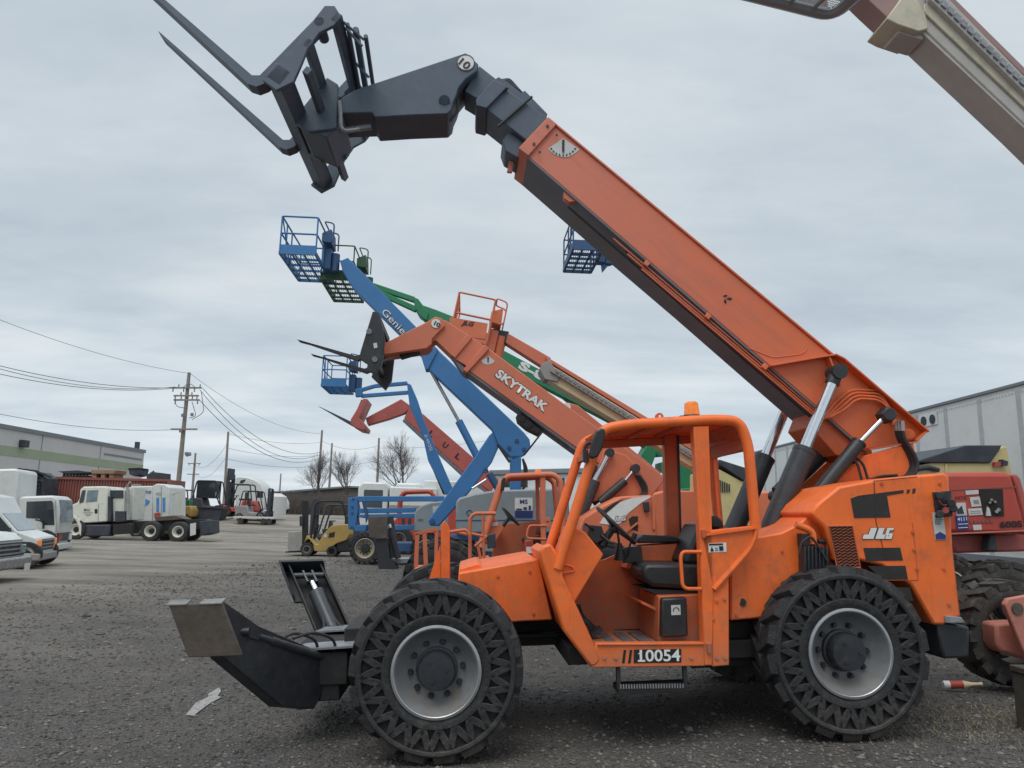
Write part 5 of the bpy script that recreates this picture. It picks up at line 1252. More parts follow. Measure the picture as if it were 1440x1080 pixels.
# ---- box truck
g = at_z(80, 776, 0)
FB = Fr(g, R_(17))
BT = thing('box_truck', 'white cab over box truck facing right behind the white van', 'truck', FB)
P = mk(BT, FB)
cabm = P('cab', zb([(95, 500), (150, 470), (360, 464), (392, 490), (402, 560), (400, 640), (372, 735), (372, 845), (330, 840), (95, 840)]), 0, 2.1, TRUCKW, .08)
over(FB, 'side_window', zb([(180, 506), (350, 500), (362, 560), (368, 664), (290, 664), (268, 622), (176, 616)]), 0, GLASS, cabm)
over(FB, 'door_mirror', zb([(330, 510), (362, 510), (362, 560), (332, 560)]), 0, DARK, cabm, .25)
over(FB, 'door_seam', zb([(374, 500), (378, 500), (384, 740), (380, 740)]), 0, CREAM_D, cabm, .01)
slope('windscreen', FB, zb([(393, 494)])[0], zb([(402, 640)])[0], .12, 1.98, GLASSL, cabm, .03)
q0 = FB.at(*zb([(372, 790)])[0], 0)
MB().bb((q0.x, -.05, q0.z - .25), (q0.x + .12, 2.15, q0.z + .0)).build('bumper', TRUCKW, BT, bevel=.04)
MB().bb((q0.x, .05, q0.z + .08), (q0.x + .05, 2.05, q0.z + .4)).build('grille', DARK, BT)
for w in (.08, 1.65): MB().bb((q0.x + .02, w, q0.z + .1), (q0.x + .08, w + .4, q0.z + .36)).build('headlight', REDL if w < 1 else WHITE, BT)
MB().tube(rpath(FB.pts(zb([(240, 628), (290, 640), (292, 685)]), -.15), .1), .03).bb(FB.at(*zb([(284, 690)])[0], -.2), FB.at(*zb([(304, 655)])[0], -.1)).build('mirror_arm', CHASSIS, BT)
P('cargo_box', zb([(-150, 290), (110, 282), (134, 300), (122, 480), (108, 820), (-150, 830)]), -.1, 2.2, TRUCKW, .1)
for x in (300, -60):
    q = FB.at(*zb([(x, 800)])[0], 0)
    for w_, fl in ((-.02, 0), (2.1, 1)): add_wheel(BT, (q.x, w_, .42), .42, .26, .24, flip=bool(fl), simple=True)
# ---- van
g = at_z(52, 800, 0)
FN = Fr(g, R_(18))
VN = thing('cargo_van', 'white van with a black grille and dark glass between the pickup and the box truck', 'van', FN)
P = mk(VN, FN)
vP = FN.pts(zv([(-60, 345), (10, 490), (140, 640), (308, 700), (316, 735), (312, 850), (290, 872), (280, 838), (215, 790), (150, 838), (140, 930)]), 0)
xb = vP[0].x - 3.4
vP += [V((xb, 0, vP[-1].z)), V((xb, 0, vP[0].z + .1)), V((vP[0].x - .5, 0, vP[0].z + .1))]
vb = MB().prism(vP, (0, 1.95, 0)).build('body', TRUCKW, VN, bevel=.06)
slope('windscreen', FN, zv([(8, 492)])[0], zv([(140, 640)])[0], .1, 1.85, GLASSL, vb, .02)
over(FN, 'side_window', zv([(-150, 470), (0, 520), (105, 640), (-150, 640)]), 0, GLASS, vb)
over(FN, 'blue_badge', zv([(92, 668), (155, 670), (155, 684), (95, 682)]), 0, NAVY, vb)
q0 = FN.at(*zv([(314, 715)])[0], 0); q1 = FN.at(*zv([(314, 810)])[0], 0)
MB().bb((q0.x, .3, q1.z), (q0.x + .05, 1.65, q0.z)).build('grille', DARK, VN)
b = MB()
for k in range(3): b.bb((q0.x + .05, .32, q1.z + .06 + k * .1), (q0.x + .07, 1.63, q1.z + .09 + k * .1))
b.build('grille_bar', CREAM_D, VN)
for w in (.02, 1.65): MB().bb((q0.x - .1, w, q1.z), (q0.x + .06, w + .28, q0.z)).build('headlight', AMBER, VN, bevel=.02)
MB().bb((q0.x - .3, -.03, q1.z - .28), (q0.x + .14, 1.98, q1.z - .06)).build('bumper', CREAM_D, VN, bevel=.04)
for x in (215, -330):
    q = FN.at(*zv([(x, 880)])[0], 0)
    if x < 0: q.x = xb + .9
    for w_, fl in ((-.02, 0), (1.96, 1)): add_wheel(VN, (q.x, w_, .38), .38, .24, .2, flip=bool(fl), simple=True)
over(FN, 'door_seam', zv([(60, 640), (64, 640), (66, 850), (62, 850)]), 0, CREAM_D, vb, .006)
over(FN, 'side_trim', zv([(-260, 800), (140, 775), (140, 790), (-260, 818)]), 0, DARK, vb, .01)
MB().bb(FN.at(*zv([(70, 650)])[0], -.22), FN.at(*zv([(96, 612)])[0], -.05)).build('door_mirror', DARK, VN, bevel=.02)
# ---- pickup
g = at_z(-14, 824, 0)
FP_ = Fr(g, R_(12))
PK = thing('pickup_truck', 'white pickup nose with a chromed bumper cut off by the edge of the photo', 'pickup', FP_)
P = mk(PK, FP_)
pP = FP_.pts([(-110, 745), (-30, 752), (-17, 764), (-16, 800), (-30, 808)], 0)
x0 = pP[2].x; zt_ = pP[0].z; zl = pP[4].z
pP += [V((x0 - 5.1, 0, zl)), V((x0 - 5.1, 0, zt_ + .02)), V((x0 - 3.2, 0, zt_ + .02))]
pb = MB().prism(pP, (0, 1.9, 0)).build('body', TRUCKW, PK, bevel=.06)
pc_ = MB().prism([V((x0 - 3.3, .12, zt_)), V((x0 - 3.1, .12, zt_ + .62)), V((x0 - 2.0, .12, zt_ + .62)), V((x0 - 1.35, .12, zt_))], (0, 1.66, 0)).build('cabin', TRUCKW, PK, bevel=.06)
MB().prism([V((x0 - 2.9, .11, zt_ + .08)), V((x0 - 2.85, .11, zt_ + .52)), V((x0 - 2.1, .11, zt_ + .52)), V((x0 - 1.7, .11, zt_ + .08))], (0, .008, 0)).build('side_window', GLASS, pc_)
q0 = FP_.at(-16, 766, 0); q1 = FP_.at(-16, 786, 0)
MB().bb((q0.x, .1, q1.z), (q0.x + .05, 1.8, q0.z)).build('grille', DARK, PK)
b = MB()
for k in range(4): b.bb((q0.x + .05, .35, q1.z + .04 + k * .1), (q0.x + .08, 1.55, q1.z + .075 + k * .1))
b.build('grille_bar', STEEL, PK)
for w in (.1, 1.5): MB().bb((q0.x + .03, w, q1.z + .05), (q0.x + .09, w + .3, q0.z - .05)).build('headlight', GLASSL, PK, bevel=.03)
MB().bb((q0.x - .2, -.05, q1.z - .28), (q0.x + .2, 1.95, q1.z - .02)).build('bumper', STEEL, PK, bevel=.05)
MB().bb((q0.x + .2, 1.5, q1.z - .36), (q0.x + .22, 1.8, q1.z - .2)).build('number_plate', WHITE, PK)
for x in (q0.x - .8, q0.x - 4.2):
    for w_, fl in ((-.02, 0), (1.92, 1)): add_wheel(PK, (x, w_, .38), .38, .24, .2, flip=bool(fl), simple=True)
# ---- warehouse on the left
def wall_z(px, py, Y): return at_y(px, py, Y)
cA = at_y(203, 637, 84)
WH = thing('warehouse', 'long pale warehouse with a sage green stripe along the left of the yard', 'building', None, (cA.x, 84, 0))
hh = cA.z
yn = -64
MB().bb((-40, yn, -.2), (0, 0, hh)).build('wall', WALLW, WH)
MB().bb((-40, yn, hh), (.12, .12, hh + .35)).build('parapet', ROOFD, WH)
MB().bb((0, yn, hh - 2.15), (.03, .02, hh - 1.35)).build('green_stripe', STRIPE, WH)
for i, yy in enumerate((-9, -18.5, -28, -37.5, -47)): MB().bb((0, yy - .06, 0), (.015, yy + .06, hh)).build('panel_joint', ROOFD, WH)
for q in ((.02, -8.3, hh - .9, .03, -.4, hh - .7),): MB().bb(q[:3], q[3:]).build('panel_frame', ROOFD, WH)
lp = at_y(93, 637, 63)
MB().bb((0, -21.6, hh - 1.3), (.5, -20.9, hh - .7)).build('wall_lamp', DARK, WH, bevel=.05)
b = MB().bb((-.9, -.6, hh + .3), (-.5, -.2, hh + 1.2)); b.build('roof_vent', DARK, WH)
for yy in (-40, -41.5, -36):
    MB().tube([(-1.5, yy, hh + .3), (-1.5, yy, hh + 1.3)], .05).build('roof_pipe', DARK, WH)
# ---- machines on the raised ground at the back
def gp(px, Y): 
    p = at_y(px, 700, Y); return p.x, Y
x, y = gp(250, 53.5); k = forklift('yellow forklift with a green engine cover at the back beside the tall pole', x, y, math.pi, 1.05, YELLOW, mast=False)
MB().bb((-.9, -.4, 1.05), (-.2, .4, 1.45)).build('engine_cover', GREEN, k, bevel=.05)
x, y = gp(298, 58); k = forklift('large dark green cabbed forklift with a tall mast at the back of the yard', x, y, 0, 1.25, DARK, cab=True)
b = MB().bb((.98, -.45, 2.2), (1.12, .45, 2.9)); b.build('mast_head', DARK, k)
x, y = gp(262, 54); o = thing('steel_trough', 'dark trough standing in front of the far yellow forklift', 'trough', None, (x + 1.3, y, gz(x, y)))
MB().prism([V((a, 0, z)) for a, z in ((-1.2, .0), (-1.4, 1.0), (1.4, .95), (1.2, 0))], (0, 1.2, 0)).build('trough_wall', DARK, o, bevel=.04)
MB().bar((-1.45, -.02, 1.0), (1.45, -.02, .95), .1, .1).build('rim', DARK, o)
x, y = gp(337, 58); k = forklift('red forklift without a roof lamp behind the pale forklift', x, y, math.pi, 1.15, RED, mast=False)
x, y = gp(360, 55); k = forklift('pale grey forklift with a short black mast near the white sleeper cab', x, y, 0, 1.0, CREAM_D)
x, y = gp(362, 53); o = thing('flat_trolley', 'low white flat trolley on wheels at the back of the yard', 'trolley', None, (x, y, gz(x, y)))
MB().bb((-1.4, -.5, .35), (1.4, .5, .5)).build('deck', WHITE_D, o, bevel=.02)
for xx in (-.9, .7, 1.1):
    for w_ in (-.45, .45): MB().cyl((xx, w_ - .06, .2), (xx, w_ + .06, .2), .2, n=16).build('wheel', RUBBER, o)
MB().bar((-1.4, 0, .4), (-2.2, 0, .25), .08, .06).build('drawbar', DARK, o)
# white sleeper tractor, far
FT = Fr((at_y(350, 720, 68).x, 68, 1.45), 0)
SL = thing('semi_tractor', 'white semi tractor with a tall rounded sleeper roof at the back of the yard', 'truck', FT)
zr = lambda L_: Z(L_, 200, 600, 4.8)
P = mk(SL, FT)
sb_ = P('sleeper', zr([(626, 345), (655, 333), (715, 338), (768, 360), (805, 392), (824, 430), (830, 470), (830, 560), (626, 560)]), 0, 2.4, TRUCKW, .12)
over(FT, 'sleeper_window', zr([(657, 382), (665, 362), (698, 355), (696, 368), (680, 382)]), 0, GLASS, sb_)
P('bonnet', zr([(830, 470), (880, 462), (935, 480), (948, 510), (948, 560), (830, 565)]), .1, 2.3, TRUCKW, .12)
over(FT, 'side_glass', zr([(775, 440), (815, 440), (815, 480), (775, 480)]), 0, GLASS, sb_)
MB().cyl(FT.at(*zr([(612, 570)])[0], .3), FT.at(*zr([(620, 325)])[0], .3), .12).build('exhaust_stack', DARK, SL)
for xx in (660, 720, 905):
    q = FT.at(*zr([(xx, 570)])[0], 0)
    for w_, fl in ((.0, 0), (2.3, 1)): add_wheel(SL, (q.x, w_, .52), .52, .3, .3, flip=bool(fl), simple=True)
x, y = gp(390, 64); o = thing('white_tank', 'white upright plastic tank beside the white sleeper cab', 'tank', None, (x, y, gz(x, y)))
MB().cyl((0, 0, 0), (0, 0, 1.5), .8, .8, 24).cyl((0, 0, 1.5), (0, 0, 1.8), .8, .3, 24).build('shell', WHITE_D, o); MB().cyl((0, 0, 1.8), (0, 0, 1.95), .25, n=14).build('lid', DARK, o)
# dark forklift and trucks behind the blue lift
x, y = gp(476, 36); forklift('black forklift with its mast up behind the yellow forklift', x, y, math.pi, 1.0, DARK)
def small_truck(label, px, Y, Lm, cargo):
    x, y = gp(px, Y); t = thing('parked_truck', label, 'truck', None, (x, y, gz(x, y)), R_(4))
    s = MB().prism([V((a, 0, z)) for a, z in ((0, .5), (0, 2.5), (.25, 2.75), (1.6, 2.75), (1.75, 2.6), (1.75, .5))], (0, 2.1, 0)).build('cab', TRUCKW, t, bevel=.08); t.scale = (1, 1, 1.28)
    MB().bb((.35, -.02, 1.6), (1.45, 0, 2.4)).build('side_window', GLASS, s)
    MB().bb((-.02, .15, 1.5), (0, 1.95, 2.45)).build('windscreen', GLASS, s)
    MB().bb((1.85, -.05, 1.0), (Lm, 2.15, cargo)).build('cargo_body', TRUCKW, t, bevel=.05)
    MB().bb((.1, .2, .45), (Lm, 1.9, .95)).build('frame_rail', CHASSIS, t)
    MB().bb((1.85, -.08, cargo * .62), (Lm, -.05, cargo * .68)).build('side_rail', CREAM_D, t)
    for xx in (.9, Lm - 1.1):
        for w_, fl in ((0, 0), (2.1, 1)): add_wheel(t, (xx, w_, .45), .45, .28, .26, flip=bool(fl), simple=True)
small_truck('white truck with a dark window seen over the left end of the blue arms', 503, 44, 4.6, 2.55)
small_truck('white truck with a long body seen behind the red cab frame', 553, 46, 6.5, 2.9)
x, y = gp(549, 47); o = thing('roll_off_bin', 'dark navy bin standing between the two white trucks', 'bin', None, (x, y, gz(x, y)))
MB().prism([V((a, 0, z)) for a, z in ((-.6, 0), (-.75, 2.9), (.75, 2.9), (.6, 0))], (0, 1.4, 0)).build('bin_wall', DARK, o, bevel=.04); MB().bb((-.8, -.05, 2.85), (.8, 1.45, 2.95)).build('rim', CHASSIS, o)
# long low building and far shed
FL = Fr((0, 88, 1.2), 0)
LB = thing('long_shed', 'long low dark shed across the back of the yard', 'building', FL)
P = mk(LB, FL)
P('wall', [(378, 695), (490, 686), (632, 692), (700, 694), (700, 735), (378, 735)], 0, 10, WALLD, .1)
P('roof_edge', [(376, 692), (490, 683), (634, 689), (702, 691), (702, 694), (632, 692), (490, 686), (376, 695)], -.4, 10.4, ROOFD, .05)
FG = Fr((0, 62, 0), 0)
GS = thing('far_shed', 'pale grey flat roofed shed behind the big blue lift', 'building', FG)
P = mk(GS, FG)
P('wall', [(690, 668), (860, 664), (1060, 668), (1060, 760), (690, 760)], 0, 14, TRAILW, .1)
P('roof_edge', [(688, 661), (860, 657), (1062, 661), (1062, 668), (860, 664), (688, 668)], -.3, 14.3, ROOFD, .05)
b = MB()
for x in (705, 730, 755, 782): b.pp(FG, [(x, 672), (x + 12, 672), (x + 12, 685), (x, 685)], -.04, .02)
b.build('window', GLASS, GS)
# =================================================================== right side
XT = 9.9
def at_x(px, py, X):
    d = ray(px, py); return CO + d * (X / d.x)
tA, tB = at_x(1440, 548, XT), at_x(1052, 632, XT)
zt = (tA.z + tB.z) / 2
TRL = thing('semi_trailer', 'long white box semi trailer standing along the right edge of the yard', 'trailer', None, (XT, 0, 0))
y0, y1 = 11.5, tB.y
SEAM = mat('dulled trailer seam', (.45, .47, .47), .6, var=.15, scale=3)
MB().bb((0, y0, 1.15), (2.5, y1, zt - .06)).build('side_wall', TRAILW, TRL)
MB().bb((-.04, y0 - .05, zt - .07), (2.54, y1 + .05, zt)).build('top_rail', ROOFD, TRL, bevel=.01)
MB().bb((-.05, y0 - .05, 1.02), (2.55, y1 + .05, 1.18)).build('bottom_rail', ROOFD, TRL, bevel=.01)
yy = y0 + .3; i = 0
while yy < y1:
    b = MB().bb((-.012, yy - .07, 1.18), (0, yy + .06, zt - .14))
    for k in range(26):
        for s in (-.04, .04): b.box((-.014, yy + s, 1.25 + k * .105), (.008, .014, .014))
    b.build('rivet_strip', SEAM, TRL); yy += 1.22
b = MB()
for k in range(200): b.box((-.008, y0 + k * (y1 - y0) / 200, zt - .2), (.012, .016, .016))
tag(b.build('rivet', CREAM_D, TRL), None, None, kind='stuff')
p = at_x(1306, 591, XT)
pt = MB().bb((-.02, p.y - .38, p.z - .14), (-.01, p.y + .38, p.z + .14)).build('vent_plate', TRAILW, TRL)
for s in (-.2, .17): MB().cyl((-.02, p.y + s, p.z), (-.04, p.y + s, p.z), .11, n=20).build('round_vent', DARK, pt)
MB().bb((.2, y0 + 1, .75), (2.3, y1 - 1, 1.02)).build('frame_rail', CHASSIS, TRL)
for yq in (y1 - 3.5, y1 - 2.2):
    for xq in (.0, 2.0):
        w = MB().cyl((xq, yq, .5), (xq + .5, yq, .5), .5, n=28).build('wheel', RUBBER, TRL)
for xq in (.3, 2.1): MB().bb((xq - .08, y0 + 2.4, 0), (xq + .08, y0 + 2.6, 1)).build('landing_leg', DARK, TRL)
# ---- yellow covered machines
FQ = Fr((5.6, 12.6, .1), R_(3.5))
DB = thing('tarped_trailer', 'pale yellow trailer body with a sloping black cover behind the red lift', 'trailer', FQ)
P = mk(DB, FQ)
P('body', [(1288, 656), (1312, 650), (1392, 651), (1410, 627), (1417, 629), (1423, 668), (1425, 740), (1300, 740), (1288, 690)], 0, 1.6, PALEY, .02)
P('cover', [(1284, 650), (1358, 626), (1410, 626), (1393, 651), (1312, 651)], -.05, 1.65, ROOFD if 0 else DARK, .02)
MB().pp(FQ, [(1399, 650), (1408, 649), (1408, 655), (1399, 656)], -.08, -.02).build('side_lamp', REDL, DB)
MB().pp(FQ, [(1410, 646), (1418, 649), (1417, 655), (1410, 655)], -.1, 0).build('latch', DARK, DB)
P('rib', [(1330, 652), (1332, 652), (1332, 690), (1330, 690)], -.03, 0, PALEY)
MB().tube(rpath(FQ.pts([(1288, 660), (1305, 657), (1320, 661)], -.05), .05), .04).build('rolled_strap', DARK, DB)
for x in (1310, 1400):
    q = FQ.at(x, 760, 0)
    for w_, fl in ((0, 0), (1.4, 1)): add_wheel(DB, (q.x, w_, .38), .38, .25, .22, flip=bool(fl), simple=True)
FQ2 = Fr((3.5, 15.2, .1), R_(3.5))
DC = thing('tarped_trailer', 'pale yellow trailer with a black sloping lid glimpsed through the orange cab', 'trailer', FQ2)
P = mk(DC, FQ2)
P('body', [(1003, 662), (1012, 660), (1042, 676), (1062, 678), (1062, 740), (1003, 740)], 0, 1.6, PALEY, .02)
P('cover', [(1006, 649), (1012, 646), (1062, 662), (1062, 680), (1045, 676)], -.05, 1.65, DARK, .02)
b = MB()
for k in range(7): b.pp(FQ2, [(1006 + k * 3.2, 672 + k * 1.4), (1007.4 + k * 3.2, 672.6 + k * 1.4), (1007.4 + k * 3.2, 692), (1006 + k * 3.2, 692)], -.03, 0)
b.build('louvre', DARK, DC)
for x in (1015, 1055):
    q = FQ2.at(x, 760, 0)
    for w_, fl in ((0, 0), (1.4, 1)): add_wheel(DC, (q.x, w_, .38), .38, .25, .22, flip=bool(fl), simple=True)
# ---- red boom lift 600S
F8 = Fr((5.2, 9.3, .17), R_(3.5))
B8 = thing('boom_lift', 'red boom lift marked 600S at the right, its cream boom rising across the top corner', 'boom lift', F8)
P = mk(B8, F8)
z6 = lambda L_: Z(L_, 1280, 640, 9)
h8 = P('hood', z6([(430, 215), (1230, 212), (1290, 250), (1340, 400), (1440, 760), (1500, 1010), (430, 990)]) + [], 0, .9, RED, .06)
P('hood_end', z6([(1340, 230), (1400, 290), (1430, 400), (1560, 900), (1560, 1010), (1480, 1010), (1345, 400), (1300, 250)]), .02, 1.4, RED_F, .05)
over8 = lambda n, L_, m, off=.01, par=h8: flatp(n, F8.pts(z6(L_), 0), m, par, off=off)
over8('hood_seam', [(430, 440), (1335, 395), (1336, 408), (430, 453)], CONT, .006)
over8('engine_opening', [(858, 432), (1165, 430), (1180, 770), (930, 778)], MESHB, .012)
over8('hood_highlight_rail', [(500, 985), (1460, 945), (1460, 962), (500, 1003)], PINKRED, .03)
b = MB()
for q, r in (((1030, 565), .018), ((1075, 590), .016), ((1120, 690), .022), ((1095, 715), .02), ((1010, 600), .015)): b.cyl(F8.at(*z6([q])[0], -.012), F8.at(*z6([q])[0], -.05), r, n=10)
b.build('engine_fitting', STEEL, h8)
over8('funnel', [(945, 770), (1005, 768), (985, 680), (960, 650), (955, 690)], WHITE_D, .03)
for L_ in ([(690, 450), (855, 440), (860, 492), (700, 505)], [(745, 535), (870, 525), (895, 645), (770, 655)], [(722, 680), (895, 668), (912, 755), (738, 765)], [(785, 885), (892, 880), (898, 945), (795, 950)]): over8('paper_notice', L_, WHITE_D, .012)
label_text(F8, h8, 'stencil', 'MTR', z6([(572, 572)])[0], z6([(720, 562)])[0], 5, 0, INK, off=.012)
b = MB()
for L_ in ([(790, 570), (850, 565), (865, 610), (800, 615)], [(750, 710), (890, 700), (890, 706), (750, 716)], [(750, 735), (890, 726), (890, 731), (750, 740)]): b.prism([p - V((0, .016, 0)) for p in F8.pts(z6(L_), 0)], (0, .003, 0))
b.build('notice_print', GREYTOP, h8)
s8 = over8('dealer_sticker', [(575, 605), (690, 600), (730, 940), (590, 948)], WHITE_D, .014)
over8('sticker_band', [(568, 768), (712, 762), (730, 940), (590, 948)], NAVY, .02, s8)
label_text(F8, s8, 'sticker_lettering', '4111', z6([(585, 838)])[0], z6([(705, 828)])[0], 5, 0, WHITE, bold=.02, off=.026)
for y in (872, 918): over8('sticker_line', [(590, y), (712, y - 8), (714, y), (592, y + 8)], WHITE, .026, s8)
over8('sticker_picture', [(580, 700), (640, 640), (670, 740), (585, 745)], DARK, .02, s8)
b = MB()
for k in range(6): b.prism([p - V((0, .012, 0)) for p in F8.pts(z6([(750 + k * 50, 825 - k * 1), (788 + k * 50, 823 - k), (788 + k * 50, 858 - k), (752 + k * 50, 860 - k)]), 0)], (0, .003, 0))
b.build('maker_stencil', CONT, h8)
label_text(F8, h8, 'model_lettering', '600S', z6([(1132, 925)])[0], z6([(1418, 912)])[0], 9.2, 0, INK, bold=.04, off=.014)
P('turntable', [(1330, 752), (1470, 748), (1470, 775), (1345, 778)], .3, 2.0, RED_F, .03)
P('tie_down', [(1392, 752), (1400, 751), (1404, 775), (1390, 775)], .1, .25, DARK, .02)
xA = F8.at(1424, 856, 0)
for x in (xA.x, xA.x + 2.6, xA.x - .0):
    pass
for x in (xA.x, xA.x + 2.7):
    for w_, fl in ((0, 0), (2.3, 1)): add_wheel(B8, (x, w_, xA.z), .58, .38, .3, rim=RUST, tyre=RUBBER2, flip=bool(fl), nlug=18, spin=.1, lip=False)
MB().bb((xA.x - .3, .4, .5), (xA.x + 3, 1.9, .85)).build('chassis', RED_F, B8, bevel=.02)
add_wheel(B8, (F8.at(1372, 815, 1.7).x, 2.3, xA.z), .58, .36, .3, rim=WHITE_D, tyre=RUBBER2, nlug=18, lip=False)
# its boom across the corner
wB = .55
HZC = mat('glare dulled cream boom paint', (.52, .48, .37), .55, scale=1.5, var=.12, dirt=(.22, .21, .19), dirt_amt=.5)  # cream greyed so the colour carries the glare veil
HZD = mat('glare dulled grey boom paint', (.44, .42, .39), .6, scale=1.5, var=.12)  # grey with the same veil of glare painted in
HZR = mat('glare dulled red boom paint', (.3, .19, .175), .55, scale=1.5, var=.12)  # red muted by glare put into the paint colour
cm = P('boom', [(1285, 2), (1302, -24), (1700, 360), (1700, 428), (1440, 174), (1292, 34), (1282, 20)], wB, wB + .5, HZD, .02)
P('side_rail', [(1300, 6), (1310, 0), (1440, 130), (1700, 386), (1700, 404), (1440, 150), (1299, 16)], wB - .04, wB, HZC, .01, cm)
Mside = F8
P('boom_underside', [(1292, 34), (1440, 174), (1700, 428), (1700, 434), (1440, 180), (1290, 40)], wB + .02, wB + .48, HZD, 0, cm)
P('boom_top_rail', [(1318, -14), (1328, -18), (1345, 0), (1440, 94), (1700, 350), (1700, 362), (1440, 106), (1334, 0)], wB - .05, wB + .45, HZR, .012, cm)
P('cable_tray', [(1306, -14), (1322, -14), (1440, 107), (1700, 362), (1700, 384), (1440, 128), (1308, -2)], wB - .12, wB - .02, HZD, .006, cm)
b = MB()
for k in range(30):
    x = 1318 + k * 9.2; y = -4 + k * 9.06
    b.pp(F8, [(x, y - 6), (x + 7, y + .5), (x + 4, y + 7), (x - 3, y + 1)], wB - .15, wB - .12)
b.build('chain_links', GREYTOP, cm)
P('boom_end_casting', [(1270, -6), (1290, 0), (1302, 20), (1306, 40), (1292, 44), (1262, 34), (1247, 26)], wB - .06, wB + .5, HZC, .015, cm)
P('wear_block', [(1260, 34), (1272, 28), (1300, 42), (1298, 56), (1264, 46)], wB + .05, wB + .45, HZD, .01, cm)
P('fly_boom', [(1190, -30), (1225, -40), (1272, 6), (1250, 27), (1225, 4)], wB + .06, wB + .44, HZR, .015)
# its platform, swung round, seen from below
zp = 6.9
A4 = [F8.I @ at_z(*q, zp) for q in ((1040, -4), (1172, 29), (1203, 0))]
e1 = (A4[0] - A4[1]); e2 = (A4[2] - A4[1]); e2 = (e2 - e1 * (e2.dot(e1) / e1.dot(e1))).normalized() * 1.0
Bc = A4[1]; 
def pc(u, v, z=0): return Bc + e1 * u + e2 * v + V((0, 0, z))
b = MB()
b.tube(rpath([pc(0, 0, .05), pc(1.25, 0, .05), pc(1.25, 1, .05), pc(0, 1, .05)], .18, 6, closed=True), .06, n=8, closed=True)
for u in (.25, .5, .75, 1.0): b.tube([pc(u, .02, .04), pc(u, .98, .04)], .022, n=6)
for v in (.33, .66): b.tube([pc(.02, v, .03), pc(1.23, v, .03)], .022, n=6)
pf8 = b.build('work_platform', GREYH, B8)
b = MB()
for k in range(60):
    u = 1.24 * (k + .5) / 60; b.tube([pc(u, .02, .075), pc(u, .98, .075)], .0035, n=3)
for k in range(36):
    v = (k + .5) / 36; b.tube([pc(.01, v, .08), pc(1.24, v, .08)], .0035, n=3)
b.build('floor_grating', CREAM_D, pf8)
b = MB()
for v in (0, 1): b.prism([pc(.06, v, .05), pc(1.19, v, .05), pc(1.19, v, .22), pc(.06, v, .22)], e2.normalized() * .01)
for u in (0, 1.25): b.prism([pc(u, .12, .05), pc(u, .88, .05), pc(u, .88, .22), pc(u, .12, .22)], e1.normalized() * .01)
b.build('toe_board', CREAM_D, pf8)
b = MB()
for z in (.6, 1.1): b.tube(rpath([pc(0, 0, z), pc(1.25, 0, z), pc(1.25, 1, z), pc(0, 1, z)], .18, 4, closed=True), .022, n=6, closed=True)
for u, v in ((.1, 0), (.6, 0), (1.15, 0), (.1, 1), (.6, 1), (1.15, 1)): b.tube([pc(u, v, .1), pc(u, v, 1.1)], .02, n=6)
b.build('guard_rail', RED_F, pf8)
q = F8.at(1205, -20, wB + .25)
MB().tube([pc(0, .5, .1), q], .09).build('platform_pivot', DARK, pf8)
# ---- pale red axle with a bare tyre at the right edge
F11 = Fr((4.9, 7.6, .17), R_(3.5))
AX = thing('axle_frame', 'pale red axle frame with a muddy bare tyre cut off by the right edge', 'lift chassis', F11)
P = mk(AX, F11)
ty = xform(lug_tyre(.52, .36, .3, 18), Matrix.Translation(V((F11.at(1432, 892, 0).x, 0, F11.at(1432, 892, 0).z))) @ Matrix.Rotation(.3, 4, 'Y')).build('tyre', RUBBER2, AX)
c = F11.at(1432, 892, 0); MB().lathe([(.31, .05), (.29, .06), (.285, .3), (.31, .32)], c, 40).build('wheel_ring', RUST, AX)
P('axle_arm', [(1400, 877), (1430, 875), (1520, 880), (1520, 945), (1450, 930), (1408, 917), (1402, 905)], -.2, .02, PINKRED, .03)
br = P('pivot_bracket', [(1413, 850), (1418, 842), (1445, 837), (1520, 830), (1520, 940), (1440, 918)], -.4, -.34, PINKRED, .012)
c = F11.at(1430, 856, -.4); MB().cyl(c, c - V((0, .015, 0)), .055, n=24).build('bracket_hole', RUST, br)
# ---- timber baulk
b = MB(); g0 = at_z(1423, 1030, .17)
TBm = thing('timber_block', 'weathered grey timber block standing on the gravel at the right edge', 'timber', None, (g0.x + .2, g0.y, .13), R_(3))
hz_ = 1.75 - .0
def tz(py): return at_y(1412, py, g0.y).z - .13
MB().bb((-.02, 0, 0), (.8, .2, tz(950))).build('baulk', TIMBER, TBm, bevel=.012)
MB().bb((-.03, -.02, tz(950)), (.82, .21, tz(950) + .05)).build('cap_board', TIMBER, TBm, bevel=.008)
# ---- drink bottle
g1 = at_z(1326, 966, .2); 
BTL = thing('drink_bottle', 'crushed red and white drink bottle lying by the rear tyre', 'bottle', None, (g1.x, g1.y, gz(g1.x, g1.y) + .05), R_(-8))
MB().lathe([(0, 0), (.035, .003), (.038, .02), (.038, .06)], (0, 0, 0), 20).build('bottle_base', WHITE, BTL)
MB().lathe([(.039, .06), (.04, .08), (.036, .15), (.039, .18)], (0, 0, 0), 20).build('bottle_label', RED, BTL)
MB().lathe([(.038, .18), (.03, .22), (.017, .27), (.015, .33), (.018, .335), (.018, .36), (0, .36)], (0, 0, 0), 20).build('bottle_neck', CREAM, BTL)
BTL.rotation_euler = (R_(4), 0, R_(-98))
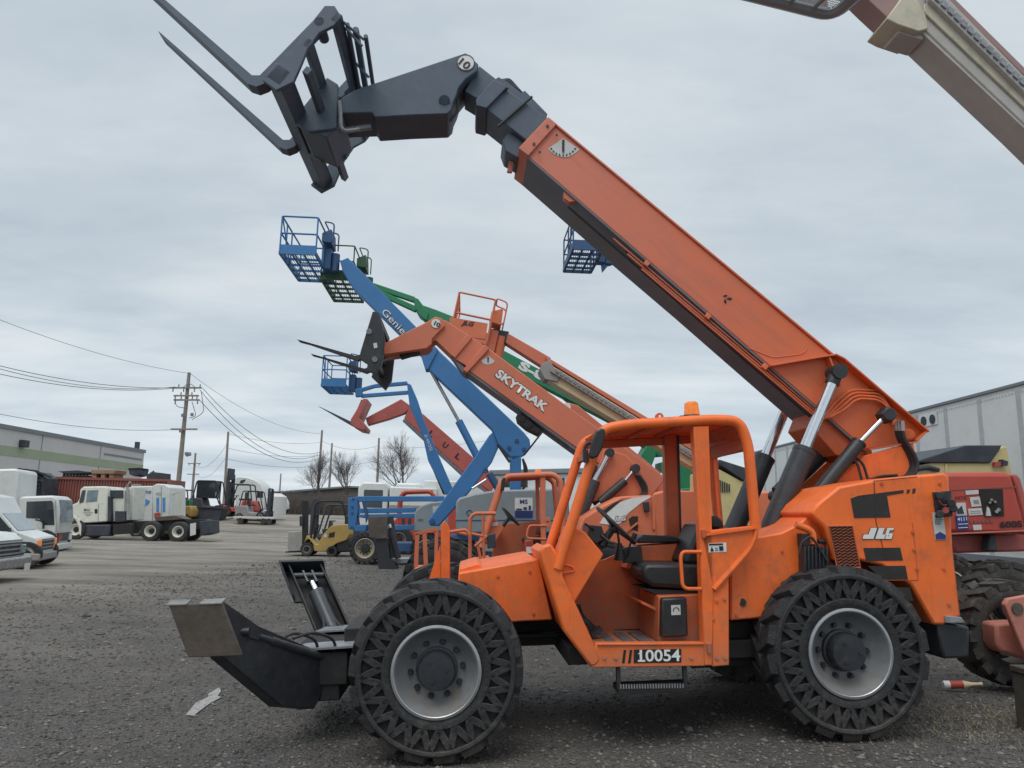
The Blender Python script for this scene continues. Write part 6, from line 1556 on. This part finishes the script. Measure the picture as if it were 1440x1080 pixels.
# =================================================================== poles, wires, trees
def pole(label, px, pbase, ptop, Y, r, arms, lean=0, name='utility_pole', group=None):
    a = at_y(px[0], pbase, Y); t = at_y(px[1], ptop, Y)
    o = thing(name, label, 'pole', None, (a.x, Y, gz(a.x, Y)), 0, group)
    o0 = V((a.x, Y, gz(a.x, Y)))
    base = V((0, 0, 0)); top = t - o0
    MB().cyl(base - V((0, 0, .5)), top, r, r * .62, 14).build('shaft', WOOD, o)
    for x0, x1, y, ins in arms:
        p, q = at_y(x0, y, Y) - o0, at_y(x1, y, Y) - o0
        p.y -= r; q.y -= r
        ar = MB().bar(p, q, .12, .13).build('crossarm', WOOD, o)
        b = MB()
        for k in range(ins):
            c = p.lerp(q, (k + .3) / max(1, ins - .4)); b.cyl(c, c + V((0, 0, .3 if k % 2 else -.35)), .055, .05, 8)
        if ins: tag(b.build('insulator', INSUL, ar), None, None)
    return o, o0
MP, mo = pole('tall timber utility pole with four crossarms beside the back of the yard', (250, 266), 690, 524, 62, .22, ((243, 285, 546, 6), (246, 281, 557, 5), (246, 282, 563, 5), (242, 279, 604, 0)))
b = MB()
for L_ in ([(246, 558), (247, 572), (262, 574)], [(283, 550), (287, 580), (270, 590)], [(257, 545), (266, 538), (275, 545)], [(270, 565), (276, 585), (266, 588)]): b.tube(rpath([at_y(*q, 61.6) - mo for q in L_], .4), .03, n=5)
b.build('jumper_wire', WIRE, MP)
b = MB()
for q in ((257, 586), (270, 585), (254, 608), (262, 640)): b.cyl(at_y(*q, 61.6) - mo, at_y(q[0], q[1] - 4, 61.6) - mo, .13, n=10)
b.build('switch_gear', INSUL, MP)
MB().bar(at_y(262, 640, 61.7) - mo, at_y(268, 638, 61.7) - mo, .3, .25).build('lamp_head', INSUL, MP)
P2o, p2 = pole('shorter utility pole with two crossarms behind the far forklifts', (270, 275), 700, 637, 112, .22, ((265, 283, 652, 3), (264, 281, 667, 0)))
for i, (px, pb, pt, Y, r, lab) in enumerate((((316, 321), 700, 607, 80, .17, 'plain bare pole rising behind the dark green forklift mast'), ((446, 453), 700, 605, 95, .2, 'tall plain pole left of the bare trees'), ((462, 467), 700, 623, 100, .18, 'thinner plain pole right beside the tall plain pole'), ((530, 533), 700, 616, 95, .2, 'plain pole standing between two bare trees'), ((393, 395), 700, 666, 150, .2, 'tiny far pole over the dark shed roof'))):
    pole(lab, px, pb, pt, Y, r, ())
def wire(label, p, q, sag, r=.03, n=24):
    o = MB().tube([p.lerp(q, k / n) - V((0, 0, sag * 4 * (k / n) * (1 - k / n))) for k in range(n + 1)], r, n=5).build('power_line', WIRE)
    tag(o, label, 'cable', 'overhead lines strung from the utility poles'); return o
Y = 61.8
for i, (p, q, sag, r, lab) in enumerate((
    ((-150, 470), (250, 545), .9, .024, 'upper of the three thick lines running left from the top crossarm'),
    ((-150, 468), (246, 544), 1.2, .022, 'middle of the three thick lines running left from the top crossarm'),
    ((-150, 484), (243, 546), 1.0, .024, 'lowest of the three thick lines running left from the top crossarm'),
    ((-150, 385), (266, 525), .8, .016, 'thin top line running left from the tip of the tall pole'),
    ((-150, 545), (246, 604), .8, .018, 'thin line running left from the lowest crossarm'))):
    wire(lab, at_y(*p, 40), at_y(*q, Y), sag, r)
for p, q, sag, r, lab in (
    ((285, 546), (450, 636), 2.0, .026, 'upper thick line sagging right from the top crossarm'),
    ((281, 548), (447, 640), 2.4, .026, 'second thick line sagging right below the upper one'),
    ((281, 563), (449, 645), 2.2, .028, 'thin line sagging right from the third crossarm'),
    ((267, 525), (452, 610), 1.2, .016, 'thin line running right from the tip of the tall pole')):
    wire(lab, at_y(*p, Y), at_y(*q, 95), sag, r)
for p, q, lab in (((321, 610), (452, 622), 'high faint line between the plain poles'), ((320, 630), (452, 640), 'middle faint line between the plain poles'), ((319, 645), (451, 655), 'low faint line between the plain poles')):
    wire(lab, at_y(*p, 80), at_y(*q, 95), .5, .018)
for p, q, lab in (((453, 620), (533, 626), 'high faint line between the poles behind the trees'), ((453, 642), (532, 646), 'low faint line between the poles behind the trees'), ((533, 630), (780, 600), 'faint line running right from the pole between the trees')):
    wire(lab, at_y(*p, 95), at_y(*q, 95), .8, .018)
for p, q, lab in (((275, 655), (321, 622), 'line rising from the shorter pole to the bare pole'), ((276, 668), (320, 640), 'lower line rising from the shorter pole to the bare pole')):
    wire(lab, at_y(*p, 112), at_y(*q, 80), 1.2, .018)

def bare_tree(label, px, pb, h, Y, seed, spread=.5):
    rt = random.Random(seed); a = at_y(px, pb, Y); z0 = gz(a.x, Y)
    t = thing('bare_tree', label, 'tree', None, (a.x, Y, z0))
    tr = MB(); br = MB()
    def grow(p, d, l, r, dep):
        n = 3; P_ = [p]
        for k in range(n):
            d = (d + V((rt.uniform(-.18, .18), rt.uniform(-.18, .18), rt.uniform(-.02, .1)))).normalized(); P_.append(P_[-1] + d * (l / n))
        (tr if dep == 0 else br).tube(P_, [r * (1 - .35 * k / n) for k in range(n + 1)], n=6 if dep < 2 else 3)
        if dep >= 6: return
        for k in range(3):
            f = rt.uniform(.45, 1); i = min(n - 1, int(f * n)); q = P_[i].lerp(P_[i + 1], f * n - i) if dep else P_[-1].lerp(P_[1], rt.uniform(0, .55))
            a_ = rt.uniform(0, 6.28); e = d.orthogonal().normalized(); g = d.cross(e)
            nd = (d + (e * math.cos(a_) + g * math.sin(a_)) * rt.uniform(.45, 1.0) * spread * 1.8 + V((0, 0, .12))).normalized()
            grow(q, nd, l * rt.uniform(.55, .8), r * rt.uniform(.42, .52), dep + 1)
        grow(P_[-1], d, l * .72, r * .62, dep + 1)
    grow(V((0, 0, -.2)), V((rt.uniform(-.05, .05), 0, 1)), h * .3, h * .018, 0)
    tr.build('trunk', BARK, t); br.build('crown', BARK, t)
bare_tree('largest bare winter tree standing behind the red boom', 576, 700, 11, 84, 4, .52)
bare_tree('bare winter tree left of the pole between the trees', 496, 702, 8.2, 83, 9, .45)
bare_tree('thin bare winter tree beside the two plain poles', 449, 702, 8.0, 84, 14, .42)
bare_tree('small bare winter tree seen through the orange cab frame', 908, 720, 9.0, 90, 21, .5)
# scrub along the shed
b = MB(); rt = random.Random(2)
for i in range(1500):
    px = rt.uniform(380, 500); p = at_y(px, 720, 80 + rt.uniform(-3, 3)); p.z = gz(p.x, p.y)
    h = rt.uniform(.6, 2.6); b.tube([p, p + V((rt.uniform(-.4, .4), 0, h * .6)), p + V((rt.uniform(-.8, .8), 0, h))], [.03, .02, .01], n=3)
tag(b.build('scrub', BARK), 'grey brown winter scrub in front of the low dark shed', 'scrub', kind='stuff')
# =================================================================== ground
def gh(x, y):
    n = noise.noise(V((x * .22, y * .22, 3))) * .06 + noise.noise(V((x * .9, y * .9, 8))) * .02
    return gz(x, y) + n * (1 if y < 40 else .6)
def sheet(name, xs, ys, fn, m):
    vs = [(x, y, fn(x, y)) for y in ys for x in xs]; nx = len(xs)
    fs = [(j * nx + i, j * nx + i + 1, (j + 1) * nx + i + 1, (j + 1) * nx + i) for j in range(len(ys) - 1) for i in range(nx - 1)]
    b = MB(); b.v = [V(v) for v in vs]; b.f = fs
    return b.build(name, m)
GM = bpy.data.materials.new('gravel yard'); GM.use_nodes = True
nt = GM.node_tree; N = nt.nodes; L = nt.links; bs = N['Principled BSDF']; bs.inputs['Roughness'].default_value = .92
geo = N.new('ShaderNodeNewGeometry')
def nz(scale, det=8, ro=.6, vec=None):
    n = N.new('ShaderNodeTexNoise'); n.inputs['Scale'].default_value = scale; n.inputs['Detail'].default_value = det; n.inputs['Roughness'].default_value = ro
    L.new(vec or geo.outputs['Position'], n.inputs['Vector']); return n.outputs['Fac']
def ramp(f, *st):
    r = N.new('ShaderNodeValToRGB'); e = r.color_ramp.elements
    e[0].position, e[0].color = st[0][0], (*st[0][1], 1); e[1].position, e[1].color = st[-1][0], (*st[-1][1], 1)
    for p, c in st[1:-1]: q = e.new(p); q.color = (*c, 1)
    L.new(f, r.inputs['Fac']); return r.outputs['Color']
def mixc(f, a, b, mode='MIX'):
    m = N.new('ShaderNodeMix'); m.data_type = 'RGBA'; m.blend_type = mode
    if isinstance(f, float): m.inputs[0].default_value = f
    else: L.new(f, m.inputs[0])
    for s, q in ((6, a), (7, b)):
        if isinstance(q, tuple): m.inputs[s].default_value = (*q, 1)
        else: L.new(q, m.inputs[s])
    return m.outputs[2]
def mg(op, a, b):
    n = N.new('ShaderNodeMath'); n.operation = op
    for i, q in enumerate((a, b)):
        if isinstance(q, (int, float)): n.inputs[i].default_value = q
        else: L.new(q, n.inputs[i])
    return n.outputs[0]
vor = N.new('ShaderNodeTexVoronoi'); vor.inputs['Scale'].default_value = 42; L.new(geo.outputs['Position'], vor.inputs['Vector'])
vor2 = N.new('ShaderNodeTexVoronoi'); vor2.inputs['Scale'].default_value = 90; L.new(geo.outputs['Position'], vor2.inputs['Vector'])
stone = ramp(vor.outputs['Color'], (.1, (.055, .051, .048)), (.55, (.112, .104, .097)), (.9, (.185, .172, .16)), (1, (.26, .24, .22)))
fine = ramp(vor2.outputs['Color'], (.1, (.062, .057, .053)), (.7, (.138, .127, .117)), (1, (.24, .22, .2)))
near = mixc(nz(6), stone, fine)
near = mixc(ramp(nz(.7, 6), (.42, (0, 0, 0)), (.62, (.55, .55, .55))), near, (.07, .062, .055))
near = mixc(ramp(nz(1.7, 8, .7), (.55, (0, 0, 0)), (.75, (.7, .7, .7))), near, (.2, .175, .15))
near = mixc(ramp(nz(.28, 8, .7, None), (.5, (0, 0, 0)), (.68, (.55, .55, .55))), near, (.19, .168, .142))
# rutted pale dirt further out
mp = N.new('ShaderNodeMapping'); mp.inputs['Scale'].default_value = (.22, .75, 1); mp.inputs['Rotation'].default_value = (0, 0, .18); L.new(geo.outputs['Position'], mp.inputs['Vector'])
far = ramp(nz(1, 9, .62, mp.outputs[0]), (.32, (.15, .13, .108)), (.47, (.26, .232, .195)), (.6, (.36, .325, .275)), (.7, (.22, .198, .17)))
far = mixc(ramp(nz(4, 8, .7), (.45, (0, 0, 0)), (.7, (.5, .5, .5))), far, (.17, .155, .135))
sx = N.new('ShaderNodeSeparateXYZ'); L.new(geo.outputs['Position'], sx.inputs[0])
edge = mg('ADD', mg('ADD', mg('MULTIPLY', sx.outputs[1], .13), mg('MULTIPLY', sx.outputs[0], -1.0)), mg('MULTIPLY', nz(.55, 8, .68, mp.outputs[0]), 13))
mk = N.new('ShaderNodeMapRange'); mk.inputs[1].default_value = 12.5; mk.inputs[2].default_value = 22; L.new(edge, mk.inputs[0])
col = mixc(mk.outputs[0], near, far)
L.new(col, bs.inputs['Base Color'])
hgt = mg('ADD', mg('MULTIPLY', vor.outputs['Distance'], -.6), mg('MULTIPLY', nz(14, 8, .7), .9))
bp = N.new('ShaderNodeBump'); bp.inputs['Strength'].default_value = 1; bp.inputs['Distance'].default_value = .05; L.new(hgt, bp.inputs['Height'])
bp2 = N.new('ShaderNodeBump'); bp2.inputs['Strength'].default_value = .5; bp2.inputs['Distance'].default_value = .15; L.new(nz(1.1, 6, .6, mp.outputs[0]), bp2.inputs['Height']); L.new(bp.outputs[0], bp2.inputs['Normal'])
L.new(bp2.outputs[0], bs.inputs['Normal'])
def graded(a, b, s0, g):
    o = [a]; s = s0
    while o[-1] < b: o.append(o[-1] + s); s *= g
    return o
px = graded(0, 900, .07, 1.035); xs = [-q for q in px[:0:-1]] + px
ys = [-30, -8, 0, 2] + graded(3, 1500, .05, 1.016)
tag(sheet('ground', xs, ys, gh, GM), None, None, kind='structure')
# loose stones
STONE = bpy.data.materials.new('loose stone'); STONE.use_nodes = True
nt2 = STONE.node_tree; ob = nt2.nodes.new('ShaderNodeNewGeometry'); r = nt2.nodes.new('ShaderNodeValToRGB'); r.color_ramp.elements[0].color = (.045, .04, .036, 1); r.color_ramp.elements[1].color = (.22, .2, .18, 1); r.color_ramp.elements[1].position = 1
q = r.color_ramp.elements.new(.75); q.color = (.13, .116, .103, 1)
nt2.links.new(ob.outputs['Random Per Island'], r.inputs['Fac']); nt2.links.new(r.outputs[0], nt2.nodes['Principled BSDF'].inputs['Base Color']); nt2.nodes['Principled BSDF'].inputs['Roughness'].default_value = .85
vs = []; fs = []
rs = random.Random(3)
base = [V(p) for p in ((1, 0, 0), (-1, 0, 0), (0, 1, 0), (0, -1, 0), (0, 0, 1), (0, 0, -1))]
bf = ((0, 2, 4), (2, 1, 4), (1, 3, 4), (3, 0, 4), (2, 0, 5), (1, 2, 5), (3, 1, 5), (0, 3, 5))
for i in range(76000):
    y = 3.6 + 26 * rs.random() ** 2.5; x = (rs.random() * 2 - 1) * (y * .75 + .5)
    s = .007 + .015 * rs.random() ** 2.2 + (.03 * rs.random() if rs.random() < .006 else 0)
    s *= 1 + max(0, y - 7) * .055
    if -x + .13 * y > 10.5 and rs.random() < min(1, (-x + .13 * y - 10.5) / 2): continue
    z = gh(x, y) + s * .2; a = rs.random() * 6.3; ca, sa = math.cos(a), math.sin(a); n = len(vs)
    sx_, sy_, sz_ = s * (.7 + .6 * rs.random()), s * (.7 + .6 * rs.random()), s * (.45 + .3 * rs.random())
    for p in base:
        qx, qy, qz = p.x * sx_ * (.7 + .6 * rs.random()), p.y * sy_ * (.7 + .6 * rs.random()), p.z * sz_
        vs.append((x + qx * ca - qy * sa + (rs.random() - .5) * s * .6, y + qx * sa + qy * ca + (rs.random() - .5) * s * .6, z + qz))
    fs += [tuple(k + n for k in f) for f in bf]
me = bpy.data.meshes.new('loose_gravel'); me.from_pydata(vs, [], fs); me.materials.append(STONE)
o = bpy.data.objects.new('loose_gravel', me); C.objects.link(o); tag(o, 'loose dark gravel scattered over the foreground yard', 'gravel', kind='stuff')
# pale spill on the gravel
P = [(261, 1007), (275, 990), (292, 982), (293, 977), (308, 968), (311, 973), (306, 980), (311, 982), (296, 990), (285, 998), (272, 1008)]
SPILL = mat('pale dried spill', (.3, .29, .28), .8, scale=20, var=.25, dirt=(.1, .09, .085), dirt_amt=.7)
b = MB(); pts = [at_z(a, c, gh(*at_z(a, c, 0)[:2])) for a, c in P]
b.prism([p + V((0, 0, .008)) for p in pts], (0, 0, .003)); tag(b.build('dried_spill', SPILL), None, None, kind='structure')

# dry grass at the right
STRAW = mat('dry straw', (.33, .28, .17), .8, var=.3, scale=9)
rs = random.Random(11); vs = []; fs = []
for i in range(1400):
    cx_, cy_ = rs.choice(((3.75, 6.5), (4.15, 6.8), (3.4, 7.2), (4.3, 6.4), (2.9, 6.1), (3.6, 6.1)))
    x, y = rs.gauss(cx_, .2), rs.gauss(cy_, .16); h = rs.uniform(.012, .05); a = rs.random() * 6.28; z = gh(x, y); n = len(vs); l = rs.uniform(.02, .08)
    ca, sa = math.cos(a), math.sin(a)
    vs += [(x - sa * .002, y + ca * .002, z), (x + sa * .002, y - ca * .002, z), (x + ca * l, y + sa * l, z + h)]; fs.append((n, n + 1, n + 2))
me = bpy.data.meshes.new('dry_grass'); me.from_pydata(vs, [], fs); me.materials.append(STRAW)
o = bpy.data.objects.new('dry_grass', me); C.objects.link(o); tag(o, 'thin dry straw coloured grass on the gravel by the rear tyre', 'grass', kind='stuff')
# =================================================================== light
w = bpy.data.worlds.new('World'); sc.world = w; w.use_nodes = True
nt = w.node_tree; N = nt.nodes; L = nt.links
bg = N['Background']; outw = N['World Output']
SUN_EL, SUN_AZ = R_(62), R_(205)      # azimuth measured from +y towards +x
sky = N.new('ShaderNodeTexSky'); sky.sky_type = 'NISHITA'; sky.sun_disc = False; sky.sun_elevation = SUN_EL; sky.sun_rotation = SUN_AZ; sky.dust_density = 3
bg.inputs['Strength'].default_value = .1
L.new(sky.outputs[0], bg.inputs['Color'])
tc = N.new('ShaderNodeTexCoord'); sp = N.new('ShaderNodeSeparateXYZ'); L.new(tc.outputs['Generated'], sp.inputs[0])
def mth(op, a, b=None, c=None):
    n = N.new('ShaderNodeMath'); n.operation = op
    for i, q in enumerate((a, b, c)):
        if q is None: continue
        if isinstance(q, (int, float)): n.inputs[i].default_value = q
        else: L.new(q, n.inputs[i])
    return n.outputs[0]
zc = mth('MAXIMUM', sp.outputs[2], 0.0)
den = mth('ADD', zc, .13)
cx = mth('DIVIDE', sp.outputs[0], den); cy = mth('DIVIDE', sp.outputs[1], den)
cb = N.new('ShaderNodeCombineXYZ'); L.new(mth('MULTIPLY', cx, .55), cb.inputs[0]); L.new(cy, cb.inputs[1])
n1 = N.new('ShaderNodeTexNoise'); n1.inputs['Scale'].default_value = .9; n1.inputs['Detail'].default_value = 7; n1.inputs['Roughness'].default_value = .5; n1.inputs['Distortion'].default_value = .4
L.new(cb.outputs[0], n1.inputs['Vector'])
n2 = N.new('ShaderNodeTexNoise'); n2.inputs['Scale'].default_value = 2.6; n2.inputs['Detail'].default_value = 10; n2.inputs['Roughness'].default_value = .62
L.new(cb.outputs[0], n2.inputs['Vector'])
nn = mth('ADD', mth('MULTIPLY', n1.outputs['Fac'], .7), mth('MULTIPLY', n2.outputs['Fac'], .3))
rp = N.new('ShaderNodeValToRGB'); e = rp.color_ramp.elements
e[0].position = .36; e[0].color = (.435, .51, .585, 1); e[1].position = .64; e[1].color = (.735, .78, .81, 1)
m_ = rp.color_ramp.elements.new(.5); m_.color = (.575, .645, .70, 1)
L.new(nn, rp.inputs['Fac'])
# thin bright haze low down, brighter cloud overhead (as under any overcast)
hz = N.new('ShaderNodeMapRange'); hz.inputs[1].default_value = 0; hz.inputs[2].default_value = .3; hz.inputs[3].default_value = 1.14; hz.inputs[4].default_value = .98
L.new(zc, hz.inputs[0])
ov = N.new('ShaderNodeMapRange'); ov.inputs[1].default_value = .6; ov.inputs[2].default_value = 1; ov.inputs[3].default_value = 1; ov.inputs[4].default_value = 2.3
L.new(zc, ov.inputs[0])
k = mth('MULTIPLY', hz.outputs[0], ov.outputs[0])
vm = N.new('ShaderNodeVectorMath'); vm.operation = 'SCALE'; L.new(rp.outputs[0], vm.inputs[0]); L.new(k, vm.inputs['Scale'])
bg2 = N.new('ShaderNodeBackground'); L.new(vm.outputs[0], bg2.inputs['Color']); bg2.inputs['Strength'].default_value = 1.07
ms = N.new('ShaderNodeMixShader'); ms.inputs[0].default_value = .93
L.new(bg.outputs[0], ms.inputs[1]); L.new(bg2.outputs[0], ms.inputs[2]); L.new(ms.outputs[0], outw.inputs[0])
sl = bpy.data.lights.new('sun', 'SUN'); sl.energy = 1.5; sl.angle = R_(40); sl.color = (1, .97, .92)
so = bpy.data.objects.new('sun', sl); C.objects.link(so)
d = V((math.sin(SUN_AZ) * math.cos(SUN_EL), math.cos(SUN_AZ) * math.cos(SUN_EL), math.sin(SUN_EL)))
so.rotation_euler = d.to_track_quat('Z', 'Y').to_euler()
sc.view_settings.view_transform = 'Standard'; sc.view_settings.look = 'None'; sc.view_settings.exposure = 0
sc.render.resolution_x = 1024; sc.render.resolution_y = 768
